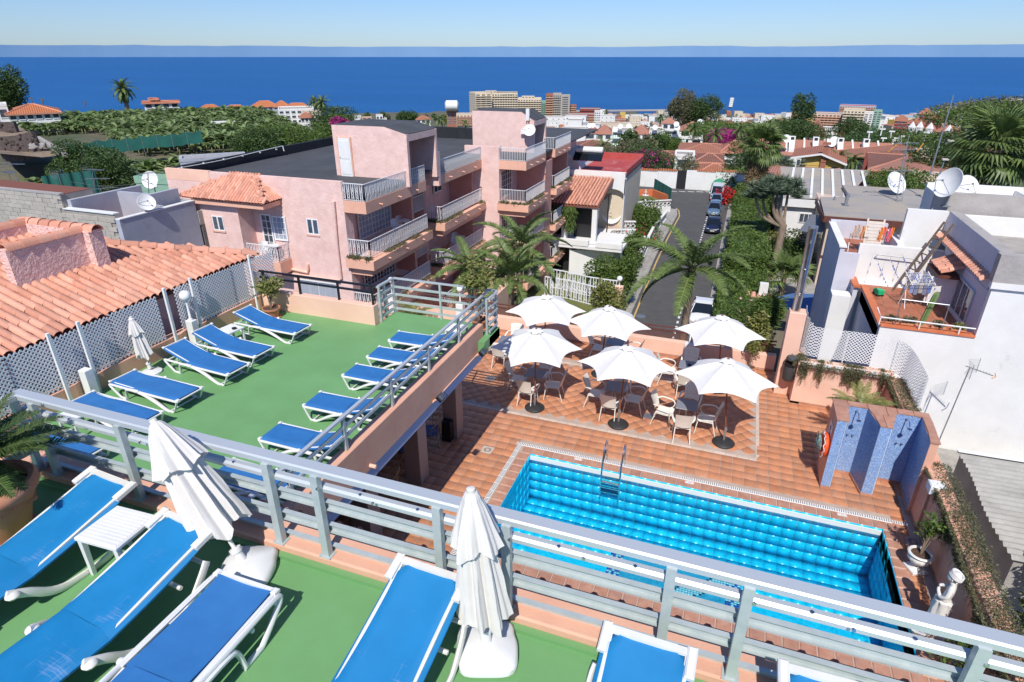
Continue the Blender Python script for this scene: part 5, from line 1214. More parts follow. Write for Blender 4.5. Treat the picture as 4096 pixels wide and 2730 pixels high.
def sash(x0,x1,y,z0,z1):
 s=MB();s.box(x0,x1,y-.003,y+.02,z0,z1);s.obj('window_recess',M['pink'],ho)
 s=MB();s.box(x0+.08,x1,y-.03,y-.004,z0+.06,z0+.12);s.box(x0+.08,x1,y-.03,y-.004,z1-.05,z1);s.box(x0+.08,x0+.14,y-.03,y-.004,z0+.12,z1-.05);s.box(x1-.05,x1,y-.03,y-.004,z0+.12,z1-.05);s.box((x0+x1)/2+.0,(x0+x1)/2+.08,y-.03,y-.004,z0+.12,z1-.05)
 f=s.obj('window',M['iron_white'],ho);s=MB();s.box(x0+.14,x1-.05,y-.012,y-.006,z0+.12,z1-.05);s.obj('pane',M['window_glass'],f)
 s=MB();s.box(x0-.02,x1+.02,y-.05,y-.031,z0-.02,z0+.055);s.obj('sill',M['peach_trim'],f)
sash(-24.85,-24.05,23.498,1.17,1.98);sash(-19.86,-19.1,24.498,1.17,2.02)
e0,e1,rg0,rg1,e2=Vector((-26.2,23.1,2.88)),Vector((-21.1,23.1,2.86)),Vector((-23.95,24.48,3.82)),Vector((-22.5,24.48,3.82)),Vector((-21.1,24.48,2.86))
s=MB();s.add([e0,e1,rg1,rg0],[(0,1,2,3)]);s.add([e1,e2,rg1],[(0,1,2)]);s.obj('roof_deck',M['roof_under'],ho)
dn_=(e0-Vector((-26.2,24.48,3.82))).normalized();Ls=(e0-Vector((-26.2,24.48,3.82))).length
def ins(u,q):t=q/Ls;return t<.93 and(e0.x+(rg0.x-e0.x)*t-.05)<e0.x+u<(e1.x+(rg1.x-e1.x)*t+.05)
tile_roof(ho,e0,(1,0,0),dn_,29,6,pitch=.18,course=.30,inside=ins)
dn2=(e2-Vector((-22.5,24.48,3.82)));dn2.y=0;Lx=dn2.length
def ins2(u,q):return u>1.38*(q/Lx)-.02 and q<Lx*.9
tile_roof(ho,e1,(0,1,0),dn2.normalized(),8,6,pitch=.18,course=.30,inside=ins2)
RT2=barrel(.10,.38,5)
for A,B in((e1,rg1),(e0,rg0)):
 d_=(B-A).normalized();mx_=Matrix((-d_,Vector((0,0,1)).cross(-d_).normalized(),(-d_).cross(Vector((0,0,1)).cross(-d_).normalized()))).transposed().to_4x4()
 for k in range(6):link('ridge_tile',RT2,ho,mtx=T(*(A+d_*(k*.30+.1)+Vector((0,0,.05))))@mx_)
s=MB();s.tube([(-18.0,24.40,3.0),(-18.1,24.40,.85),(-18.12,24.4,-.9)],.09,10);s.obj('downpipe',M['stucco_pink'],ho,True)
s=MB();s.tube([(-21.2,24.42,-.72),(-20.1,24.42,-.80),(-20.05,24.42,-.6),(-20.05,24.42,-.35)],.07,8);s.tube([(-23,24.42,-.98),(-18.2,24.42,-1.05)],.08,8);s.obj('drain_pipe',M['peach'],ho,True)
glazing(24.47,-20.75,-18.4,-3.4,-1.2,2,1,axis='y',m='curtain',gname='curtained_window')
s=MB();s.box(-28.9,-27.4,24.0,24.48,-1.2,-.9);s.obj('balcony_slab',M['peach_trim'],ho);s=railing_mb([(-29.3,24.3,-.8),(-27.9,24.3,-.8)]);s.obj('balcony_railing',M['iron_white'],ho,kind='stuff')
# sea, terrain, streets
SEA=-111.0
m_sea=mat('sea',(.003,.085,.27),(.006,.11,.32),.0006,.45,spec=.25,coord='Object',stretch=(1,3,1),detail=6,lo=.35,hi=.7)
def sea_detail():
 t=m_sea.node_tree;L=t.links;b=t.nodes['Principled BSDF'];tc=_n(t,'ShaderNodeTexCoord')
 mp=_n(t,'ShaderNodeMapping');mp.inputs['Rotation'].default_value=(0,0,YAW);mp.inputs['Scale'].default_value=(.008,.05,1);L.new(tc.outputs['Object'],mp.inputs[0])
 nz=_n(t,'ShaderNodeTexNoise');nz.inputs['Scale'].default_value=1;nz.inputs['Detail'].default_value=8;nz.inputs['Roughness'].default_value=.7;L.new(mp.outputs[0],nz.inputs[0])
 bp=_n(t,'ShaderNodeBump');bp.inputs['Strength'].default_value=.6;bp.inputs['Distance'].default_value=6;L.new(nz.outputs[0],bp.inputs['Height']);L.new(bp.outputs[0],b.inputs['Normal'])
sea_detail()
dirf=Vector((-math.sin(YAW),math.cos(YAW),0));dirs=Vector((math.cos(YAW),math.sin(YAW),0))
s=MB();a=dirf*-800;s.quad(a-dirs*3e5+Vector((0,0,SEA)),a+dirs*3e5+Vector((0,0,SEA)),dirf*2.2e5+dirs*3e5+Vector((0,0,SEA)),dirf*2.2e5-dirs*3e5+Vector((0,0,SEA)));struct('sea',s,m_sea)
PROF_R=[(0,-7),(60,-7),(88,-7.2),(110,-9.5),(150,-14.5),(250,-26),(400,-40),(700,-64),(1000,-84),(1400,-104),(1600,-113),(1800,-135)]
PROF_L=[(0,-9),(45,-9),(58,-7.5),(74,-5.2),(92,-3.9),(93.5,-2.5),(150,-2.4),(168,-2.8),(200,-9),(300,-38),(500,-62),(900,-88),(1500,-113),(1700,-130)]
def ip(P_,d):
 for(a,b),(c,e)in zip(P_,P_[1:]):
  if d<=c:return b+(e-b)*(d-a)/(c-a)
 return P_[-1][1]
def ground(x,y):
 d=math.hypot(x,y);az=math.degrees(math.atan2(x,y))+20.1
 k=max(0,min(1,(-13-az)/9));k=k*k*(3-2*k)
 z=ip(PROF_R,d)*(1-k)+ip(PROF_L,d)*k
 kr=max(0,min(1,(az-27)/12));
 z+=kr*34*max(0,min(1,(d-500)/350))*max(0,min(1,(1500-d)/200))
 return z
def hit(p):
 """place on the ground seen at photo pixel p"""
 r=ray(p);h=math.hypot(r.x,r.y);d=20.
 while d<1800:
  q=EYE+r*(d/h)
  if q.z<=ground(q.x,q.y):return q
  d*=1.004
 return q
mt_land=mat('land',(.10,.085,.055),(.20,.17,.12),.05,.95,dirt=((.06,.085,.035),.12,.42,.6),detail=8)
s=MB();azs=[(-62+124*i/150)for i in range(151)];ds=[0.5,12,22,30,38,46,54,58,64,70,80,88,92,93.5,98,110,130,150,168,185,200,230,260,300,350,400,460,530,600,700,800,900,1000,1100,1200,1300,1350,1420,1480,1600,1700,1800]
vs=[]
for d in ds:
 for az in azs:
  a=math.radians(az-20.1);x,y=d*math.sin(a),d*math.cos(a);z=ground(x,y)+(noise.noise((x*.02,y*.02,0))*min(4,d*.004));vs.append((x,y,z-.05 if d>95 else z-.05))
k=len(azs);s.add(vs,[(j*k+i,j*k+i+1,(j+1)*k+i+1,(j+1)*k+i)for j in range(len(ds)-1)for i in range(k-1)])
struct('terrain',s,mt_land,smooth=True)
ZS=-6.95
mat('asphalt',(.075,.073,.072),(.095,.092,.09),1.5,.85,bump=.2,bscale=60,dirt=((.09,.088,.085),.5,.5,.9))
mat('paving',(.30,.28,.25),(.38,.36,.33),2,.85,rand=.06,dirt=((.22,.2,.18),1.5,.5,.9))
mat('lawn',(.09,.13,.025),(.16,.17,.05),1.2,.9,bump=.5,bscale=40,dirt=((.24,.2,.1),.8,.5,.8))
cl=[(24,-5.60),(38,-5.62),(52,-5.95),(60,-6.0),(66,-5.95),(70,-5.9),(73,-6.3),(76,-7.6),(79.5,-10),(83,-16)]
def lk(y):
 for(a,b),(c,e)in zip(cl,cl[1:]):
  if y<=c:return b+(e-b)*(y-a)/(c-a)
 return cl[-1][1]
s=MB();Y_=[20,30,40,50,60,66,70,73,76,79.5]
for a,b in zip(Y_,Y_[1:]):s.quad((lk(a),a,ZS),(-.75,a,ZS),(-.75,b,ZS),(lk(b),b,ZS))
s.quad((lk(79.5),79.5,ZS),(-.75,79.5,ZS),(4,86,ZS),(-18,86,ZS))
struct('street',s,M['asphalt'])
s=MB()
for a,b in zip(range(21,73,1),range(22,74,1)):s.box(min(lk(a),lk(b))-1.15,(lk(a)+lk(b))/2+.0,a+.01,b-.0,ZS-.1,ZS+.12)
struct('pavement',s,M['paving'])
ps=MB();ps.cbox(-.185,.185,-.185,.185,0,.02,.008);pm_=ps.mesh('paving_slab',[M['paving']]);ms_=[]
y=26
while y<70:
 for k_ in range(3):ms_.append(T(lk(y)-.24-k_*.39,y,ZS+.122))
 y+=.39
pieces(bpy.data.objects['pavement'],'paving_slab',pm_,ms_,300)
s=MB();s.box(-.74,.9,20,79,ZS-.1,ZS+.12);struct('right_pavement',s,M['paving'])
mat('line_yellow',(.62,.42,.12),(.5,.35,.15),3,.8);mat('line_white',(.7,.7,.68),None,rough=.8)
s=MB()
for i in range(52):a=22+i;s.quad((lk(a)+.18,a,ZS+.005),(lk(a)+.30,a,ZS+.005),(lk(a+1)+.30,a+1,ZS+.005),(lk(a+1)+.18,a+1,ZS+.005))
struct('yellow_line',s,M['line_yellow'])
s=MB();y=30
while y<78:s.quad((-2.72-(y-60)*.008,y,ZS+.005),(-2.58-(y-60)*.008,y,ZS+.005),(-2.58-(y-60)*.008,y+.42,ZS+.005),(-2.72-(y-60)*.008,y+.42,ZS+.005));y+=.9
struct('parking_line',s,M['line_white'])
s=MB()
for i in range(9):a=W(r1(1230+i*85,402+i*1.5),ZS);s.quad(a+Vector((-.5,0,.005)),a+Vector((.35,0,.005)),a+Vector((.35,.25,.005)),a+Vector((-.5,.25,.005)))
struct('give_way_line',s,M['line_white'])
for p,lb in((r1(900,1440),'square manhole cover in the pavement near the pink post'),(r1(1172,895),'square manhole cover in the pavement, middle one'),(r1(1265,740),'square manhole cover in the pavement, farther one')):
 q=W(p,ZS+.12);s=MB();s.cbox(-.3,.3,-.3,.3,0,.026,.01);tag(s.obj('manhole_cover',M['zinc'],loc=(q.x,q.y,ZS+.122)),lb,'manhole cover','manhole covers')
q=W(b3(1200,300),ZS);s=MB();s.lathe([(0,.006),(.32,.006),(.34,0)],20);tag(s.obj('manhole_cover',M['zinc'],loc=(q.x,q.y,ZS)),'round manhole cover in the street asphalt beside the palm','manhole cover','manhole covers')
s=MB();s.quad((-13.8,30,-6.93),(-6.8,30,-6.93),(-6.8,46.3,-6.93),(-13.8,46.3,-6.93));struct('lawn',s,M['lawn'])
# neighbour on the right: white house with roof terrace
mat('lime_white',(.80,.79,.76),(.74,.73,.70),1.2,.9,bump=.25,bscale=22,dirt=((.42,.40,.37),1.1,.63,.85),spec=.15)
mat('lime_white_shaded',(.62,.62,.68),(.56,.56,.62),1.5,.85,bump=.15,bscale=20,dirt=((.36,.36,.38),1.2,.6,.85))  # white render with the lilac shade of its unlit sides put into the colour
mat('cement',(.36,.33,.31),(.44,.41,.38),1.2,.95,bump=.6,bscale=14,dirt=((.24,.22,.2),.8,.5,.8))
mat('slab_grey',(.42,.40,.36),(.30,.28,.25),3,.95,bump=.3,dirt=((.10,.09,.08),1.6,.55,.7))
mat('orange_tile',(.55,.14,.05),(.62,.19,.08),4,.6,rand=.1)
mat('terrace_tile',(.38,.12,.06),(.46,.17,.09),3,.6,rand=.12)
mat('wood_old',(.13,.09,.06),(.2,.14,.1),6,.9,stretch=(1,1,6))
nh=thing('white_house','white rendered house with small tiled roof terrace and orange parapet caps','house')
def nb(name,m,*bx,**kw):
 s=MB()
 for b in bx:s.box(*b)
 return s.obj(name,M[m],nh,**kw)
nb('front_wall','lime_white',(4.61,7.02,19.5,19.7,-7,1.93),(7.021,16,19.5,19.72,-7,3.44))
s=MB();s.box(6.95,16,19.42,19.6,3.445,3.62);s.obj('ledge',M['lime_white'],nh)
nb('grey_parapet','cement',(6.95,16,19.45,19.75,3.625,4.40),(7.03,7.35,19.76,24.9,3.4,4.405))
nb('shaded_side_wall','lime_white_shaded',(7.018,7.028,19.78,24.9,3.3,4.40),(7.0,7.2,19.71,24.2,1.7,3.30))
nb('roof_floor','concrete',(7.36,16,19.76,25.4,3.3,3.58))
nb('inner_white_wall','lime_white',(7.36,16,25.4,25.6,3.4,4.2))
nb('rough_grey_wall','cement',(6.7,16,25.85,26.1,2.5,4.86))
nb('white_roof_box','lime_white',(7.0,10.4,28.5,28.7,3.5,4.75),(7.0,7.2,26.12,28.49,3.5,4.6),(9.9,10.1,26.12,28.49,3.5,4.65),(7.2,9.9,26.12,28.49,3.5,4.15))
nb('terrace_slab','lime_white',(4.62,7.0,19.71,24.15,1.4,1.78))
s=MB();s.box(4.61,7.02,19.46,19.76,1.935,1.98);s.box(4.56,4.78,19.77,23.3,1.9,1.98);s.box(4.32,4.55,23.1,23.3,1.9,1.98);s.box(4.30,4.52,23.31,25.0,1.9,1.98);s.obj('parapet_cap',M['orange_tile'],nh)
nb('side_wall','lime_white_shaded',(4.62,4.76,19.71,23.2,-7,1.89),(4.36,4.50,23.2,26.2,-7,1.895))
nb('side_window_frame','black_paint',(4.33,4.358,24.0,25.4,-1.5,.3))
nb('balcony_block','lime_white',(3.7,4.30,22.9,23.5,-1.1,1.6))
nb('back_wall','lime_white',(4.4,7.0,24.16,24.36,1.7,3.18),(5.75,7.0,24.9,25.1,1.7,4.38),(5.6,5.8,24.37,26.5,1.7,3.25))
nb('upper_deck','terrace_tile',(4.2,5.7,24.37,27.4,2.2,2.55))
nb('upper_parapet','lime_white_shaded',(3.75,3.9,23.8,27.5,-3,3.1),(3.75,5.8,27.4,27.6,-3,3.25),(3.9,4.4,23.8,24.0,-3,2.9))
nb('upper_wall_cap','lime_white',(3.70,3.95,23.75,27.6,3.105,3.16))
tl=MB();tl.cbox(-.155,.155,-.155,.155,0,.012,.003);tm_=tl.mesh('terrace_tile',[M['terrace_tile']])
pieces(nh,'terrace_tile',tm_,[T(4.95+i*.32,19.93+j*.32,1.781)for i in range(7)for j in range(13)],300)
pieces(nh,'wall_tile',BT,[T(6.80,19.95+k*.21,3.52)@RZ(PI)@RY(.5)@S(1.1,1.25,1.25)for k in range(24)],300)
aw=[(6.0+.0,22.6+k*.2,3.05-0)for k in range(6)]
for j in range(2):
 for k in range(7):link('wall_tile',BT,nh,mtx=T(6.62-j*.22,21.9+k*.19,3.17-j*.10)@RZ(PI+rnd(-.15,.15)*(k in(3,4)))@RY(.38+rnd(-.1,.1)))
s=MB();s.box(6.35,6.98,21.8,23.2,2.9,2.98);s.obj('awning_board',M['brown_paint'],nh)
def wframe(y0,y1,z0,z1,n,nm='window'):
 s=MB();x=6.995;f=.05
 for b in((y0,y1,z0,z0+f),(y0,y1,z1-f,z1),(y0,y0+f,z0+f,z1-f),(y1-f,y1,z0+f,z1-f)):s.box(x-.05,x,*b)
 for i in range(1,n):u=y0+(y1-y0)*i/n;s.box(x-.045,x,u-.025,u+.025,z0+f,z1-f)
 fr=s.obj(nm,M['alu'],nh);s=MB();s.box(x-.02,x-.012,y0+f,y1-f,z0+f,z1-f);s.obj('pane',M['window_glass'],fr)
wframe(20.45,21.95,1.95,3.0,3);wframe(23.3,24.05,2.2,3.1,2)
s=MB();s.bar((6.99,22.0,2.4),(6.25,22.15,2.4),.9,.03,up=(0,1,0));s.obj('open_shutter',M['white_paint'],nh)
s=MB();s.box(6.93,6.99,22.9,23.2,1.8,2.9);s.obj('red_blind',M['brown_paint'],nh)
t=thing('terrace_railing','low white railing on the orange capped front parapet of the neighbour terrace','railing')
s=MB();s.tube([(4.5,19.9,2.36),(4.56,19.5,2.22),(6.97,19.5,2.2)],.022,6);s.obj('rail',M['white_paint'],t)
for x in(4.56,5.6,6.6):s=MB();s.bar((x,19.5,1.98),(x,19.5,2.2),.03);s.obj('post',M['white_paint'],t)
t=thing('pipe_frame','thin grey pipe frame standing over the planters of the neighbour terrace','frame')
s=MB();s.tube([(5.0,19.62,1.98),(5.0,19.62,2.8),(6.2,19.62,2.78),(6.2,19.62,1.98)],.018,6);s.obj('pipe',M['zinc'],t)
for i,(x,lb)in enumerate(((4.95,'leftmost terracotta window box on the neighbour terrace parapet'),(5.38,'second terracotta window box from the left on the neighbour parapet'),(5.72,'terracotta window box holding the tall cactus'),(6.18,'fourth terracotta window box, right of the cactus'),(6.68,'terracotta window box with yellow flowers at the right end'))):
 t=thing('window_box',lb,'planter',(x,19.86,1.8),0,'terracotta window boxes')
 s=MB();s.cbox(-.19,.19,-.09,.09,0,.2,.01);s.box(-.2,.2,-.1,-.09,.16,.2);s.obj('box',M['terracotta'],t)
 if i!=2:leaves('foliage',blob_pts(260,(0,0,.3),(.2,.1,.14),5,60+i),.08,M['leaf_yellow' if i==4 else 'leaf_olive'],t)
t=thing('cactus','tall ribbed green column cactus leaning over the terrace parapet','cactus',(5.72,19.86,1.98),0)
s=MB();n=36
s.lathe([(.05,0),(.065,.2),(.07,.7),(.065,1.0),(.04,1.08),(0,1.1)],n,fn=lambda r,a,z:r*(1+.22*math.cos(7*a)));s.xf(RY(.16));s.obj('stem',mat('cactus_green',(.13,.20,.06),(.18,.26,.09),20,.7),t,True)
t=thing('toy_truck','green plastic toy dump truck on the neighbour terrace','toy',(5.07,22.8,1.8),1.9)
s=MB();s.cbox(-.16,.10,-.1,.1,.08,.24,.02);s.cbox(.11,.2,-.09,.09,.06,.2,.02);s.obj('body',mat('toy_green',(.01,.42,.16),None,rough=.35),t)
for x in(-.1,.12):
 for y in(-.09,.09):s=MB();s.tube([(x,y-.02,.05),(x,y+.02,.05)],.05,12);s.obj('wheel',M['rubber'],t)
t=thing('wooden_ladder','old brown wooden ladder leaning against the white back wall of the neighbour terrace','ladder')
A0,A1,B0,B1=Vector((5.65,23.55,1.8)),Vector((5.85,23.2,1.8)),Vector((6.72,24.1,4.2)),Vector((6.9,23.8,4.2))
for a_,b_ in((A0,B0),(A1,B1)):s=MB();s.bar(a_,b_,.05,.05);s.obj('rail',M['wood_old'],t)
for k in range(1,9):s=MB();s.bar(A0.lerp(B0,k/9),A1.lerp(B1,k/9),.035,.03);s.obj('rung',M['wood_old'],t)
t=thing('drying_rack','white folding drying rack with pegs and hanging clothes on the neighbour terrace','drying rack',(5.95,22.0,1.8),.3)
s=MB()
for k in range(9):s.bar((-.35,-.25+k*.06,.85+k*.03),(.35,-.25+k*.06,.85+k*.03),.012)
for x in(-.36,.36):s.bar((x,-.28,.84),(x,.3,1.12),.02);s.bar((x,-.2,0),(x,.15,1.0),.02);s.bar((x,.2,0),(x,-.1,.9),.02)
s.obj('frame',M['white_paint'],t)
s=MB()
for k in range(5):x=-.3+k*.14;s.grid(lambda u,v:(x+u*.12,-.1+.02*math.sin(u*9),.86-v*(.35+.05*(k%2))),4,4)
s.obj('laundry',mat('laundry_mix',(.55,.5,.45),None,rough=.9,isl=(.1,.2,.5),rand=.2),t)
pg=MB()
for k in range(60):x,y,z=rnd(-.36,.36),rnd(-.25,.25),rnd(.85,1.05);pg.box(x,x+.012,y,y+.03,z,z+.06)
pg.obj('pegs',mat('peg_blue',(.04,.12,.6),None,isl=(.6,.65,.8)),t,kind='stuff')
t=thing('peg_lines','thin clothes lines dotted with blue pegs in front of the white back wall','clothes line')
s=MB();pg=MB()
for k in range(4):
 a_=Vector((4.9+k*.42,24.1,3.0));b_=Vector((5.2+k*.5,20.2,2.5));s.tube([a_.lerp(b_,q/10)-Vector((0,0,.25*math.sin(PI*q/10)))for q in range(11)],.003,3,False)
 for j in range(16):
  q=rnd(.02,.6);c_=a_.lerp(b_,q)-Vector((0,0,.25*math.sin(PI*q)));pg.box(c_.x,c_.x+.02,c_.y,c_.y+.03,c_.z-.07,c_.z)
s.obj('line',M['zinc'],t,kind='stuff');pg.obj('pegs',M['peg_blue'],t,kind='stuff')
s=MB();s.tube([(4.95,24.13,2.75),(5.0,24.0,2.9),(6.15,24.0,2.86),(6.15,24.13,2.72)],.018,6);tag(s.obj('wall_pipe',M['zinc']),'bent grey pipe bracket fixed on the white terrace back wall','pipe')
t=thing('lounge_chair','folded grey plastic sun lounger standing on the upper terrace between drying racks','lounger',(5.0,25.3,2.55),PI)
s=MB();mt=RX(.28)
for k in range(9):s.box(-.24,.24,-.02,.02,.15+k*.12,.245+k*.12,mt)
s.obj('slats',M['beige_plastic'],t,kind='stuff')
for x in(-.27,.27):s=MB();s.box(x-.03,x+.03,-.03,.03,0,1.3,mt);s.obj('frame',M['beige_plastic'],t)
for x,c_,lb in((4.55,((.6,.55,.5),(.7,.3,.12)),'drying rack with pale clothes on the upper terrace'),(5.42,((.75,.12,.30),(.85,.3,.02)),'pink and orange clothes hung beside the folded lounger')):
 t=thing('clothes_rack',lb,'laundry',(x,25.4,2.55),0)
 s=MB();s.bar((-.3,0,.6),(.3,0,.6),.015);s.bar((-.3,.3,.6),(.3,.3,.6),.015);s.bar((-.28,0,0),(-.28,.3,.6),.015);s.bar((.28,0,0),(.28,.3,.6),.015);s.obj('frame',M['zinc'],t)
 s=MB()
 for k in range(4):xx=-.26+k*.13;s.grid(lambda u,v:(xx+u*.12+.02*math.sin(v*6),.15*(k%2)+.03*math.sin(u*8),1.0-v*.5),4,5)
 s.obj('garment',mat('cloth%d'%int(x*10),c_[0],None,rough=.9,isl=c_[1]),t)
dish('large white satellite dish seen almost edge-on above the grey wall',(7.0,25.7,5.2),.52,SOUTH-1.2,.35,foot=.8)
dish('white satellite dish facing the showers on the white roof box',(7.75,26.6,4.98),.40,SOUTH+.25,.55,foot=.6)
def yagi(name,label,base,top,rz=0,n=14,big=1.,grid=False,group=None):
 t=thing(name,label,'antenna',base,0,group);up=Vector(top)-Vector(base)
 s=MB();s.tube([(0,0,0),tuple(up)],.016*big,6);s.obj('mast',M['zinc'],t)
 mt=T(*up)@RZ(rz);s=MB()
 if grid:
  for sd in(-1,1):
   for k in range(9):s.bar(mt@Vector((-.02-abs(k-4)*.015,sd*.02,-.20+k*.05)),mt@Vector((.12,sd*.30,-.20+k*.05)),.005*big)
   s.bar(mt@Vector((.12,sd*.30,-.22)),mt@Vector((.12,sd*.30,.22)),.012*big)
  s.bar(mt@Vector((-.1,0,0)),mt@Vector((.55,0,-.05)),.02*big)
  for k in range(6):s.bar(mt@Vector((.1+.07*k,-.05,-.01)),mt@Vector((.1+.07*k,.05,-.01)),.008*big)
  s.obj('reflector_grid',M['zinc'],t,kind='stuff');s=MB();s.tube([mt@Vector((.55,-.1,-.09)),mt@Vector((.6,0,-.05)),mt@Vector((.55,.1,0))],.014*big,5);s.obj('dipole',mat('antenna_orange',(.7,.3,.03)),t)
 else:
  s.bar(mt@Vector((-.35*big,0,0)),mt@Vector((.6*big,0,0)),.018*big)
  for k in range(n):x=(-.3+.9*k/n)*big;h=(.2-.09*k/n)*big;s.bar(mt@Vector((x,-h,0)),mt@Vector((x,h,0)),.008*big)
  for k in range(5):s.bar(mt@Vector((-.38*big,-.22*big,(-.15+k*.075)*big)),mt@Vector((-.38*big,.22*big,(-.15+k*.075)*big)),.008*big)
  s.obj('elements',M['zinc'],t,kind='stuff')
 return t
yagi('antenna','grid television antenna on a long pole in front of the big white wall',(6.55,18.2,-1.3),(6.68,18.2,1.55),-.5,10,1,True)
ZSL=-1.84
s=MB();s.box(5.03,10.5,9.0,19.48,ZSL-.4,ZSL);struct('yard_slab',s,M['slab_grey'])
t=thing('corrugated_shed','shed roofed with grey corrugated sheets beside the boundary wall','shed')
z0=-.35
pts=[W(b4(1540,1240),z0),W(b4(1909,1290),z0),W(c4(1560,540),z0)]
yb,xl=pts[0].y,6.55
s=MB()
def cor(u,v):x=xl+(u)*5.0+.05*math.sin(v*7);y=yb-v*4.2;return(x,y,z0+.03*math.sin(v*4.2/.2*2*PI)+.1*u)
s.grid(cor,3,200);s.obj('roof_sheet',mat('fibro',(.34,.33,.30),(.42,.41,.38),4,.9,bump=.2,dirt=((.16,.15,.14),2,.5,.8)),t,True)
s=MB();s.grid(lambda u,v:(xl+.35*u*0+u*5.0,yb-v*.18,z0+.06+.1*u),4,2);s.obj('flashing',M['white_paint'],t)
s=MB();s.box(xl+.1,xl+5,yb-4.1,yb-.05,-7,z0-.06);s.obj('wall',M['cement'],t)
def big_leaf(name,label,cl_,n,size,leaf,seed,cat='tree'):
 t=thing(name,label,cat)
 rs=np.random.RandomState(seed);P_=[]
 s=MB()
 for c,r in cl_:
  c=np.array(c)
  for k in range(n):
   d=rs.normal(0,1,3);d/=np.linalg.norm(d);q=c+d*np.array(r)*rs.uniform(.6,1);
   for j in range(7):P_.append(q+rs.normal(0,.05,3))
  s.tube([(cl_[0][0][0],cl_[0][0][1],-6),tuple((c+np.array(cl_[0][0]))/2-np.array((0,0,.8))),tuple(c)],[.07,.04,.02],5)
 s.obj('branches',M['bark'],t);leaves('foliage',P_,size,M[leaf],t,.42,.35,nrm=(0,0,.25),curl=.15)
big_leaf('loquat_tree','leafy green tree with glossy oval leaves over the corrugated shed',[((7.5,12.2,-.1),(.65,.9,.45)),((7.0,11.4,-.6),(.6,.7,.45)),((8.0,13.2,.1),(.8,.7,.4)),((7.9,10.9,-.4),(.9,.8,.4)),((7.1,10.6,-1.2),(.6,.7,.4))],90,.17,'leaf_green',31)
mat('leaf_bright',(.12,.22,.02),(.17,.28,.03),3,.35,isl=(.22,.3,.06),rand=.25,trans=.3)
t=thing('broadleaf_plant','bright green broad-leaved plant at the right picture edge below the tree','plant')
rs=np.random.RandomState(4);P_=np.stack([rs.uniform(5.9,7.4,90),rs.uniform(8.2,10.8,90),rs.uniform(-1.7,-1.0,90)],1);leaves('foliage',P_,.42,M['leaf_bright'],t,.75,.3,nrm=(0,0,.2),curl=.2)
s=MB()
for p in P_[::3]:s.tube([tuple(p),(p[0],p[1],ZSL)],.012,4,False)
s.obj('stems',M['palm_stem'],t,kind='stuff')
# houses right of the street
mat('beige_wall',(.62,.46,.36),(.66,.5,.4),1.5,.9,dirt=((.5,.38,.3),.6,.5,1))
mat('roof_beige',(.40,.34,.27),(.33,.31,.29),.35,.9,bump=.15,dirt=((.22,.24,.27),.5,.52,.75),coord='Object')
bh=thing('beige_house','two storey beige house with flat sandy roof and dark bronze edge','house')
s=MB();s.box(6.75,12.4,50.7,63.8,-9,-1.95);s.obj('wall',M['beige_wall'],bh)
s=MB();s.prism([(6.35,50.3),(12.6,50.3),(15.9,63.8),(9.0,63.8),(9.0,58.2),(6.6,57.2)],-1.7,-1.44);s.obj('roof_slab',M['roof_beige'],bh)
s=MB();s.box(6.3,12.7,50.2,50.298,-1.95,-1.5);s.box(6.27,6.34,50.2,57.1,-1.95,-1.5);s.obj('fascia',M['brown_paint'],bh)
s=MB();s.box(6.4,12.6,50.3,57,-1.96,-1.72);s.obj('soffit',M['white_paint'],bh)
s=MB();s.box(6.74,12.3,50.66,50.69,-4.8,-4.6);s.obj('band',M['brown_paint'],bh)
s=MB();s.tube([(7.25,50.5,-1.9),(7.25,50.5,-6.9)],.07,6);s.obj('downpipe',M['beige_wall'],bh)
for z in(-4.3,-7.1):
 for y in(51.6,54.6):s=MB();s.box(6.70,6.745,y,y+1.9,z,z+1.7);f=s.obj('window',M['zinc'],bh);s=MB();s.box(6.685,6.699,y+.08,y+1.82,z+.08,z+1.62);s.obj('pane',M['window_glass'],f)
s=MB();s.bar((5.7,51,-3),(6.6,53.5,-2.2),1.6,.04);s.obj('awning',M['zinc'],bh)
for x,y,r_,h,lb in((8.2,54.3,.13,.95,'short white flue pipe on the sandy flat roof'),(7.6,56.4,.06,.3,'small vent stub on the sandy flat roof')):
 s=MB();s.cyl(x,y,-1.44,-1.44+h,r_,10);s.cyl(x,y,-1.44,-1.40,r_*2.2,8);tag(s.obj('roof_vent',M['zinc']),lb,'vent')
dish('white satellite dish on the sandy flat roof beside the lattice mast',(12.45,60.6,-.55),.95,SOUTH+.5,.55,foot=.85)
def lattice_mast(label,base,top,w_=.28,extra=True,thin=1):
 t=thing('antenna_mast',label,'antenna');a=Vector(base);b=Vector(top);n=14;s=MB()
 cs=[Vector((w_*math.cos(k*2.094),w_*math.sin(k*2.094),0))for k in range(3)]
 for c in cs:s.bar(a+c,b+c*.3,.03*thin)
 for i in range(n):
  u0,u1=i/n,(i+1)/n
  for k in range(3):s.bar(a.lerp(b,u0)+cs[k]*(1-.7*u0),a.lerp(b,u1)+cs[(k+1)%3]*(1-.7*u1),.018*thin)
 s.obj('mast',M['zinc'],t)
 if extra:
  s=MB()
  for z,l in((0,1.1),(.5,.8),(-1.6,.9)):
   c=b+Vector((0,0,z));s.bar(c-Vector((l,0,0)),c+Vector((l,0,.1)),.04)
   for k in range(9):x=-l+2*l*k/8;s.bar(c+Vector((x,-.35,0)),c+Vector((x,.35,0)),.02)
  s.tube([b,b+Vector((0,0,1.2))],.03,4);s.obj('aerials',M['zinc'],t,kind='stuff')
  s=MB();s.bar(b+Vector((-1.2,0,-.2)),b+Vector((-.7,0,.4)),.1,.06);s.bar(b+Vector((.8,0,-.1)),b+Vector((1.1,0,.6)),.1,.06);s.obj('orange_elements',M['antenna_orange'],t)
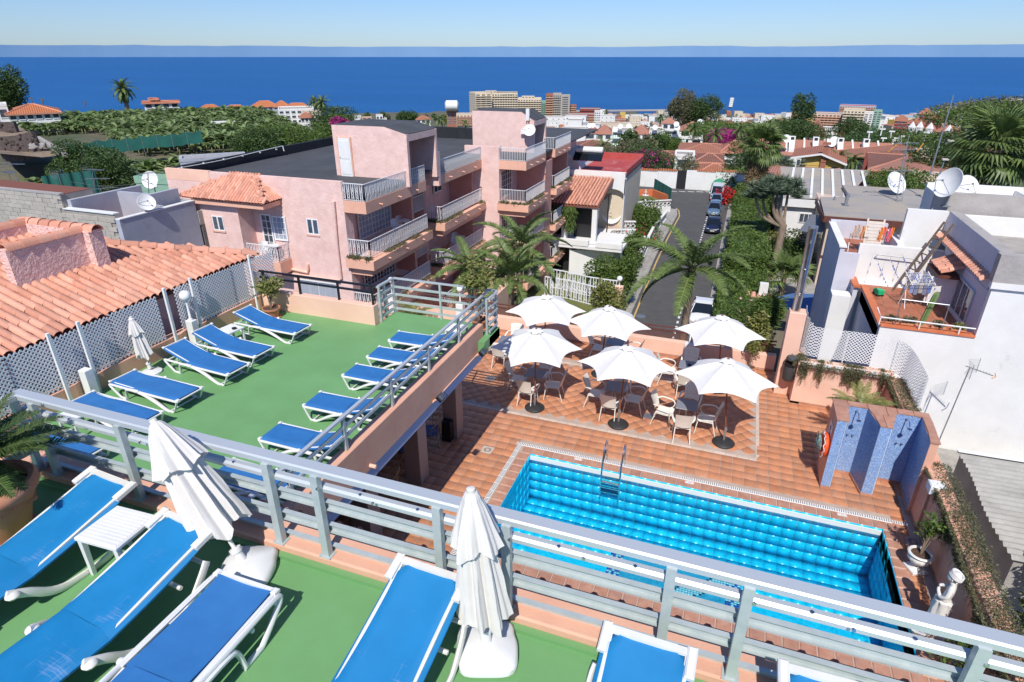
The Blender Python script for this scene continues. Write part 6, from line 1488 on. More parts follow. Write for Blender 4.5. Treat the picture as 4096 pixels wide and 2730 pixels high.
lattice_mast('triangular lattice antenna mast with orange elements on the sandy roof',(12.45,57.6,-1.44),tuple(WY(a4(940,400),57.6)))
wh=thing('low_white_house','low white house with pale flat roof and white seams behind the dragon tree','house')
s=MB();s.box(4.15,12.0,60.0,70,-9,-2.9);s.obj('wall',M['lime_white'],wh)
s=MB();s.box(3.95,9.0,59.6,60.3,-2.895,-2.2);s.box(3.95,4.3,60.3,70,-2.895,-2.2);s.obj('fascia',M['lime_white'],wh)
s=MB();s.add([(3.95,59.6,-2.19),(8.9,59.6,-2.0),(12.5,72,-1.2),(3.9,72,-1.3)],[(0,1,2,3)]);s.obj('roof_sheet',M['roof_beige'],wh)
for k in range(8):s=MB();s.bar((4.4+k*.9,60.0,-2.12+k*.03),(5.2+k*.9,71.2,-1.2),.22,.06);s.obj('roof_seam',M['white_paint'],wh)
q0,q1_=WY(a3(1620,850),59.95),WY(a3(1745,930),59.95)
s=MB();s.box(q0.x,q1_.x,59.93,59.99,q1_.z,q0.z);f=s.obj('window',M['iron_white'],wh)
for k in range(4):w_=(q1_.x-q0.x-.15)/4;s=MB();s.box(q0.x+.08+k*w_,q0.x+.03+(k+1)*w_,59.91,59.925,q1_.z+.08,q0.z-.08);s.obj('pane',M['window_glass'],f)
# cars
mat('car_glass',(.01,.013,.016),None,rough=.04,spec=.9);mat('tyre',(.015,.015,.016),None,rough=.8);mat('headlight',(.55,.58,.6),(.3,.32,.34),30,.1,metal=.4)
mat('plate_white',(.75,.75,.73));mat('car_trim',(.02,.02,.022),None,rough=.5)
def make_car(label,loc,col,van=False,rot=0,w=1.58,L=3.7,h=1.32):
 """front towards -y"""
 t=thing('parked_car' if not van else 'parked_van',label,'car' if not van else 'van',loc,rot,'cars parked along the kerb')
 hw=w/2;paint=mat('paint_%s'%loc[1],col,None,rough=.28,coat=.6)
 if van:h=1.75;sec=[(-L/2,.80,.28,.66),(-L/2+.08,.93,.2,.80),(-L/2+.6,1,.18,.98),(-L/2+.9,1,.18,1.05),(L/2-.1,1,.18,1.05),(L/2,.95,.25,1.0)]
 else:sec=[(-L/2,.62,.26,.48),(-L/2+.06,.82,.2,.60),(-L/2+.25,.95,.17,.70),(-L/2+.95,1,.17,.84),(0,1,.17,.88),(L/2-.25,.97,.18,.86),(L/2-.04,.85,.24,.78),(L/2,.78,.3,.7)]
 s=MB();N=14;vs=[]
 for y,kx,z0,z1 in sec:
  for j in range(N):
   a=PI*2*j/N+PI/N;cx_,cz=math.cos(a),math.sin(a);q=(abs(cx_)**3.2+abs(cz)**3.2)**(-1/3.2)
   vs.append((hw*kx*cx_*q,y,(z0+z1)/2+(z1-z0)/2*cz*q))
 k=len(sec);s.add(vs,[(i*N+j,(i+1)*N+j,(i+1)*N+(j+1)%N,i*N+(j+1)%N)for i in range(k-1)for j in range(N)]+[tuple(range(N)),tuple((k-1)*N+j for j in range(N-1,-1,-1))]);s.obj('body',paint,t,True)
 if van:gs=[(-L/2+.42,.90,.82,.97,.99),(-L/2+1.0,.95,.82,1.03,h),(L/2-.05,.95,.85,1.03,h),(L/2-.01,.93,.85,1.0,1.2)]
 else:gs=[(-L/2+.95,.90,.86,.82,.85),(-.35,.95,.70,.86,h-.03),(.2,.95,.70,.86,h),(.95,.94,.70,.86,h-.05),(L/2-.15,.88,.75,.84,.9)]
 s=MB();vs=[]
 for y,kb,kt,zb,zt in gs:vs+=[(-hw*kb,y,zb),(-hw*kt,y,zt),(hw*kt,y,zt),(hw*kb,y,zb)]
 s.add(vs,[(i*4+j,i*4+j+1,i*4+j+5,i*4+j+4)for i in range(len(gs)-1)for j in range(3)]+[(3,2,1,0),tuple(len(vs)-4+j for j in range(4))]);s.obj('windows',M['car_glass'],t)
 s=MB()
 a,b,c,d=gs[1],gs[2],gs[-2],gs[-1]
 s.add([(-hw*a[2]*1.01,a[0]+.03,a[4]+.012),(hw*a[2]*1.01,a[0]+.03,a[4]+.012),(hw*c[2]*1.01,c[0],c[4]+.012),(-hw*c[2]*1.01,c[0],c[4]+.012),(-hw*b[2]*1.01,b[0],b[4]+.025),(hw*b[2]*1.01,b[0],b[4]+.025)],[(0,1,5,4),(4,5,2,3)]if not van else[(0,1,2,3)]);s.obj('roof',paint,t)
 for sd in(-1,1):
  s=MB();g0,g1=gs[0],gs[1];s.bar((sd*hw*g0[1],g0[0],g0[3]),(sd*hw*g1[2],g1[0],g1[4]),.05,.04);s.bar((sd*hw*gs[-1][1],gs[-1][0],gs[-1][3]),(sd*hw*gs[-2][2],gs[-2][0],gs[-2][4]),.07,.05);m_=len(gs)//2;s.bar((sd*hw*.955,gs[m_][0],.86 if not van else 1.0),(sd*hw*gs[m_][2]*1.01,gs[m_][0],gs[m_][4]),.05,.04);s.obj('pillar',paint,t)
  if van:s=MB();s.box(sd*hw*.97-.01,sd*hw*.97+.01,-.2,L/2-.1,1.0,h-.05);s.obj('side_panel',paint,t)
  s=MB();s.cbox(sd*(hw+.07)-.07,sd*(hw+.07)+.05,gs[0][0]+.32,gs[0][0]+.44,.85,.97,.03);s.obj('mirror',paint,t)
  yf=-L/2;s=MB();s.ball((0,0,0),.13,12,8,.62);s.xf(T(sd*hw*.66,yf+.16,.56 if not van else.72)@RZ(sd*.5)@S(1.25,.5,1));s.obj('headlight',M['headlight'],t,True)
  s=MB();s.cbox(sd*hw*.84-.08,sd*hw*.84+.08,L/2-.13,L/2-.02,.62,.86,.02);s.obj('tail_light',mat('tail_red',(.4,.01,.01),None,rough=.2)if 'tail_red' not in M else M['tail_red'],t)
  for y in(-L/2+.68,L/2-.68):
   s=MB();s.tube([(sd*(hw-.17),y,.29),(sd*(hw+.005),y,.29)],.29,18);wq=s.obj('tyre',M['tyre'],t,True);s=MB();s.tube([(sd*(hw+.0),y,.29),(sd*(hw+.012),y,.29)],.18,12);s.obj('rim',M['zinc'],wq)
 yf=-L/2
 s=MB();s.box(-hw*.5,hw*.5,yf-.012,yf+.05,.26,.36);s.obj('lower_grille',M['car_trim'],t)
 s=MB();s.add([(-.24,yf-.0,.46),(.24,yf-.0,.46),(.30,yf+.10,.58),(-.30,yf+.10,.58)],[(0,1,2,3)]);s.xf(T(0,-.03,.01));s.obj('grille',M['car_trim'],t)
 s=MB();s.lathe([(0,0),(.055,0),(.05,.012),(0,.015)],16);s.xf(T(0,yf-.0,.54)@RX(PI/2+.6));s.obj('emblem',M['chrome'],t,True)
 s=MB();s.box(-.2,.2,yf-.03,yf-.015,.37,.45);pl_=s.obj('number_plate',M['plate_white'],t)
 s=MB();s.bar((-.3,gs[0][0]+.08,gs[0][4]+.02),(.25,gs[0][0]+.12,gs[0][4]+.03),.02);s.obj('wiper',M['car_trim'],t)
 if abs(loc[1]-38)<4:
  s=MB();x=-.17
  for ch in '0195 DLK':
   if ch!=' ':s.box(x,x+.008,yf-.034,yf-.031,.385,.44);s.box(x+.022,x+.03,yf-.034,yf-.031,.385,.44);s.box(x+.008,x+.022,yf-.034,yf-.031,.385 if ch in '0DL5' else.41,.393 if ch in '0DL5' else.418);s.box(x+.008,x+.022,yf-.034,yf-.031,.432,.44)
   x+=.043
  s.obj('plate_characters',M['car_trim'],pl_)
 return t
make_car('white hatchback with chrome front emblem, half hidden by the big street palm',(-1.00,40.2,ZS),(.78,.78,.78))
q=W(a3(985,1012),ZS);make_car('dark navy blue car with its bonnet towards the camera',(q.x,q.y+1.9,ZS),(.012,.018,.05),w=1.52)
q=W(a3(993,885),ZS);make_car('steel blue estate car parked behind the navy car',(q.x,q.y+1.8,ZS),(.10,.17,.26),w=1.45)
q=W(a3(1008,818),ZS);make_car('light blue car parked directly in front of the white van',(q.x,q.y+1.8,ZS),(.16,.28,.42),w=1.3,L=3.4)
q=W(a3(1010,786),ZS);make_car('white van at the far end of the parked row, beside the green container',(q.x,q.y+2.8,ZS),(.75,.76,.76),True,w=1.5,L=3.8)
q=W(a3(1027,703),ZS);t=thing('bottle_bank','green dome shaped bottle bank behind the white van','container',(q.x,q.y,ZS),0)
s=MB();s.lathe([(.85,0),(.9,.5),(.85,1.1),(.6,1.5),(.25,1.68),(0,1.7)],20);s.obj('body',mat('bank_green',(.03,.28,.14),None,rough=.5),t,True)
s=MB();s.lathe([(.2,1.66),(.16,1.75),(0,1.78)],12);s.obj('lifting_cap',M['bank_green'],t,True)
for a in(-2,-1.2):s=MB();s.tube([(.84*math.cos(a),.84*math.sin(a),1.1),(.9*math.cos(a),.9*math.sin(a),1.12)],.12,12);s.obj('opening',M['car_trim'],t)
# left: block wall house, grey terrace house
def block(name,label,xl,xr,yb,yt,d,dep,floors,bays,wall='lime_white',roof='flat',roofm='roof_pinkish',fn=r3,balc=0,dark='window_glass',yaw=None,rh=None,drop=6,cat='building',slabc=None,group=None,yr=None):
 """building whose front spans photo columns xl..xr, eaves at yt, foot at yb, seen at distance d"""
 A,B=fn(xl,yt),fn(xr,yt);a=WR(A,d);b=WR(B,d);c=(a+b)/2;e=b-a;e.z=0;w_=e.length;foot=WR(fn((xl+xr)/2,yb),d).z;h=c.z-foot
 t=thing(name,label,cat,(c.x,c.y,foot),math.atan2(e.y,e.x)if yaw is None else yaw,group)
 s=MB();s.box(-w_/2,w_/2,0,dep,-drop,h);s.obj('wall',M[wall],t)
 if roof=='hip':
  rh=rh or(WR(fn((xl+xr)/2,yr),d+dep/2).z-c.z if yr else dep*.16);x0,x1=-w_/2-.4,w_/2+.4;i_=min(w_,dep)/2;s=MB()
  s.add([(x0,-.4,h),(x1,-.4,h),(x1,dep+.4,h),(x0,dep+.4,h),(x0+i_,dep/2,h+rh),(x1-i_,dep/2,h+rh)],[(0,1,5,4),(2,3,4,5),(1,2,5),(3,0,4)]);s.obj('roof',M[roofm],t)
  s=MB();rA,rB=(x0+i_,dep/2,h+rh),(x1-i_,dep/2,h+rh)
  for a_,b_ in((rA,rB),((x0,-.4,h),rA),((x1,-.4,h),rB),((x1,dep+.4,h),rB),((x0,dep+.4,h),rA)):s.tube([a_,b_],.13,5)
  s.box(x0,x1,-.45,-.401,h-.25,h+.02);s.obj('ridge_tiles',M['ridge_tile'],t,kind='stuff')
 else:
  s=MB()
  for q in((-w_/2,w_/2,-.03,.25),(-w_/2,w_/2,dep-.25,dep+.03),(-w_/2-.03,-w_/2+.25,.251,dep-.251),(w_/2-.25,w_/2+.03,.251,dep-.251)):s.box(*q,h+.003,h+h*.05+.3)
  s.obj('parapet',M[wall],t);s=MB();s.box(-w_/2+.26,w_/2-.26,.26,dep-.26,h+.002,h+.15);s.obj('roof',M['roof_beige' if roofm=='roof_pinkish' else roofm],t)
 fh=h/floors;g=MB();sl_=MB();f_=MB()
 for f in range(floors):
  for i in range(bays):
   u0=-w_/2+w_*(i+.18)/bays;u1=-w_/2+w_*(i+.82)/bays;z0=f*fh+fh*(.12 if balc else.32);z1=f*fh+fh*.82
   g.box(u0,u1,-.05,-.003,z0,z1)
   if not balc:f_.box(u0-.08,u1+.08,-.1,-.051,z0-.12,z0)
  if balc:sl_.box(-w_/2+.02,w_/2-.02,-balc,-.051,f*fh-.12,f*fh+fh*.32)
  n2=max(2,int(dep/4))
  for i in range(n2):
   for sx in(-1,1):g.box(sx*(w_/2+.003)-(.05 if sx<0 else 0),sx*(w_/2+.003)+(.05 if sx>0 else 0),dep*(i+.3)/n2,dep*(i+.65)/n2,f*fh+fh*.35,f*fh+fh*.8)
 g.obj('windows',M[dark],t,kind='stuff')
 if balc:sl_.obj('balconies',M[slabc or wall],t,kind='stuff')
 elif f_.v:f_.obj('sills',M['white_paint'],t,kind='stuff')
 return t
mat('block',(.40,.36,.30),(.48,.44,.37),3,.95,rand=.10,bump=.4,bscale=20,dirt=((.30,.27,.22),3,.5,.85))
mat('mortar',(.30,.27,.23),(.36,.33,.28),3,.95)
mat('grey_paint',(.36,.38,.44),(.42,.44,.49),1.2,.9,bump=.15,dirt=((.26,.27,.29),1.5,.55,.8))
mat('dark_render',(.13,.125,.12),(.17,.16,.15),1.5,.95)
YB=19.0
bw=thing('block_house','unplastered concrete block house with a low left part, behind the tiled roof','house')
pA,pB=WY(q4(0,1050),YB),WY(q4(485,1070),YB);pC,pD=WY(q4(520,1195),YB),WY(q4(1015,1240),YB)
s=MB();s.box(-36,pB.x+.3,YB+.03,YB+1.6,-9,pB.z-.02);s.box(pB.x+.3,pD.x,YB+.03,YB+.25,-9,pC.z-.02);s.obj('wall',M['mortar'],bw)
bl_=MB();bl_.cbox(-.245,.245,-.02,.03,-.095,.095,.006);bm_=bl_.mesh('block',[M['block']]);ms_=[]
for r_ in range(14):
 z=pB.z-.12-r_*.205;x=-36+(r_%2)*.25
 while x<pD.x-.1:
  if x<pB.x+.3 or z<pC.z-.1:ms_.append(T(x,YB+rnd(-.008,.006),z+rnd(-.006,.006))@RY(rnd(-.012,.012)))
  x+=.505
pieces(bw,'block',bm_,ms_,300)
s=MB();s.box(-36,pB.x+.35,YB-.04,YB+.2,pB.z-.018,pB.z+.05);s.obj('cap',M['cement'],bw)
s=MB();s.box(-36,pB.x+.3,YB+.21,YB+1.6,pB.z-.017,pB.z+.0);s.obj('roof',M['roof_under'],bw)
gh=thing('grey_terrace_house','blue grey painted house with a sunken roof terrace behind the block wall','house')
X2,Y2=-26.3,23.2;zc=2.72
s=MB();s.box(pD.x+.003,pD.x+.25,YB,Y2,-9,zc);s.obj('wall',M['grey_paint'],gh)
s=MB();s.box(pB.x+.3,pD.x,Y2-.2,Y2,-9,zc+.05);s.box(pB.x+.31,pB.x+.55,YB+.26,Y2-.2,-9,zc+.6);s.box(pB.x+2.8,pB.x+3.0,YB+1.9,Y2-.21,-9,zc+.62);s.box(pB.x+.56,pB.x+2.8,YB+2.6,YB+2.8,0,zc+.55);s.box(pB.x+3.0,pD.x,YB+2.4,YB+2.6,.5,zc+.1);s.obj('parapet',M['grey_paint'],gh)
s=MB();s.box(pB.x+.56,pD.x,YB+.26,Y2-.21,1.2,1.75);s.obj('terrace_floor',M['orange_tile'],gh)
s=MB();s.box(pB.x+.3,pD.x+.0,YB-.03,YB+.28,pC.z-.018,pC.z+.03);s.box(pD.x-.01,pD.x+.28,YB-.0,Y2,zc+.002,zc+.04);s.obj('cap',M['white_paint'],gh)
s=MB();s.box(-33,pD.x+.3,Y2+.1,Y2+2.5,-9,1.5);s.box(-28.4,-26.3,23.3,24.3,-9,1.0);s.obj('rear_wall',M['dark_render'],gh)
s=MB();s.box(-33,pD.x+.3,Y2+.02,Y2+.3,1.502,2.2);s.obj('rear_parapet',M['concrete'],gh)
dish('white satellite dish edge-on at the corner of the grey terrace house',(pD.x+.15,YB+1.6,zc+.42),.38,SOUTH+1.0,.5,foot=.4)
dish('white satellite dish facing us beyond the grey terrace house',tuple(WY(q4(1355,945),27)),.50,SOUTH+.1,.35,foot=1.2)
for i,(px,py,bx_,by_,yy,rz,gr)in enumerate(((100,800,155,960,23,.3,False),(75,870,110,1030,22,-.2,False),(520,890,565,1035,22.5,2.8,True),(825,850,850,1040,24,.1,False),(845,930,850,1100,23,.4,False),(640,1080,660,1190,20.5,.3,False),(1325,880,1335,1090,24.5,1.0,False),(900,1020,930,1130,25,.8,False))):
 a_,b_=WY(q4(bx_,by_),yy),WY(q4(px,py),yy)
 yagi('roof_antenna','rusty roof antenna %s'%('with fanned elements over the hanging laundry' if i==0 else 'second from the left over the laundry' if i==1 else 'with an orange dipole over the block wall' if i==2 else 'tallest with stacked grids over the banana trees' if i==3 else 'below the tallest one on the grey terrace' if i==4 else 'small one standing in the grey terrace' if i==5 else 'beside the round dish beyond the grey house' if i==6 else 'lying low behind the grey terrace'),tuple(a_),tuple(b_),rz,12,1.3 if i!=2 else 1.6,gr,'roof antennas on the left')
t=thing('laundry_line','line of white sheets and dark clothes hanging beyond the block wall','laundry')
for k,(u0,u1,c)in enumerate(((0,60,0),(62,130,0),(132,190,0),(195,240,1),(242,285,2),(288,330,0),(332,372,3),(374,400,3))):
 s=MB();s.grid(lambda u,v:tuple(WY(q4(u0+(u1-u0)*u,962+62*v*(1 if c else.9)+6*math.sin(u*3)+k*1.5),23.5+.1*math.sin(u*7+v*3))),5,3)
 cl_=[('sheet_white',(.78,.79,.8)),('cloth_navy',(.03,.04,.12)),('cloth_blue',(.04,.10,.35)),('cloth_mint',(.6,.72,.68))][c]
 s.obj('garment',M.get(cl_[0])or mat(cl_[0],cl_[1],None,rough=.9),t)
s=MB()
for a_,b_ in(((620,955),(1250,970)),((300,900),(560,1040)),((880,1000),(1480,940)),((420,1010),(760,1030)),((900,1040),(1400,1020))):
 A,B=WY(q4(*a_),23),WY(q4(*b_),25);s.tube([A.lerp(B,k/8)-Vector((0,0,.2*math.sin(PI*k/8)))for k in range(9)],.008,3,False)
tag(s.obj('roof_cables',M['zinc']),'thin sagging cables strung over the flat roofs on the left','cables')['kind']='stuff'
def simple_house(name,label,p,w,d,h,yaw=0.,roof='flat',wall='lime_white',roofm='roof_far',dist=None,zb=None,rh=1.2,oh=.3,floors=1,wins=3,winw=.9,winh=1.1,side=True,cat='house',group=None,base=3.):
 """p: photo pixel of the middle of the front wall's foot (or a Vector)"""
 q=p if isinstance(p,Vector)else(WR(p,dist)if dist else hit(p))
 t=thing(name,label,cat,(q.x,q.y,q.z if zb is None else zb),yaw,group)
 s=MB();s.box(-w/2,w/2,0,d,-base,h);s.obj('wall',M[wall],t)
 if roof=='flat':
  s=MB();s.box(-w/2-.05,w/2+.05,-.05,.15,h+.003,h+.5);s.box(-w/2-.05,w/2+.05,d-.15,d+.05,h+.003,h+.5);s.box(-w/2-.05,-w/2+.15,.151,d-.151,h+.003,h+.5);s.box(w/2-.15,w/2+.05,.151,d-.151,h+.003,h+.5);s.obj('parapet',M[wall],t)
  s=MB();s.box(-w/2+.151,w/2-.151,.151,d-.151,h+.001,h+.12);s.obj('roof',M[roofm if roofm!='roof_far' else 'roof_beige'],t)
 else:
  x0,x1,y0,y1=-w/2-oh,w/2+oh,-oh,d+oh;z0,z1=h-.02,h+rh;ins=min(d,w)/2+oh if roof=='hip' else 0
  s=MB()
  if w>=d:rgA,rgB=(x0+ins,d/2,z1),(x1-ins,d/2,z1)
  else:rgA,rgB=(0,y0+ins,z1),(0,y1-ins,z1)
  A,B,C_,D_=(x0,y0,z0),(x1,y0,z0),(x1,y1,z0),(x0,y1,z0)
  if w>=d:s.add([A,B,C_,D_,rgA,rgB],[(0,1,5,4),(2,3,4,5),(1,2,5),(3,0,4),(3,2,1,0)])
  else:s.add([A,B,C_,D_,rgA,rgB],[(1,2,5,4),(3,0,4,5),(0,1,4),(2,3,5),(3,2,1,0)])
  s.obj('roof',M[roofm],t)
  s=MB();s.tube([rgA,rgB],.14,5)
  for c in((A,rgA),(D_,rgA),(B,rgB),(C_,rgB))if(w>=d)else((A,rgA),(B,rgA),(C_,rgB),(D_,rgB)):
   s.tube([c[0],c[1]],.12,5)
  s.obj('ridge_tiles',M['ridge_tile'],t,kind='stuff')
  s=MB();s.box(x0,x1,y0-.03,y0+.05,z0-.22,z0-.01);s.box(x0-.03,x0+.05,y0+.051,y1,z0-.22,z0-.01);s.box(x1-.05,x1+.03,y0+.051,y1,z0-.22,z0-.01);s.obj('eaves_board',M['white_paint'],t)
 fl=h/floors
 for f in range(floors):
  for i in range(wins):
   x=-w/2+w*(i+.5)/wins;z=f*fl+fl*.33;ww=winw*(1.5 if(i+f)%3==0 else 1)
   s=MB();s.box(x-ww/2,x+ww/2,-.04,-.002,z,z+winh);fr=s.obj('window',M['iron_white'],t)
   s=MB();s.box(x-ww/2+.09,x-.03,-.06,-.041,z+.09,z+winh-.09);s.box(x+.03,x+ww/2-.09,-.06,-.041,z+.09,z+winh-.09);s.obj('pane',M['window_glass'],fr)
 if side:
  for sx in(-1,1):
   x=sx*w/2;s=MB();s.box(min(x,x+sx*.04)if sx<0 else x+.002,max(x,x+sx*.04)if sx>0 else x-.002,d*.35,d*.35+winw,h*.45,h*.45+winh);s.obj('window',M['window_glass'],t)
 return t
def roof_far(name,c,c2,pitch=.32):
 m=mat(name,c,c2,.8,.85,rand=.06,dirt=(tuple(x*.6 for x in c),.5,.5,.85))
 t=m.node_tree;L=t.links;b=t.nodes['Principled BSDF'];src=b.inputs['Base Color'].links[0].from_socket
 tc=_n(t,'ShaderNodeTexCoord');hs=[]
 for ax,sc_ in(('X',1/pitch),('Y',1/.45)):
  wv=_n(t,'ShaderNodeTexWave',wave_type='BANDS',bands_direction=ax);wv.inputs['Scale'].default_value=sc_*.31416;L.new(tc.outputs['Object'],wv.inputs['Vector']);hs.append(wv.outputs['Fac'])
 ad=_n(t,'ShaderNodeMath',operation='MULTIPLY');L.new(hs[0],ad.inputs[0]);L.new(hs[1],ad.inputs[1])
 bp=_n(t,'ShaderNodeBump');bp.inputs['Strength'].default_value=.8;bp.inputs['Distance'].default_value=.08;L.new(hs[0],bp.inputs['Height']);L.new(bp.outputs[0],b.inputs['Normal'])
 mx=_n(t,'ShaderNodeMix',data_type='RGBA');mx.inputs[6].default_value=(*[x*.62 for x in c],1);L.new(ad.outputs[0],mx.inputs[0]);L.new(src,mx.inputs[7])
 mr=_n(t,'ShaderNodeMapRange');mr.inputs[1].default_value=0;mr.inputs[2].default_value=.35;L.new(ad.outputs[0],mr.inputs[0]);L.new(mr.outputs[0],mx.inputs[0]);L.new(mx.outputs[2],b.inputs['Base Color'])
roof_far('roof_far',(.44,.17,.10),(.52,.23,.14));roof_far('roof_dark',(.26,.11,.075),(.34,.16,.11));roof_far('roof_orange',(.60,.19,.07),(.66,.24,.10));roof_far('roof_pinkish',(.50,.22,.15),(.56,.27,.19),.3)
mat('cream_wall',(.66,.55,.40),(.70,.60,.45),.8,.9);mat('ochre_wall',(.58,.40,.10),(.62,.44,.13),1,.9);mat('salmon_wall',(.60,.34,.22),(.66,.40,.27),.8,.9);mat('red_wall',(.26,.05,.04),(.30,.07,.05),1,.85)
mat('redroof_paint',(.42,.055,.045),(.46,.09,.08),.6,.7,dirt=((.62,.45,.40),.4,.58,.8));mat('brick',(.30,.11,.07),(.38,.16,.10),12,.9,bump=.4);mat('concrete_far',(.38,.34,.29),(.44,.40,.34),.6,.9);mat('blue_wall',(.42,.52,.62));mat('green_wall',(.25,.42,.30))
block('small_roof','low grey house with blue tarpaulin beyond the black parapet',1205,1660,605,575,66,2.5,1,0,'grey_paint',fn=a1,drop=1)
block('small_roof','pale low roof with a brick chimney stub among the lower bananas',1420,1590,375,335,118,3,1,1,'lime_white',fn=a1,drop=2)
simple_house('small_roof','low house with green parapet beside the far dish',WY((615,755),34),3.0,1.2,.35,.1,'flat','green_wall',wins=1,side=False,winw=.5,winh=.4)
# banana plantation
mat('banana_leaf',(.085,.15,.035),(.12,.19,.05),2,.4,isl=(.24,.30,.12),rand=.35,trans=.25,spec=.5)
def banana_mesh(seed):
 rs=random.Random(seed);s=MB()
 s.mi=1;s.tube([(0,0,-.6),(0,0,1.0)],.09,5);s.mi=0
 for k in range(9):
  a=k*2.4+rs.uniform(-.3,.3);el=rs.uniform(.5,1.35);L=rs.uniform(1.2,1.9);w_=rs.uniform(.20,.28);cur=Vector((0,0,.9));pts=[];e=el
  for j in range(6):
   pts.append((cur.copy(),e));cur=cur+Vector((math.cos(a)*math.cos(e),math.sin(a)*math.cos(e),math.sin(e)))*L/5;e-=rs.uniform(.18,.5)
  n_=Vector((-math.sin(a),math.cos(a),0));vs=[]
  for j,(p,e_)in enumerate(pts):
   ww=w_*(0.25,.8,1,1,.75,.05)[j];up=Vector((-math.cos(a)*math.sin(e_),-math.sin(a)*math.sin(e_),math.cos(e_)));vs+=[p-n_*ww+up*ww*.5,p,p+n_*ww+up*ww*.5]
  s.add(vs,[(j*3+i,j*3+i+1,j*3+i+4,j*3+i+3)for j in range(5)for i in range(2)])
 return s.mesh('banana',[M['banana_leaf'],M['palm_stem']])
bms=[banana_mesh(k)for k in range(5)]
def banana_field(name,az0,az1,d0,d1,step,keep=None,sc_=1.):
 lots=[[]for _ in bms];d=d0
 while d<d1:
  az=az0+rnd(0,.5)
  while az<az1:
   a=math.radians(az-20.1);dd_=d+rnd(-.7,.7);x,y=dd_*math.sin(a),dd_*math.cos(a)
   if keep is None or keep(az,dd_):lots[R.randrange(5)].append(T(x,y,ground(x,y)-.1)@RZ(rnd(0,6.3))@S(*(sc_*rnd(.8,1.25),)*3))
   az+=math.degrees(step/d)*rnd(.8,1.2)
  d+=step*.9
 for i,l in enumerate(lots):
  if l:o=joined(name,bms[i],l,None,kind='stuff');o['label']='mass of banana plants with bright arching leaves on the left hillside';o['category']='banana plants'
banana_field('banana_plantation',-38,-8.5,95,158,1.75,lambda az,d:not(az<-31+(d-95)*-.06 and d<128)and not(az>-17 and d>150))
banana_field('lower_bananas',-46,-12,70,91,1.6,lambda az,d:az>-33 or d<86)
def lump(name,label,cat,p,dist,w_,h_,n,size,leaf,seed,lumps=12,zoff=0,depth=None,group=None,trunk=True,asp=.5):
 """tree or bush whose crown centre shows at photo pixel p, at the given distance; w_, h_ are radii in metres"""
 q=WR(p,dist);g_=ground(q.x,q.y)
 return shrub(name,label,(q.x,q.y,q.z+zoff),(w_,depth or w_,h_),n,size,leaf,seed,lumps,cat,trunk,asp,min(g_-.5,q.z-h_),group=group)
lump('dark_tree','dark green tree mass in a gap of the banana plantation','tree',q4(760,770),84,4.2,2.4,9000,.26,'leaf_dark',51)
lump('dark_tree','dark green trees below the first, down to the roofs','tree',q4(960,880),74,2.6,2.2,6000,.24,'leaf_dark',52)
lump('scrub','dense green scrub right of the banana plantation beyond the black roof','bushes',a1(1850,415),100,6.0,1.9,15000,.28,'leaf_green',53,22,depth=5)
lump('scrub','dark bushes beyond the far edge of the black hotel roof','bushes',a1(1750,450),85,3.6,1.6,7000,.25,'leaf_dark',54,14)
lump('scrub','green scrub by the white villa near the twin palms','bushes',a1(2120,400),125,5.5,2.2,8000,.32,'leaf_green',55,14)
lump('roadside_trees','green trees along the slope behind the first roof tower','trees',(1345,490),190,9,4.0,9000,.5,'leaf_dark',56,16)
lump('bougainvillea','magenta bougainvillea on the slope behind the first roof tower','bush',(1358,488),150,2.2,1.5,1800,.35,'leaf_green',57)
mat('magenta',(.36,.02,.17),(.46,.04,.24),3,.6,rand=.3,trans=.25)
q=WR((1358,486),149);leaves('bougainvillea_flowers',blob_pts(900,tuple(q),(2.2,2.0,1.5),9,58,.9),.35,M['magenta'],bpy.data.objects['bougainvillea'],.8,.6)
mat('lava_stone',(.06,.045,.04),(.12,.09,.08),5,.95,bump=.8,bscale=8,rand=.2);mat('dry_earth',(.22,.16,.11),(.30,.22,.15),.4,.95,dirt=((.12,.1,.07),.6,.5,.7));mat('green_net',(.01,.10,.08),(.02,.14,.11),.6,.8)
def polar(az,d,z=None):a=math.radians(az-20.1);x,y=d*math.sin(a),d*math.cos(a);return Vector((x,y,ground(x,y)if z is None else z))
def stone_wall(label,pts,h,th=.5):
 t=thing('dry_stone_wall',label,'wall');s=MB()
 for i in range(len(pts)-1):s.bar(pts[i]+Vector((0,0,h/2-.8)),pts[i+1]+Vector((0,0,h/2-.8)),th,h+1.6)
 s.obj('core',M['lava_stone'],t);st_=MB()
 for i in range(len(pts)-1):
  L=(pts[i+1]-pts[i]).length
  for k in range(int(L*6)):c=pts[i].lerp(pts[i+1],rnd(0,1))+Vector((rnd(-.1,.1),rnd(-.1,.1),rnd(-.6,h+.1)));o_=(EYE-c).normalized()*(th/2+.05);o_.z=0;st_.ball(tuple(c+o_),rnd(.14,.3),5,3,.7)
 st_.obj('stones',M['lava_stone'],t,kind='stuff')
stone_wall('dark lava stone wall below the green net of the plantation',[polar(-31+k*2.6,92.0)for k in range(8)],1.0)
stone_wall('low dark stone wall on the bare plot at the far left',[WR(q4(0,655),96),WR(q4(190,640),94),WR(q4(340,600),92)],1.2)
stone_wall('upper dark stone wall on the bare plot at the far left',[WR(q4(0,505),118),WR(q4(160,500),116)],1.2)
def patch(name,pts,m):s=MB();s.add(pts,[tuple(range(len(pts)))]);return struct(name,s,m)
patch('bare_plot',[WR(q4(-60,700),90),WR(q4(380,740),86),WR(q4(560,720),88),WR(q4(350,590),104),WR(q4(-60,640),104)],M['dry_earth'])
patch('bare_plot',[WR(q4(-60,610),106),WR(q4(340,570),104),WR(q4(180,470),124),WR(q4(-60,400),130)],M['dry_earth'])
t=thing('green_net_fence','dark green shade net on posts along the foot of the upper plantation','fence')
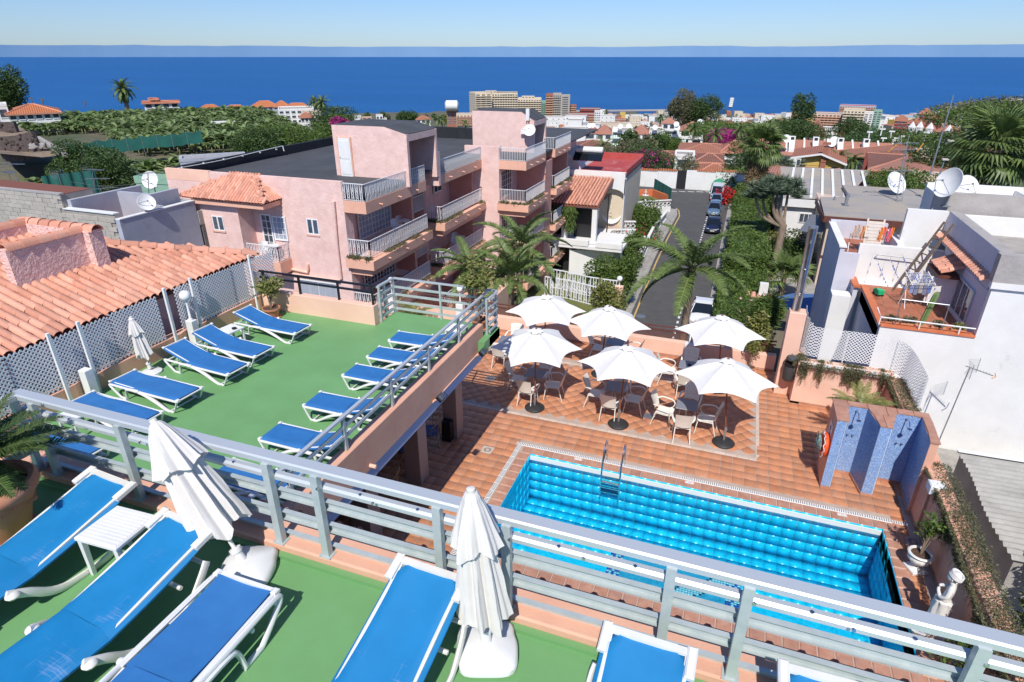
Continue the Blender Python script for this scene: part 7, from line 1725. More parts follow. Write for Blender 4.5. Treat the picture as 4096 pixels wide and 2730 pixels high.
pts=[WR(q4(610+k*133,665-k*13+6*math.sin(k*2)),91.5)for k in range(10)]
for i in range(9):
 s=MB();a_,b_=pts[i],pts[i+1];s.grid(lambda u,v:tuple(a_.lerp(b_,u)+Vector((0,0,1.5*v-.9-.12*math.sin(PI*u)*v+.06*math.sin(u*9)))),8,3);s.obj('net',M['green_net'],t);s=MB();s.tube([a_-Vector((0,0,1.2)),a_+Vector((0,0,.75))],.04,4);s.obj('post',M['zinc'],t)
s=MB();a_,b_=WR(q4(400,1010),70),WR(q4(880,950),70);s.grid(lambda u,v:tuple(a_.lerp(b_,u)+Vector((.1*math.sin(u*30),0,-1.2+2.2*v))),30,3);tag(s.obj('green_net',M['green_net']),'lower dark green shade net behind the roof antennas','net')
s=MB();s.bar(WR(q4(340,570),100),WR(q4(585,720),84),.5,.5);tag(s.obj('irrigation_channel',M['concrete']),'pale concrete channel running down beside the bare plot','channel')
s=MB();s.bar(WR(q4(0,605),104),WR(q4(340,575),101),.4,.5);tag(s.obj('low_wall',M['concrete']),'low concrete edge along the bare plot','wall')
s=MB()
for k in range(70):c=WR(q4(330+rnd(-60,60),640+rnd(-18,18)),92);s.ball(tuple(c),rnd(.1,.3),5,3,.7)
o=s.obj('rubble_heap',M['cement']);o['kind']='stuff';tag(o,'heap of pale rubble on the bare plot','rubble')
lump('pine_tree','dark pine at the very left edge against the sea','tree',q4(-5,150),170,4.5,5.0,5000,.45,'leaf_dark',61)
lump('pine_tree','dark round-topped pine beside the left picture edge','tree',q4(105,150),165,3.6,5.2,6000,.45,'leaf_dark',62)
def pole_(label,p0,p1,d):a_,b_=WR(p0,d),WR(p1,d);s=MB();s.tube([a_,b_],.12,5);s.bar(b_+Vector((-.5,0,-.3)),b_+Vector((.5,0,-.3)),.12);tag(s.obj('utility_pole',M['wood_old']),label,'utility pole')
pole_('wooden utility pole left of the second one above the orange roof',q4(290,262),q4(278,200),160);pole_('wooden utility pole right of the first above the orange roof',q4(390,275),q4(372,205),150);pole_('small utility pole above the banana plants',q4(768,290),q4(760,235),175)
block('long_villa','long white house with orange tiled roof at the far left',65,530,420,342,135,8,1,6,'lime_white','hip','roof_orange',q4,yr=262,drop=6)
block('villa_annex','white gabled annex with tanks left of the long orange roof',-40,64,430,285,138,6,1,1,'lime_white',fn=q4,drop=6)
block('white_villa','small white villa with orange roof edge beyond the banana plants',1285,1598,318,248,172,7,1,4,'lime_white','hip','roof_orange',q4,yr=232,drop=4)
block('villa_turret','raised white part of the small white villa',1345,1405,262,218,174,4,1,1,'lime_white','hip','roof_orange',q4,yr=208,drop=1)
block('tiled_house','wide terracotta roof behind the railing of the last hotel balcony',700,1165,740,692,118,14,1,3,'lime_white','hip','roof_far',r3,yr=605,drop=9)
block('tiled_annex','orange tiled roof right of the red painted roof',690,915,330,232,84,12,1,1,'cream_wall','hip','roof_orange',r1,yr=95,drop=4)
block('bungalow','white bungalow with dark tiled roof behind the street end wall',570,725,560,462,108,9,1,3,'lime_white','hip','roof_dark',a3,yr=406,drop=4)
block('bungalow_annex','plain white block in front of the dark tiled bungalow roofs',718,862,560,448,104,5,1,1,'lime_white',fn=a3,drop=4)
block('bungalow','right part of the bungalow with a dark tiled roof',880,1060,500,484,110,9,1,2,'lime_white','hip','roof_dark',a3,yr=424,drop=4)
block('bungalow','broad terracotta roofed house behind the dark tiled bungalow',740,1135,470,428,132,16,1,4,'lime_white','hip','roof_far',a3,yr=350,drop=4)
block('solar_roof_house','house with solar panels on its tiled roof at the street bend',855,1150,625,598,93,11,1,3,'lime_white','hip','roof_far',a3,yr=498,drop=5)
block('white_house_block','white house with tiled roof left behind the washington palm',1065,1240,510,412,120,9,2,2,'lime_white','hip','roof_far',a3,yr=330,drop=5)
block('terracotta_roof_house','broad pinkish tiled roof behind the low white house',130,760,800,752,80,12,1,2,'lime_white','hip','roof_pinkish',r4,yr=665,drop=4)
FRN=frond_mesh(3.4,76,.05,.66,1.1,.45).mesh('frond',[M['palm_green'],M['palm_stem']])
FRS=frond_mesh(3.0,34,.10,.55,1.25,.25).mesh('frond',[M['palm_green'],M['palm_stem']])
FRF=frond_mesh(3.0,16,.22,.6,1.2,.2).mesh('frond',[M['leaf_dark'],M['palm_stem']])
FAN=fan_mesh(.9,26,.8).mesh('fan_leaf',[M['palm_green'],M['palm_stem']]);FAND=fan_mesh(.9,20,.6).mesh('dead_fan',[M['dry'],M['dry']])
def palm(name,label,crown,base_z,n,fm,scale=1.,tr=.16,lo=-.5,hi=1.3,top=None,seed=0,group=None,skirt=0,ring=None,lean=(0,0)):
 t=thing(name,label,'palm',tuple(crown),0,group);rs=random.Random(seed+7)
 for i in range(n):
  u=(i+.5)/n;el=hi+(lo-hi)*u**.9+rs.uniform(-.12,.12)
  link('frond',fm,t,mtx=RZ(i*2.39996+rs.uniform(-.2,.2))@RY(-el)@RX(rs.uniform(-.25,.25))@S(*(scale*rs.uniform(.85,1.1),)*3))
 for i in range(skirt):
  u=i/skirt;link('dead_frond',FAND,t,mtx=T(0,0,-.3-1.9*u*scale)@RZ(i*2.4)@RY(1.15+rs.uniform(-.15,.3))@S(*(scale*rs.uniform(.8,1.1),)*3))
 h=crown[2]-base_z;s=MB();k=14;s.tube([(lean[0]*(j/k),lean[1]*(j/k),-h*j/k)for j in range(k+1)],[tr*(.8+.3*(j%2)*.25+.35*j/k)for j in range(k+1)],10);s.obj('trunk',M['bark'],t,True)
 s=MB()
 for i in range(26):a=i*2.4;b=Vector((.7*tr*math.cos(a),.7*tr*math.sin(a),-.05-.02*i));s.tube([b,b*1.6+Vector((0,0,.25))],[.05,.02],4)
 s.obj('leaf_bases',M['dry'],t,kind='stuff')
 return t
c_=WY((2768,1075),26.5);palm('street_palm','large queen palm in the middle of the picture with wide drooping fronds over the street',c_,-7,18,FRN,.92,.17,-.30,1.25,seed=1)
c_=WY((2080,985),25.0);palm('garden_palm','tall queen palm against the pink hotel, fronds over its balconies',c_,-6,20,FRN,.68,.14,-.6,1.3,seed=2)
c_=WY((2045,1110),22.6);palm('garden_palm','bright yellow green palm crown just behind the left back parasol',c_,-4,19,FRN,.66,.13,-.2,1.4,seed=3)
c_=WY((1880,1075),23.4);palm('garden_palm','palm crown over the railing corner in front of the hotel balconies',c_,-4,17,FRN,.58,.13,-.3,1.2,seed=4)
c_=WR((3985,600),33);palm('fan_palm','big fan palm at the right edge behind the satellite dishes',c_,-9,46,FAN,1.2,.33,-.9,1.4,seed=5,skirt=40)
c_=WR(a3(1345,365),80);palm('washington_palm','tall fan palm with a skirt of dead leaves beside the street',c_,-7,54,FAN,1.75,.26,-.9,1.4,seed=6,skirt=60)
c_=WR(q4(1098,125),165);palm('date_palm','round-crowned date palm standing alone above the banana plants against the sea',c_,c_.z-5.6,46,FRS,1.05,.42,-1.15,1.35,seed=7)
for i,(p,d,sc_,lb)in enumerate(((a1(2110,185),235,1.2,'left one of the twin palms above the white villa'),(a1(2160,185),230,1.35,'right one of the twin palms above the white villa'))):
 c_=WR(p,d);palm('twin_palm',lb,c_,c_.z-13,34,FRS,sc_*.9,.3,-1.0,1.3,seed=8+i)
mids=[(r4(770,545),120,.75,FRN,'queen palm with yellowish fronds beside the yellow house'),(r4(880,560),125,.7,FRN,'second queen palm right of the yellowish one by the yellow house'),(a3(205,375),170,1.3,FRS,'dark palm among the roofs left of the bougainvillea'),(r3(2060,415),240,1.0,FRN,'palm in front of the right wing of the white apartment block'),(a3(620,170),420,1.3,FRS,'palm left of the big eucalyptus trees'),(a3(685,160),430,1.3,FRS,'palm touching the left side of the eucalyptus trees'),(r3(1745,305),400,1.4,FRS,'dark palm left of the eucalyptus among white roofs'),(a3(1195,250),210,1.2,FRS,'palm in the green park right of centre, first from left'),(a3(1010,285),200,1.3,FRS,'palm at the left of the green park'),(a3(1400,205),300,1.3,FRS,'palm at the back of the green park'),(a3(1445,200),305,1.3,FRS,'second palm at the back of the green park'),(a3(1510,190),320,1.3,FRS,'third palm at the back of the green park'),(r4(1180,370),330,1.5,FRS,'palm in the grove before the red apartments, leftmost'),(r4(1290,375),320,1.4,FRS,'second palm of the grove before the red apartments'),(r4(1400,375),320,1.5,FRS,'third palm of the grove before the red apartments'),(r4(1240,400),280,1.3,FRS,'low palm before the grove'),(r4(1520,385),330,1.3,FRS,'palm right of the grove by the lamp post'),(r3(1235,250),900,2.2,FRS,'far palm left of the brown hotel'),(a2(800,310),330,1.5,FRS,'palm below the brown tower by the villa'),(a2(715,330),310,1.0,FRS,'small palm beside the villa below the brown tower'),(a2(975,335),330,1.0,FRS,'small palm before the cream flats')]
for i,(p,d,sc_,fm,lb)in enumerate(mids):
 c_=WR(p,d);palm('palm',lb,c_,c_.z-6*sc_,22,fm,sc_,.2*sc_,-.9,1.25,seed=20+i,group='palms among the houses')
def dragon_tree(name,label,base,h,heads,seed,dist_scale=1.):
 t=thing(name,label,'tree',tuple(base),0);s=MB();trunk_top=Vector((.1,0,h))
 s.tube(spath([(0,0,-.3),(.25,0,h*.3),(.3,0,h*.7),(.35,0,h)],5),[.62,.5,.42,.38,.34,.32,.3,.3,.29,.28,.28,.28,.28,.27,.27,.26],12)
 ends=[]
 for(hx,hy,hz,r_)in heads:
  e=Vector((hx,hy,hz));m_=Vector((.35,0,h)).lerp(e,.45)+Vector(((hx-.35)*.25,0,-.35));s.tube(spath([(.35,0,h-.15),m_,e],5),[.24,.21,.18,.15,.13,.12,.11,.10,.10,.1,.1],8);ends.append((e,r_))
 s.obj('trunk',M['bark'],t,True)
 P_,N_=[],[]
 rs=np.random.RandomState(seed)
 for e,r_ in ends:
  for k in range(16):
   c=np.array(e)+rs.normal(0,1,3)*np.array((.5,.5,.16))*r_;nrm=rs.normal(0,1,(80,3));nrm[:,2]=np.abs(nrm[:,2])*.8+.1;nrm/=np.linalg.norm(nrm,axis=1)[:,None]
   P_+=[c]*80;N_+=list(nrm*4)
 leaves('rosettes',P_,.62,mat('dragon_leaf',(.10,.15,.09),(.14,.19,.12),3,.5,rand=.3)if 'dragon_leaf' not in M else M['dragon_leaf'],t,.06,.1,nrm=np.array(N_))
b_=W(a3(1395,1325),-7)
topz=WY(a3(1450,700),b_.y)
hd=[]
for px,py,r_ in((1350,700,.8),(1300,740,.6),(1460,690,1.3),(1540,690,1.0),(1500,650,1.1),(1430,670,.9)):
 q=WY(a3(px,py),b_.y+rnd(-.8,.8));hd.append((q.x-b_.x,q.y-b_.y,q.z-b_.z,r_))
fk=WY(a3(1435,930),b_.y)
dragon_tree('dragon_tree','tall dragon tree with bare grey trunk and umbrella rosettes beside the street',b_,fk.z-b_.z,hd,71)
q=WR(a3(1475,560),92);dragon_tree('dragon_tree','round grey green dragon tree in front of the white row houses',q-Vector((0,0,2.4)),1.4,[(-1.6,0,2.9,1.3),(1.2,0,3.1,1.4),(0,.5,3.7,1.5),(-.4,-.5,3.0,1.4),(2.2,0,2.6,1.0)],72)
def hedge(name,label,x0,x1,y0,y1,z0,z1,n,leaf,seed,size=.16):
 t=thing(name,label,'hedge');rs=np.random.RandomState(seed);u=rs.uniform(0,1,(n,3));f=rs.randint(0,4,n)
 P_=np.stack([x0+(x1-x0)*u[:,0],y0+(y1-y0)*u[:,1],z0+(z1-z0)*u[:,2]],1)
 P_[f==0,0]=x0;P_[f==1,2]=z1;P_[f==2,0]=x1;P_[f==3,1]=y0
 for i in range(n):k=.35*noise.noise((P_[i,0]*.9,P_[i,1]*.5,P_[i,2]*.9));P_[i,2]+=k*1.2;P_[i,0]+=k
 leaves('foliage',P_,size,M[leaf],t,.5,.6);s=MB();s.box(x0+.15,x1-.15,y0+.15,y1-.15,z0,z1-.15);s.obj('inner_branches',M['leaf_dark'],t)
hA=W(a3(1105,1180),-7);
hedge('clipped_hedge','tall rounded green hedge running along the right pavement',.0,2.7,44,68,-7,-3.3,26000,'leaf_green',81,.2)
hedge('street_hedge','green bushes at the near end of the hedge behind the pink flowers',-.1,2.6,33,43.5,-7,-4.2,13000,'leaf_green',82,.2)
lump('red_flower_shrub','shrub with red flowers between hedge and washington palm','shrub',a3(1140,760),80,2.3,2.2,6000,.22,'leaf_green',83)
q=WR(a3(1125,740),78);leaves('red_flowers',blob_pts(500,tuple(q),(1.9,1.2,1.2),5,84,.9),.25,mat('flower_red',(.55,.03,.03),None,rand=.3,trans=.2),bpy.data.objects['red_flower_shrub'],.8,.6)
lump('dense_tree','dense dark tree behind the washington palm','tree',a3(1215,590),98,3.6,4.6,12000,.3,'leaf_dark',85)
lump('umbrella_tree','light green umbrella tree left of the dark tree at the street bend','tree',a3(1150,630),88,2.7,2.2,6000,.35,'leaf_green',86)
lump('yellow_hedge','yellow green hedge behind the dragon tree trunk','hedge',a3(1570,985),62,2.6,1.1,6000,.2,'leaf_yellow',87)
lump('white_flower_bush','dark round bush with white flowers right of the dragon tree trunk','bush',a3(1540,1170),54,2.3,1.9,8000,.2,'leaf_dark',88)
lump('garden_bush','dark bushes under the dragon tree','bush',a3(1360,1150),57,1.6,1.8,4000,.22,'leaf_dark',89)
lump('garden_bush','green bushes beside the hedge near the agave','bush',a3(1260,830),74,3.0,2.4,8000,.25,'leaf_dark',90)
lump('garden_bush','bushes left of the low white house','bush',a3(1370,860),68,2.0,2.2,5000,.24,'leaf_green',91)
c_=W(a3(1490,1400),-6.2);t=palm('low_fan_palm','low fan palm with radiating leaves in the garden left of the steel chimney',c_+Vector((0,0,.9)),-7,22,FAN,1.3,.2,-.1,1.3,seed=60)
patch('garden_paving',[W(r2(30,200),-6.93),W(r2(700,200),-6.93),W(r2(900,880),-6.93),W(r2(250,1000),-6.93)],M['paving'])
s=MB();a_=W(r2(60,155),-6.2);s.cbox(a_.x,a_.x+1.6,a_.y,a_.y+.7,-6.3,-6.2,.02);s.box(a_.x+.5,a_.x+1.1,a_.y+.2,a_.y+.5,-6.93,-6.31);tag(s.obj('stone_table',M['lime_white']),'pale stone table beside the dragon tree','table')
s=MB();a_,b_=W(r2(340,200),-6.9),W(r2(670,225),-6.9);s.box(a_.x,b_.x,a_.y,a_.y+.4,-6.93,-6.0);tag(s.obj('stone_garden_wall',M['beige_plastic']),'low pale stone wall below the yellow green hedge','wall')
sh=thing('garden_shed','low white shed roof with a small tiled chimney beside the steel flue','shed')
a_,b_=W(r2(275,990),-4.6),W(r2(650,1040),-4.6);s=MB();s.box(a_.x,b_.x+.5,a_.y,a_.y+1.6,-4.8,-4.6);s.obj('roof',M['roof_beige'],sh)
s=MB();s.box(a_.x-1.4,a_.x-.1,a_.y-.4,a_.y+.8,-9,-4.7);s.obj('white_post',M['lime_white'],sh)
for j in range(2):
 for k in range(5):link('roof_tile',BT,sh,mtx=T(a_.x-1.45+k*.33,a_.y-.55+j*.55,-4.55+j*.14)@RZ(-PI/2)@RY(.15)@S(1.8,1.8,1.8))
s=MB();s.box(a_.x-.85,a_.x-.35,a_.y+.3,a_.y+.7,-4.5,-3.5);s.obj('tile_chimney',M['statue_white'],sh)
t=thing('blue_awning','blue canvas umbrella in the passage beside the white house','umbrella');c_=WY(r2(850,900),31.5)
s=MB()
R8=[Vector((1.9*math.cos(k*PI/4+.2),1.9*math.sin(k*PI/4+.2),-.55))for k in range(9)]
for k in range(8):s.add([c_,c_+R8[k],c_+(R8[k]+R8[k+1])*.5+Vector((0,0,.08)),c_+R8[k+1]],[(0,1,2),(0,2,3)])
s.obj('canopy',mat('canvas_blue',(.07,.15,.33),(.09,.18,.38),6,.9),t);s=MB();s.tube([c_,c_-Vector((0,0,6.0))],.03,6);s.obj('pole',M['zinc'],t)
t=thing('street_lamp','old style lantern street lamp among the rose bushes','street lamp');a_=W(r1(1110,740),-6.9);b_=WY(r1(1126,590),a_.y)
s=MB();s.tube([(a_.x,a_.y,-7),(a_.x,a_.y,b_.z)],[.06,.03],6);s.obj('post',M['black_paint'],t);s=MB();s.lathe([(.08,0),(.22,.45),(.24,.47),(.1,.6),(.03,.68)],6,a_.x,a_.y,b_.z);s.obj('lantern',M['cream_wall'],t)
t=thing('garden_fence','white curved wrought iron fence between pool deck and lawn','fence')
def crv(p0,p1,z,y0):return None
PT=[W(r1(125,1330),-4.2),W(r1(240,1350),-4.2),W(r1(480,1410),-4.2),W(r1(660,1440),-4.2),W(r1(780,1455),-4.2)]
PT=[Vector((p.x,p.y,-4.2))for p in PT]
s=railing_mb(PT,h=1.25,sp=.17,r=.02,top=.035);s.obj('ironwork',M['iron_white'],t,kind='stuff')
PT=[W(r1(70,1400),-4.2),W(r1(300,1440),-4.2),W(r1(520,1500),-4.2),W(r1(660,1530),-4.2)];s=railing_mb(PT,h=1.2,sp=.17,r=.02,top=.035);s.obj('ironwork',M['iron_white'],t,kind='stuff')
s=MB();a_=W(r1(775,1480),-4.2);s.cbox(a_.x-.25,a_.x+.25,a_.y-.2,a_.y+.2,-7,-3.1,.03);s.obj('gate_pillar',M['peach'],t)
globe_lamp('globe_lamp','white globe lamp on the pink gate pillar beside the pavement',a_.x,a_.y,-3.1,0,.45,.17,pillar=False)
s=MB();q=W(r1(130,1290),-5);s.box(-14.2,-13.2,31.0,36.5,-7,-4.3);struct('garden_wall',s,M['peach'])
lump('garden_shrubs','mixed green shrubs and banana-like leaves between lawn and pavement','bushes',r1(700,1230),42,1.9,1.5,7000,.2,'leaf_green',92,14)
lump('garden_shrubs','flowering bushes behind the iron fence beside the pavement','bushes',r1(820,1240),40,1.1,1.8,5000,.18,'leaf_green',93)
lump('garden_shrubs','leafy shrubs at the foot of the gate pillar','bushes',r1(700,1450),33,1.0,1.2,3500,.16,'leaf_yellow',94)
lump('garden_tree','bushy garden tree behind the white balustrades at the street','tree',r1(1040,650),62,2.4,1.9,9000,.2,'leaf_green',95,12)
lump('rose_bushes','row of rose bushes between the white openwork walls','bushes',r1(880,840),58,2.9,1.0,6000,.17,'leaf_green',96,14)
q=WR(r1(960,770),57);leaves('rose_flowers',blob_pts(60,tuple(q),(2.5,1.5,1.0),8,97,.9),.22,M['flower_red'],bpy.data.objects['rose_bushes'],.9,.6,kind='stuff')
lump('street_shrubs','shrubs in front of the openwork walls next to the pavement','bushes',r1(930,970),50,1.6,1.6,5000,.18,'leaf_green',98,10)
def openwork(label,a_,b_,z0,h,cell=.36,base=.55):
 """white balustrade of pierced concrete blocks"""
 t=thing('openwork_wall',label,'wall');a=Vector((a_.x,a_.y,z0));b=Vector((b_.x,b_.y,z0));d=(b-a);L=d.length;e=d.normalized();up=Vector((0,0,1))
 s=MB();s.bar(a+up*(base/2-1.5),b+up*(base/2-1.5),.2,base+3);s.bar(a+up*h,b+up*h,.26,.09);s.obj('wall',M['lime_white'],t)
 s=MB();n=max(1,int(L/cell));m_=max(1,int((h-base)/cell+.5));ch=(h-base)/m_
 for i in range(n):
  for j in range(m_):
   p=a+e*((i+.5)*L/n)+up*(base+(j+.5)*ch);w_=L/n/2
   s.bar(p-e*w_-up*ch/2,p+e*w_+up*ch/2,.05,.05);s.bar(p-e*w_+up*ch/2,p+e*w_-up*ch/2,.05,.05);s.bar(p-e*w_-up*ch/2,p-e*w_+up*ch/2,.06,.05)
 s.obj('pierced_blocks',M['white_paint'],t,kind='stuff')
openwork('long white garden wall with an openwork top above the lawn',W(r1(300,1190),-7),W(r1(800,1200),-7),-7,2.6,.7,2.0)
for i,(x0,x1,y)in enumerate(((670,1010,1010),(690,1030,940),(700,940,870),(700,940,790))):openwork('white openwork terrace wall, number %s step of the garden by the street'%('lowest','second','third','topmost')[i],W(r1(x0,y),-6.2+i*.25),W(r1(x1,y),-6.2+i*.25),-6.2+i*.25,.95,.4,.1)
openwork('white openwork wall above the upper lawn at the street bend',W(r1(830,590),-6.4),W(r1(1280,560),-6.4),-6.4,.9,.45,.15)
for i,(p,q_)in enumerate((((1010,1080),(1060,960)),((1060,950),(1110,850)),((1115,845),(1170,770)),((1175,765),(1235,690)))):openwork('white stepped openwork wall along the pavement, %s section'%('nearest','second','third','farthest')[i],W(r1(*p),-6.9),W(r1(*q_),-6.9),-6.9,1.1,.4,.3)
patch('upper_lawn',[W(r1(880,520),-6.5),W(r1(1230,500),-6.5),W(r1(1100,450),-6.5),W(r1(890,440),-6.5)],M['lawn'])
s=MB();a_,b_,c_=W(r1(895,440),-6.6),W(r1(1110,440),-6.6),W(r1(1260,500),-6.6)
for u,v in((a_,b_),(b_,c_)):s.bar(u+Vector((0,0,.3)),v+Vector((0,0,.3)),.25,.9)
tag(s.obj('orange_wall',M['orange_tile']),'orange painted low wall round the upper lawn','wall')
t=thing('mesh_fence','dark green wire mesh fence at the street bend','fence')
for k in range(5):a_,b_=W(r1(1120+k*33,395+k*21),-6.4),W(r1(1150+k*33,415+k*21),-6.4);s=MB();s.bar(a_+Vector((0,0,.8)),b_+Vector((0,0,.8)),.04,1.5);s.obj('panel',M['green_net'],t)
t=thing('garden_fountain','small white tiered fountain on the upper lawn','fountain',tuple(W(r1(1038,490),-6.5)))
s=MB();s.lathe([(.3,0),(.1,.15),(.08,.5),(.4,.6),(.42,.66),(.08,.68),(.06,.95),(.2,1.02),(.05,1.05),(.08,1.3),(0,1.35)],16);s.obj('basin',M['statue_white'],t,True)
lhh=thing('porch_house','white house with a barrel tiled roof, hanging foliage and a porch over the garden','house')
z_e=-1.55;pe0,pe1=W(r1(100,515),z_e),W(r1(590,550),z_e);pr1=W(r1(615,262),z_e+1.3)
ey=(pe0.y+pe1.y)/2;dpt=pr1.y-ey;nv=Vector((0,-dpt,-1.3)).normalized();Lr=math.hypot(dpt,1.3)
BT3=barrel(.125,.62,4)
tile_roof(lhh,(pe0.x-.5,ey,z_e),(1,0,0),nv,int((pe1.x-pe0.x+.5)/.27),int(Lr/.52),pitch=.27,course=.52,mesh=BT3,nmax=300)
s=MB();s.slab([(pe0.x-.5,ey,z_e-.03),(pe1.x,ey,z_e-.03),(pe1.x,ey+dpt,z_e+1.27),(pe0.x-.5,ey+dpt,z_e+1.27)],.12);s.obj('roof_deck',M['roof_under'],lhh)
s=MB();s.box(pe0.x-.4,pe1.x-2.6,ey+1.6,ey+dpt,-8,z_e-.2);s.box(pe1.x-.5,pe1.x-.1,ey+.1,ey+.5,-4.6,z_e-.15);s.box(pe1.x-3.0,pe1.x-2.6,ey+.1,ey+.6,-4.6,z_e-.15);s.box(pe0.x-.4,pe1.x+.2,ey+.2,ey+dpt,-8,-4.75);s.obj('wall',M['lime_white'],lhh)
s=MB();s.box(pe0.x,pe1.x+2.3,ey-1.2,ey+3.6,-4.74,-4.5);s.obj('porch_slab',M['lime_white'],lhh)
s=MB();s.box(pe0.x,pe1.x-.4,ey-1.25,ey-.9,-4.49,-4.05);s.box(pe1.x+.2,pe1.x+2.3,ey-1.25,ey-.9,-4.49,-4.1);s.obj('flower_trough',M['lime_white'],lhh)
s=MB();s.box(pe1.x-2.3,pe1.x-.8,ey+1.4,ey+1.58,-4.5,-2.1);s.obj('dark_door',M['car_trim'],lhh)
s=MB();s.box(pe0.x-.2,pe1.x-2.9,ey+1.45,ey+1.58,-4.4,-2.3);s.box(pe0.x,pe1.x-1.2,ey+.05,ey+.18,-7,-5.2);s.obj('dark_opening',M['car_trim'],lhh)
s=MB();s.box(pe1.x-.9,pe1.x+1.9,ey+.02,ey+.16,-7,-4.9);s.obj('grille_door',M['zinc'],lhh)
rs=np.random.RandomState(3);P_=[(pe0.x-.5+(pe1.x-pe0.x-1.4)*u,ey+rs.uniform(-.3,.3),z_e-.1-rs.uniform(0,1)**1.5*(1.2+.8*math.sin(u*9)))for u in rs.uniform(0,1,5000)]
leaves('hanging_foliage',P_,.42,M['leaf_green'],lhh,.12,.3,nrm=(0,-.3,-1.4))
q=W(r1(540,770),-4.5);rattan_chair('wicker armchair on the porch of the tiled house',(q.x,q.y,-4.5),.4).location.z=-4.5
pgl=thing('iron_pergola','thin black iron pergola and post beside the porch','pergola');s=MB();a_=W(r1(690,440),-1.5)
for k in range(7):s.tube([(a_.x-2.2,a_.y+k*.45-1,-2.4+.1*k),(a_.x-.6,a_.y+k*.4-1,-1.7),(a_.x,a_.y+k*.4-1,-1.6)],.025,4)
s.tube([(a_.x,a_.y,-1.5),(a_.x,a_.y,-7)],.05,5);s.obj('bars',M['black_paint'],pgl)
dish('white satellite dish on the wall beside the porch',tuple(W(r1(722,625),-3.6)),.85,SOUTH-.2,.4,foot=1.0)
ah=thing('arched_house','cream house with two tall wall arches and a flat roof painted red','house')
zt_=.0;A_,B_=W(r1(365,215),zt_),W(r1(845,240),zt_);y0=B_.y;x0,x1=A_.x-7,B_.x
s=MB();s.box(x0,x1,y0,y0+9,-9,zt_-.35);s.obj('wall',M['cream_wall'],ah)
C0,C1=WY(r1(612,330),y0),WY(r1(838,570),y0);xm,wa=(C0.x+C1.x)/2,(C1.x-C0.x)/2
s=MB()
n=20;pts_o=[(xm+wa*math.cos(PI*k/n),zt_-1.6-.2+wa*.55*math.sin(PI*k/n))for k in range(n+1)]
ytop=zt_-.3
for k in range(n):(xa,za),(xb,zb_)=pts_o[k],pts_o[k+1];s.add([(xa,y0-.5,za),(xb,y0-.5,zb_),(xb,y0-.5,ytop),(xa,y0-.5,ytop),(xa,y0,za),(xb,y0,zb_)],[(0,1,2,3),(0,4,5,1)])
s.box(xm+wa,x1+.1,y0-.5,y0-.002,-9,ytop);s.box(x0,xm-wa,y0-.5,y0-.002,-4,ytop);s.box(x0,x1+.1,y0-.5,y0-.002,ytop+.001,zt_+.2);s.obj('arch_frame',M['lime_white'],ah)
s=MB();zL=-4.0
pts_o=[(xm+.1+wa*.9*math.cos(PI*k/n),zL-1.3+1.0*math.sin(PI*k/n))for k in range(n+1)]
s.add([(x,y0-.05,z)for x,z in pts_o]+[(pts_o[-1][0],y0-.05,-8),(pts_o[0][0],y0-.05,-8)],[tuple(range(n+3))]);s.obj('lower_arch',M['beige_wall'],ah)
s=MB();s.box(x0,x1+.1,y0-.002,y0+9,zt_-.1,zt_+.02);s.obj('roof',M['redroof_paint'],ah)
s=MB();s.box(x0,x1+.1,y0+8.8,y0+9.1,zt_+.03,zt_+.55);s.box(x1-.35,x1+.1,y0+.2,y0+8.79,zt_+.03,zt_+.35);s.obj('roof_kerb',M['redroof_paint'],ah)
s=MB();q=W(r1(230,180),zt_);s.tube([(q.x,q.y-.1,zt_-.5),(q.x,q.y+5.5,zt_-.5)],1.9,24);s.obj('barrel_skylight',M['window_glass']if False else M['statue_white'],ah,True)
for p,z,lb in((r1(500,90),.9,'white solar water heater on the terracotta roof behind the red roof'),(r4(2,2),0,None)):
 if lb is None:continue
 q=W(p,z);t=thing('solar_heater',lb,'solar heater',tuple(q));s=MB();s.tube([(-1.2,0,.8),(1.2,0,.8)],.28,14);s.obj('tank',M['white_paint'],t,True);s=MB();s.bar((0,-.9,0),(0,.0,.7),2.6,.08,up=(0,-.6,1));s.obj('collector',M['car_glass'],t)
lump('olive_tree','olive grey tree left of the bougainvillea behind the red roof','tree',r1(800,60),98,5.6,2.4,12000,.3,'leaf_olive',101,14)
lump('bougainvillea_tree','large magenta flowering bougainvillea at the street bend','bush',r1(1060,220),92,4.6,3.6,16000,.26,'leaf_dark',102,16)
q=WR(r1(1060,235),91);leaves('bougainvillea_flowers',blob_pts(2600,tuple(q),(4.6,4.2,3.4),14,103,.92),.24,M['magenta'],bpy.data.objects['bougainvillea_tree'],.8,.6)
A_,B_=W(a3(545,690),-7),W(a3(1065,690),-7);ew=thing('street_end_wall','long white wall with a tiled cap and dark gate closing the street','wall')
xs=[A_.x-2+(B_.x-A_.x+6)*k/6 for k in range(7)];hs_=[2.2,2.3,2.6,2.5,2.6,2.4];yw=(A_.y+B_.y)/2+.8
for k in range(6):
 if k==2:continue
 s=MB();s.box(xs[k],xs[k+1]-.02,yw,yw+.25,-9,-7+hs_[k]);s.obj('wall',M['lime_white'],ew)
 s=MB();nn=int((xs[k+1]-xs[k])/.22)
 for j in range(nn):s.tube([(xs[k]+j*.22+.1,yw-.1,-7+hs_[k]+.04),(xs[k]+j*.22+.1,yw+.4,-7+hs_[k]+.12)],.1,6)
 s.obj('cap_tiles',M['roof_orange'],ew,kind='stuff')
s=MB();s.box(xs[2],xs[2]+1.2,yw+.05,yw+.12,-7,-4.6);s.obj('gate',M['car_trim'],ew)
s=MB();s.box(xs[2]+1.2,xs[3],yw,yw+.25,-9,-4.5);s.obj('wall',M['lime_white'],ew)
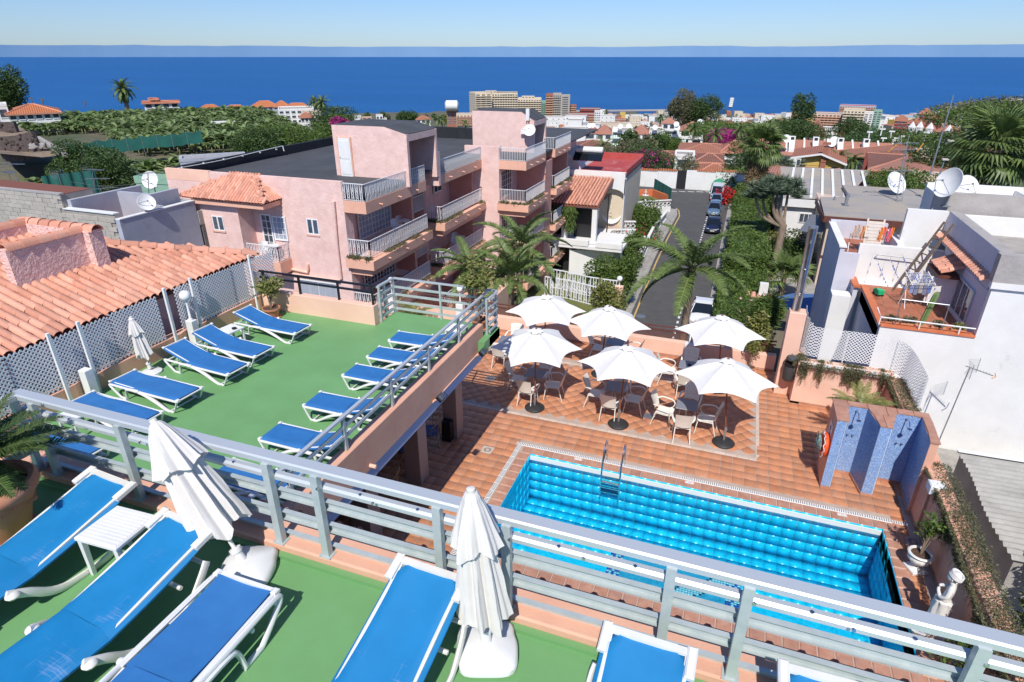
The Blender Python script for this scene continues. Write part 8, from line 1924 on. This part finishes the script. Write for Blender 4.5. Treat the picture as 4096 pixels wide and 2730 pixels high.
lump('clipped_bush','rounded bush over the dark gate at the street end','bush',r1(1310,270),92,1.5,.7,2500,.2,'leaf_olive',104)
lump('garden_tree','bare-branched small tree in front of the white house at the street end','tree',a3(810,540),100,2.2,2.3,4000,.22,'leaf_olive',105)
lump('garden_bush','low bushes behind the white wall with the tiled cap','bush',a3(780,600),95,4.5,.8,4000,.22,'leaf_green',106)
t=thing('solar_array','row of five dark solar panels on the tiled roof','solar panel');A_,B_,C_=WR(a3(928,572),95),WR(a3(1098,586),95),WR(a3(940,545),98)
for k in range(5):
 a_=A_.lerp(B_,k/5+.01);b_=A_.lerp(B_,(k+1)/5-.01);up_=(C_-A_);s=MB();s.slab([a_,b_,b_+up_,a_+up_],.06);s.obj('panel',M['car_glass'],t)
yh=thing('yellow_house','yellow house with a brick chimney and low-pitched roof','house');A_,B_=WR(r4(415,690),112),WR(r4(770,715),112);d_=(B_-A_);d_.z=0;L_=d_.length;yh.location=A_;yh.rotation_euler=(0,0,math.atan2(d_.y,d_.x))
zr_=WR(r4(570,505),112).z-A_.z;zl_=WR(r4(415,525),112).z-A_.z;zrr=WR(r4(770,585),112).z-A_.z
s=MB();pr_=[(0,-4),(L_,-4),(L_,zrr),(L_*.45,zr_),(0,zl_)];vs=[(x,0,z)for x,z in pr_]+[(x,10,z)for x,z in pr_];s.add(vs,[(4,3,2,1,0),(5,6,7,8,9)]+[(i,(i+1)%5,5+(i+1)%5,5+i)for i in range(5)]);s.obj('wall',M['ochre_wall'],yh)
s=MB();s.slab([(-1.6,-.8,zl_-.25),(L_*.45,-.8,zr_+.12),(L_*.45,11,zr_+.12),(-1.6,11,zl_-.25)],.18);s.slab([(L_*.45,-.8,zr_+.12),(L_+.6,-.8,zrr-.1),(L_+.6,11,zrr-.1),(L_*.45,11,zr_+.12)],.18);s.obj('roof',M['roof_far'],yh)
s=MB();s.box(-1.6,L_+.6,-.86,-.81,zl_-.3,zl_-.3);s.bar((-1.6,-.85,zl_-.3),(L_*.45,-.85,zr_+.05),.1,.28);s.bar((L_*.45,-.85,zr_+.05),(L_+.6,-.85,zrr-.15),.1,.28);s.obj('verge_board',M['white_paint'],yh)
s=MB();s.box(L_*.47,L_*.6,-.5,-.002,-4,zr_+1.2);s.obj('chimney',M['brick'],yh);s=MB();s.box(L_*.44,L_*.63,-.8,.3,zr_+1.5,zr_+1.6);s.prism([(L_*.44,-.8),(L_*.63,-.8),(L_*.63,.3),(L_*.44,.3)],zr_+1.6,zr_+1.8);s.obj('chimney_cap',M['brick'],yh)
s=MB();s.box(L_*.75,L_*.9,-.04,-.003,zrr-1.6,zrr-.7);s.obj('window',M['window_glass'],yh)
def roof_poly(name,label,wallpx,polys,wall='lime_white',m='roof_far',d=None):
 t=thing(name,label,'house')
 for k,pl_ in enumerate(polys):
  P_=[WR(r4(x,y),dd_)for x,y,dd_ in pl_];s=MB();s.slab(P_,.22);s.obj('roof_slope',M[m],t)
  for i in range(len(P_)):
   if i%2==0:s=MB();s.tube([P_[i]+Vector((0,0,.03)),P_[(i+1)%len(P_)]+Vector((0,0,.03))],.12,5);s.obj('ridge_tiles',M['ridge_tile'],t)
 for(x0,y0_,x1,y1_,dd_)in wallpx:
  a_,b_=WR(r4(x0,y0_),dd_),WR(r4(x1,y1_),dd_);s=MB();e=(b_-a_);e.z=0;n_=Vector((-e.y,e.x,0)).normalized()*5;s.add([a_,b_,b_+n_,a_+n_,a_-Vector((0,0,7)),b_-Vector((0,0,7)),b_+n_-Vector((0,0,7)),a_+n_-Vector((0,0,7))],[(0,1,5,4),(1,2,6,5),(3,0,4,7),(0,3,2,1)]);s.obj('wall',M[wall],t)
 return t
roof_poly('terracotta_mansion','large house with wide multi-slope terracotta roofs behind the lattice mast',[(1060,735,1500,680,90),(1500,680,1830,760,90)],[[(1010,655,86),(1505,655,84),(1390,520,100),(1010,650,90)],[(1045,725,82),(1505,655,84),(1385,520,100),(1010,650,88)],[(1505,655,84),(1760,715,82),(1770,660,92),(1395,522,100)]],'brick','roof_pinkish')
roof_poly('terracotta_mansion','dark barrel tiled roof wing between the two pinkish slopes',[(990,520,1010,640,104)],[[(1010,640,98),(1340,545,104),(1330,520,112),(1010,500,116)],[(1450,540,108),(1790,535,118),(1835,680,96),(1780,650,96)]],'red_wall','roof_dark')
roof_poly('terracotta_mansion','long pinkish terracotta roof in front of the row houses',[(610,560,1000,560,140)],[[(640,545,130),(960,530,128),(985,455,150),(610,490,150)],[(950,530,128),(1340,520,126),(1290,422,160),(985,455,150)],[(1340,520,126),(1670,530,125),(1650,520,130),(1290,422,160)]],'lime_white','roof_far')
s=MB();q=WR(r4(1515,520),104);s.box(q.x-1.2,q.x+1.2,q.y,q.y+1,q.z-.8,q.z+.6);s.box(q.x-1.5,q.x+1.5,q.y-.2,q.y+1.2,q.z+.6,q.z+.8);tag(s.obj('masonry_chimney',M['beige_wall']),'beige chimney block on the terracotta roofs','chimney')
s=MB();q=WR(r4(1580,720),78);s.box(q.x-1.9,q.x+1.9,q.y,q.y+1.5,q.z-3,q.z+.5);tag(s.obj('roof_block',M['beige_wall']),'beige block beside the white roof box with the dishes','chimney')
lump('roof_garden','green creeper on the beige wall below the terracotta roofs','bush',r4(1370,745),72,4.2,1.2,5000,.25,'leaf_green',107,10)
lump('park_trees','deep green trees right of the terracotta roofs','trees',r4(1650,460),135,9,2.6,14000,.4,'leaf_green',108,18)
lump('park_trees','dark hedge-like trees behind the fan palm','trees',r4(1880,540),95,6,3.4,10000,.35,'leaf_dark',109,16)
for i,(xb,yb_,xt,yt_,d)in enumerate(((1600,760,1672,560,60),(1545,690,1750,0,62),(1680,420,1720,400,70),(1610,500,1640,395,110),(1490,430,1512,330,150),(1295,415,1300,360,190),(1120,350,1135,300,260),(1205,370,1215,320,240),(1020,370,1025,325,250),(1140,400,1145,378,210),(1250,400,1255,378,200),(370,740,400,560,75))):
 a_,b_=WR(r4(xb,yb_),d),WR(r4(xt,yt_),d);t=thing('lamp_post' if i not in(1,11)else 'thin_mast',('grey street lamp with a single head above the satellite dishes','very tall thin guyed mast reaching above the horizon at the right','camera housing on a lattice bracket beside the fan palm','white lamp post right of the tall thin mast','white lamp post among the palms of the grove','double headed white lamp post before the red apartments','white lamp post by the bare plot, leftmost','white lamp post by the bare plot, second','white lamp post beside the dark tree','low double headed lamp over the row houses','low lamp head over the terracotta ridge','thin white mast on the pinkish roof')[i],'lamp post' if i not in(1,11)else 'mast')
 s=MB();s.tube([a_,b_],[.0009*d+.01,.0006*d+.005],5);s.obj('post',M['zinc' if i<3 else 'white_paint'],t)
 if i not in(1,11):s=MB();s.cbox(b_.x-.003*d,b_.x+.004*d,b_.y-.2,b_.y+.3,b_.z,b_.z+.0016*d,.01);s.obj('lamp_head',M['beige_plastic' if i<3 else 'white_paint'],t)
 # white apartment block in the middle distance
def at_px(fn,x,y,d):return WR(fn(x,y),d)
LW='lime_white'
AP=[(1010,1145,600,455,0,'left gable block of the white apartment complex with pinkish roof',2,1,'hip'),(1145,1290,600,462,0,'white apartment wing with two green arched windows, left',2,2,'hip'),(1290,1490,610,445,.9,'white apartment wing with recessed loggias and green awnings',2,2,'flat'),(1490,1640,600,462,0,'white apartment wing with arched windows under a pinkish hip roof',2,2,'hip'),(1640,1760,600,445,.8,'white apartment wing with green striped awning',2,1,'flat'),(1760,1925,590,428,0,'plain white apartment wing below the roof turret',3,1,'flat'),(1925,2155,585,430,.6,'right wing of the white apartment complex facing the park',2,2,'hip')]
for k,(xl,xr,yb,yt,bc,lb,fl,by,rf)in enumerate(AP):block('apartment_wing',lb,xl,xr,yb,yt,322+(k%2)*2+(18 if k==6 else 0),18,fl,by,LW,rf,balc=bc,drop=10,dark='car_glass' if bc else 'window_glass',rh=3.4)
block('roof_turret','square white turret with hip roof on the white apartment complex',1765,1890,440,362,326,7,1,2,LW,'hip',rh=2.2,drop=1)
for x,y,lb in((1058,405,'first'),(1078,385,'second'),(1110,383,'third'),(1320,425,'fourth'),(1368,393,'fifth'),(1448,388,'sixth'),(1695,403,'seventh'),(1895,372,'eighth'),(1905,405,'ninth'),(2095,385,'tenth'),(2118,350,'eleventh'),(2138,358,'twelfth')):
 dish('white satellite dish on the white apartment complex, %s from the left'%lb,tuple(WR(r3(x,y),320)),1.25,SOUTH,.5,foot=1.5,group='dishes on the white apartment complex')
for x0,x1,y,m_ in((1296,1372,478,'awning'),(1285,1370,555,'awning'),(1640,1728,490,'awning'),(1645,1722,562,'awning'),(1935,1985,520,'awning')):
 t=thing('striped_awning','green and white striped awning over the loggia, at the %s of the white complex'%{1296:'upper left',1285:'lower left',1640:'upper right',1645:'lower right',1935:'far right'}[x0],'awning')
 for k in range(8):
  a_,b_=WR(r3(x0+(x1-x0)*k/8,y-5),319.5),WR(r3(x0+(x1-x0)*(k+1)/8,y-5),319.5);o_=(EYE-a_);o_.z=0;o_=o_.normalized()*1.2+Vector((0,0,-1.5));s=MB();s.slab([a_,b_,b_+o_,a_+o_],.05);s.obj('stripe',M['white_paint' if k%2 else 'bank_green'],t)
rh_=thing('row_houses','row of white terraced houses with a long pinkish tiled roof and white chimney walls','houses');A_,B_=WR(r4(60,500),218),WR(r4(1150,505),222);e=B_-A_;e.z=0;L_=e.length;rh_.location=A_;rh_.rotation_euler=(0,0,math.atan2(e.y,e.x))
s=MB();s.box(0,L_+6,0,12,-12,-.3);s.obj('wall',M[LW],rh_);s=MB();s.slab([(-.5,-.6,-.1),(L_+6,-.6,-.1),(L_+6,9,3.6),(-.5,9,3.6)],.3);s.obj('roof',M['roof_pinkish'],rh_)
for x in(205,365,575,790,1010,1250):
 u=L_*(x-60)/1090;s=MB();s.slab([(u-.8,1.2,1.6),(u+.8,1.2,1.6),(u+.8,5.5,4.6),(u-.8,5.5,4.6)],1.2);s.box(u-.9,u+.9,4.4,6.0,2.2,5.0);s.obj('chimney_wall',M[LW],rh_);s=MB();s.box(u-.5,u+.5,4.33,4.37,4.0,4.8);s.obj('vent_opening',M['car_trim'],rh_)
 s=MB();s.slab([(u+3.6,1.5,.9),(u+4.1,1.5,.9),(u+4.1,9,4.2),(u+3.6,9,4.2)],.6);s.obj('gable_wall',M[LW],rh_)
for k in range(8):u=3+k*L_/8;s=MB();s.box(u,u+1.2,-.06,-.003,-3.2,-1.4);f=s.obj('window',M['window_glass'],rh_)
for x,y,d in((310,380,218),(722,395,226),(700,415,224)):dish('white satellite dish on the row house roof, %s'%{310:'leftmost',722:'upper of the middle pair',700:'lower of the middle pair'}[x],tuple(WR(r4(x,y),d)),1.3,SOUTH,.5,foot=1.3,group='dishes on the row houses')
simple_house('small_white_house','low white house with barrel roof under the apartment complex',WR(r3(930,520),250),9,8,4,.2,'flat',LW,wins=2)
block('tiled_house','brown tiled roof left below the white apartment complex',955,1262,625,592,215,14,1,3,LW,'hip','roof_dark',r3,yr=518)
block('dark_roof_villa','villa with dark pyramid roofs and a white stepped centre, left part',480,640,390,345,330,16,1,2,'brick','hip','roof_dark',r4,rh=6)
block('dark_roof_villa','white stepped centre between two dark pyramid roofs',600,770,370,300,340,12,2,3,LW,'flat',fn=r4)
block('dark_roof_villa','dark pyramid roofs right of the white stepped centre',755,920,400,360,325,16,1,2,'brick','hip','roof_dark',r4,rh=6)
block('beach_hotel','large cream hotel slab with rows of balconies and a rooftop sign',160,400,330,88,790,26,11,10,'cream_wall',balc=1.2,drop=30)
block('beach_hotel','angled left wing of the large cream hotel with curved balconies',0,158,330,88,780,26,12,3,'cream_wall',balc=2.4,drop=30,yaw=YAW+.35)
block('hotel_penthouse','rooftop block of the large cream hotel with dark railings',98,202,90,62,800,14,2,3,'cream_wall')
a_=WR(r3(245,84),788);cu=bpy.data.curves.new('rooftop_sign','FONT');cu.body='LUABAY TENERIFE';cu.size=5.2;cu.extrude=.2
me=text_mesh(cu);me.materials.clear();me.materials.append(M['white_paint'])
wv=max(v.co.x for v in me.vertices);so_=(WR(r3(357,84),788)-a_).length/wv
o=link('rooftop_sign',me,mtx=T(*a_)@RZ(math.atan2((WR(r3(357,84),788)-a_).y,(WR(r3(357,84),788)-a_).x))@RX(PI/2)@S(so_,so_*1.1,1));tag(o,'white rooftop letters reading LUABAY TENERIFE on the cream hotel','sign')
s=MB();a_,b_=WR(r3(203,82),792),WR(r3(392,82),792);s.bar(a_,b_,.5,3.6);tag(s.obj('sign_board',M['black_paint']),'dark backing strip behind the rooftop letters of the cream hotel','sign')
block('beach_hotel','stepped cream hotel with many balcony rows right of the biggest one',402,625,345,140,860,24,11,9,'cream_wall',balc=1.8,drop=30);block('upper_storeys','stepped top storeys of the cream balcony hotel',440,560,145,112,870,14,2,4,'cream_wall',balc=1.2)
block('beach_hotel','tall brown concrete hotel tower with grey core',735,815,360,98,900,22,12,4,'concrete_far',drop=30,balc=1.0);block('beach_hotel','grey windowless slab of the brown hotel tower',808,895,360,112,895,20,12,1,'concrete_far',drop=30);block('beach_hotel','reddish balcony wing left of the brown hotel tower',668,735,360,102,905,20,12,2,'brick',balc=1.6,drop=30,slabc='salmon_wall');block('beach_hotel','low reddish tower right of the brown hotel',893,955,330,200,910,16,7,2,'brick',balc=1.5,drop=30,slabc='salmon_wall')
block('beach_hotel','narrow green white tower between cream and brown hotels',630,668,350,165,950,16,10,2,'green_wall',balc=1.0,drop=30)
block('tower_block','dark brown tower with a white rounded roof beyond the pink hotel',845,928,345,225,520,12,10,2,'brick',balc=0,drop=20,fn=a2,slabc=LW);s=MB();a_,b_=WR(a2(836,215),519),WR(a2(930,215),519);s.tube([(a_+b_)/2+(a_-b_)/2*k for k in(1,.8,-.8,-1)],[3,5,5,3],12,sq=(1,.8));tag(s.obj('rounded_roof',M[LW],None,True),'white rounded roof cap on the dark brown tower','roof')
block('flats','cream flats with orange balconies right of the dark brown tower',915,1035,350,282,480,14,5,5,'cream_wall',balc=1.4,drop=20,fn=a2,slabc='salmon_wall')
block('villa','white villa with orange roof below the dark brown tower',635,735,345,312,420,12,1,3,LW,'hip','roof_far',a2)
block('red_hotel','red terraced hotel with long balcony bands',865,1130,345,285,620,20,4,14,'red_wall',balc=1.8,drop=15,slabc='salmon_wall');block('red_hotel','darker red hotel blocks behind the long terraced one',985,1180,290,232,820,22,4,9,'red_wall',balc=1.2,drop=20)
block('white_block','white block with red window frames right of the red terraced hotel',1125,1180,345,258,610,16,4,3,LW,drop=20)
block('orange_flats','large peach apartment block with inset balconies',548,812,275,172,640,22,5,8,'beige_wall',balc=1.2,drop=20,fn=r4,slabc='salmon_wall');block('cream_tower','cream apartment tower with rounded balconies',805,990,300,140,620,20,7,6,'cream_wall',balc=1.4,drop=20,fn=r4)
block('white_tower','plain white tower beside the cream apartment tower',985,1062,310,165,630,18,8,2,LW,drop=20,fn=r4);block('green_tower','green and white tower at the right of the white tower',1062,1138,280,145,680,16,7,2,'green_wall',drop=20,fn=r4)
block('terrace_hotel','long blue and salmon hotel with a red roof on the skyline',770,1085,150,100,980,30,4,14,'blue_wall',balc=1.5,drop=30,fn=r4,roofm='redroof_paint',slabc='salmon_wall')
for k,(xl,xr,yb,yt)in enumerate(((1245,1350,345,225),(1345,1500,345,250),(1455,1560,300,165),(1550,1660,290,210))):block('red_apartments','dark red apartment wing with terracotta roofs, %s'%('leftmost','second','rear tower','rightmost')[k],xl,xr,yb,yt,480+20*(k>1),16,4,4,'red_wall','hip','roof_far',r4,rh=3)
for k,(xl,xr,yb,yt,wl_)in enumerate(((1360,1420,370,290,'blue_wall'),(1425,1490,375,290,LW),(1500,1590,385,300,'blue_wall'),(1590,1820,395,320,'cream_wall'),(1670,1760,320,262,'cream_wall'),(1830,1930,320,215,'blue_wall'),(1900,2010,310,200,LW),(1760,1860,260,180,'cream_wall'))):
 block('turret_house','pale house with pointed turret in the complex at the right, number %s from the left'%('one','two','three','four','five','six','seven','eight')[k],xl,xr,yb,yt,440 if k<4 else 520,12,3,3,wl_,'hip','roof_far',r4,balc=.6*(k%2),rh=3)
 c_=WR(r4((xl+xr)/2,yt-8),438 if k<4 else 518);s=MB();s.lathe([(1.7,-8),(1.7,0),(2.0,.1),(.1,3.4)],4,*c_);tag(s.obj('pointed_turret',M[LW]),'white pointed turret of the pale complex, number %s from the left'%('one','two','three','four','five','six','seven','eight')[k],'turret')
for k,(xl,xr,yb,yt)in enumerate(((1330,1500,250,238),(1495,1680,262,242),(1690,1870,275,215),(1840,1950,265,215),(1900,2100,270,232))):block('coastal_house','orange roofed house by the sea left of the pink hotel, %s'%('far left low one','second from the left','middle one with raised centre','fourth one','rightmost long one')[k],xl,xr,yb,yt,380-12*k,9,1+(k>1),5,'cream_wall' if k<2 else 'grey_paint','hip','roof_orange',a1,rh=2.6)
block('white_villa','white villa with terraces and satellite domes beside the twin palms',1870,2110,330,238,225,12,3,6,LW,fn=a1,drop=10);block('villa_gatehouse','cream house with brown framed arched windows below the twin palms',2030,2155,350,262,215,9,2,3,'cream_wall',fn=a1,drop=10);block('villa_bay','small tiled bay in front of the white villa',2020,2100,330,285,210,4,1,3,LW,'hip','roof_far',a1,rh=1.2)
for k,(xl,xr,yb,yt,o_)in enumerate(((205,250,300,292,LW),(255,325,312,300,'salmon_wall'),(355,402,318,286,LW),(400,430,322,310,LW))):block('cliff_house','tiny %s house on the cliff line beyond the black roof, %s'%('white' if o_==LW else 'orange',('far left','second','cube shaped','far right')[k]),xl,xr,yb,yt,520,10,1,2,o_,fn=a2)
s=MB();a_,b_=WR(a3(1120,95),1380),WR(a3(1134,25),1380);s.bar(a_,b_,6,6);lt_=s.obj('lighthouse',M['car_trim']);tag(lt_,'slim black and white lattice lighthouse on the shore','lighthouse')
s=MB()
for k in range(5):c_=a_.lerp(b_,.12+k*.19);s.cbox(c_.x-3.4,c_.x+3.4,c_.y-3.6,c_.y+3,c_.z,c_.z+3)
s.obj('white_band',M[LW],lt_,kind='stuff')
KINDS_=[('white',LW,'flat','roof_beige',2,3),('white',LW,'hip','roof_far',1,3),('cream','cream_wall','flat','roof_beige',3,4),('cream','cream_wall','hip','roof_far',2,3),('salmon','salmon_wall','flat','roof_beige',2,3),('salmon','beige_wall','hip','roof_orange',2,3),('ochre','ochre_wall','flat','roof_beige',3,4),('white',LW,'flat','roof_beige',4,4),('blue grey','blue_wall','flat','roof_beige',3,4),('red','red_wall','hip','roof_dark',2,3),('brown','brick','flat','roof_far',3,4)]
protos=[]
def town(p,d0,k,far):
 n_,wl_,rf,rm,fl,by=KINDS_[k];h=fl*3.0;sc_=rnd(.8,1.3);wd=(10,12,14,12,12,11,15,18,14,12,16)[k];lb='%s house with a %s roof in the dense town by the sea'%(n_,'flat' if rf=='flat' else 'tiled')
 q=hit(p)if d0 is None else WR(p,d0);g_=ground(q.x,q.y);q.z=g_;rz=YAW*rnd(.2,1.6)+R.choice((0,0,PI/2))
 if k not in[a[0]for a in protos]:t=simple_house('town_house',lb,q,wd,11,h,rz,rf,wl_,rm,floors=fl,wins=by,rh=2,side=True,group='houses of the dense town',base=6);protos.append((k,t))
 else:t=dup([a[1]for a in protos if a[0]==k][0],lb,q,rz,'houses of the dense town',(sc_,sc_,rnd(.85,1.3)))
def town_area(n,x0,x1,y0,y1,wts,yf=None):
 for i in range(n):
  x=rnd(x0,x1);y=y0+(y1-y0)*R.random()**.75
  town((x,y),None,R.choices(range(11),wts)[0],True)
W_=(7,4,4,3,3,2,1.2,4,1,.7,1.2)
town_area(62,2330,2720,458,545,W_);town_area(16,1960,2340,515,560,W_);town_area(70,2790,3260,455,520,W_);town_area(34,3150,3560,455,500,W_);town_area(20,3540,3760,452,520,W_);town_area(18,3800,4096,445,500,W_);town_area(10,3480,3640,500,530,W_)
town_area(14,2300,2560,545,570,W_)
town_area(12,2900,3400,510,545,(2,6,1,3,1,4,0,0,0,2,0))
FT=[]
def far_trees(n,x0,x1,y0,y1,s0=3,s1=6):
 for i in range(n):
  q=hit((rnd(x0,x1),rnd(y0,y1)));r_=rnd(s0,s1)*.5;FT.append((q,r_))
far_trees(60,2300,3300,470,545);far_trees(34,3300,4096,470,560,3,7);far_trees(26,1300,1900,478,500,4,8);far_trees(30,2500,2640,560,640);far_trees(40,2750,3300,535,600,4,7);far_trees(30,3650,4096,560,640,4,7);far_trees(30,2250,2420,500,560,3,5);far_trees(20,2000,2100,520,545,3,5)
for i,(q,r_)in enumerate(FT):
 if i<3:
  m_=leaves('crown',blob_pts(900,(0,0,1.0),(1,1,.9),8,200+i),.3,M[('leaf_dark','leaf_green','leaf_olive')[i]]);t=thing('town_tree','bushy green tree among the houses of the town','tree',q,0,'trees among the town houses');m_.parent=t;s=MB();s.tube([(0,0,-.5),(0,0,.9)],.1,5);s.obj('trunk',M['bark'],t);t.scale=(r_*1.6,)*3;FT[i]=(q,r_,t)
 else:dup(FT[i%3][2],'bushy green tree among the houses of the town',q,rnd(0,6),'trees among the town houses',(r_*1.5,r_*1.5,r_*rnd(1.2,2.0)))
for i,(x0,x1,y0,y1,n)in enumerate(((2230,2420,520,560,9),(2600,2900,480,520,8),(3000,3200,545,570,6),(3500,3700,530,560,9))):
 for k in range(n):
  p=(rnd(x0,x1),rnd(y0,y1));q=hit(p);c_=q+Vector((0,0,rnd(5,8)))
  if i==0 and k==0:tp=palm('town_palm','palm tree among the houses of the town',c_,q.z,16,FRF,1.1,.3,-1,1.2,seed=99,group='palms of the town')
  else:dup(tp,'palm tree among the houses of the town',c_,rnd(0,6),'palms of the town')
lump('eucalyptus','tall grey green eucalyptus group standing out against the sea, left crown','tree',a3(770,130),430,10,12,9000,1.0,'leaf_olive',301,12,zoff=1);lump('eucalyptus','broad dark crown of the eucalyptus group, right part','tree',a3(935,125),430,13,11,11000,1.0,'leaf_dark',302,14)
lump('park_trees','green park trees right of the white apartment complex','trees',a3(1150,275),260,20,4.2,14000,.7,'leaf_green',303,26,group=None);lump('park_bougainvillea','purple flowering shrubs in the green park','bush',a3(1090,310),215,7,3,3500,.5,'magenta',304);lump('park_trees','trees at the right end of the park before the dark pyramid roofs','trees',a3(1560,270),300,13,5,9000,.8,'leaf_dark',305,18)
lump('pine_tree','tall dark araucaria-like tree right of the park','tree',a3(1620,130),330,6,9,5000,.8,'leaf_dark',306,10);lump('dark_tree','dark tree standing before the cream apartment tower','tree',a4(540,250),330,7,6,5000,.7,'leaf_dark',307);lump('dark_tree','dark conical tree right of the pyramid roofs','tree',a4(630,270),320,5.5,7,5000,.7,'leaf_dark',308)
lump('garden_tree','green tree in front of the white apartment complex, left','tree',r3(1780,560),270,6.5,5,5000,.6,'leaf_green',309);lump('garden_tree','small bright green tree beside the larger one below the complex','tree',r3(1885,580),265,3.8,3.8,3500,.5,'leaf_green',310)
lump('coast_trees','dark trees on the coast before the brown tower','trees',a2(580,300),430,8,6,5000,.9,'leaf_dark',311);lump('headland_scrub','dry scrub on the headland at the far right','bushes',r4(2150,130),760,60,12,9000,2.2,'leaf_olive',312,30);lump('headland_scrub','green scrub slope behind the fan palm','bushes',r4(2200,190),500,40,9,9000,1.6,'leaf_green',313,26)
lump('grove','undergrowth of the palm grove before the red apartments','bushes',r4(1330,400),300,34,4,12000,.8,'leaf_dark',314,30)
s=MB()
for i in range(60):
 az=-34+i*1.15;a=math.radians(az-20.1);d=1500+30*math.sin(i*2.1);c_=Vector((d*math.sin(a),d*math.cos(a),SEA+.6));e=Vector((math.cos(a),-math.sin(a),0));s.bar(c_-e*rnd(5,16),c_+e*rnd(5,16),rnd(2,5),.6)
o=s.obj('surf',M[LW]);o['kind']='stuff';tag(o,'thin broken line of white surf along the shore','surf')
s=MB();a_,b_=W(a3(-60,118),SEA+2),W(a3(900,108),SEA+2);s.bar(a_,b_,14,3);tag(s.obj('breakwater',M['cement']),'long dark breakwater along the shore beyond the town','breakwater')
cm_=mat('cloud_bank',(.20,.34,.50),(.23,.37,.53),.00006,1.0,spec=0)
s=MB();n=160
vs=[]
for i in range(n+1):
 a=math.radians(-75+150*i/n-20.1);d=1.9e5;top=2500+350*noise.noise((i*.13,2,0))+160*noise.noise((i*.5,7,0));x,y=d*math.sin(a),d*math.cos(a);vs+=[(x,y,-400),(x,y,top),(x*1.15,y*1.15,top+200)]
s.add(vs,[(3*i+j,3*i+3+j,3*i+4+j,3*i+1+j)for i in range(n)for j in range(2)]);struct('cloud_bank',s,cm_,smooth=True)
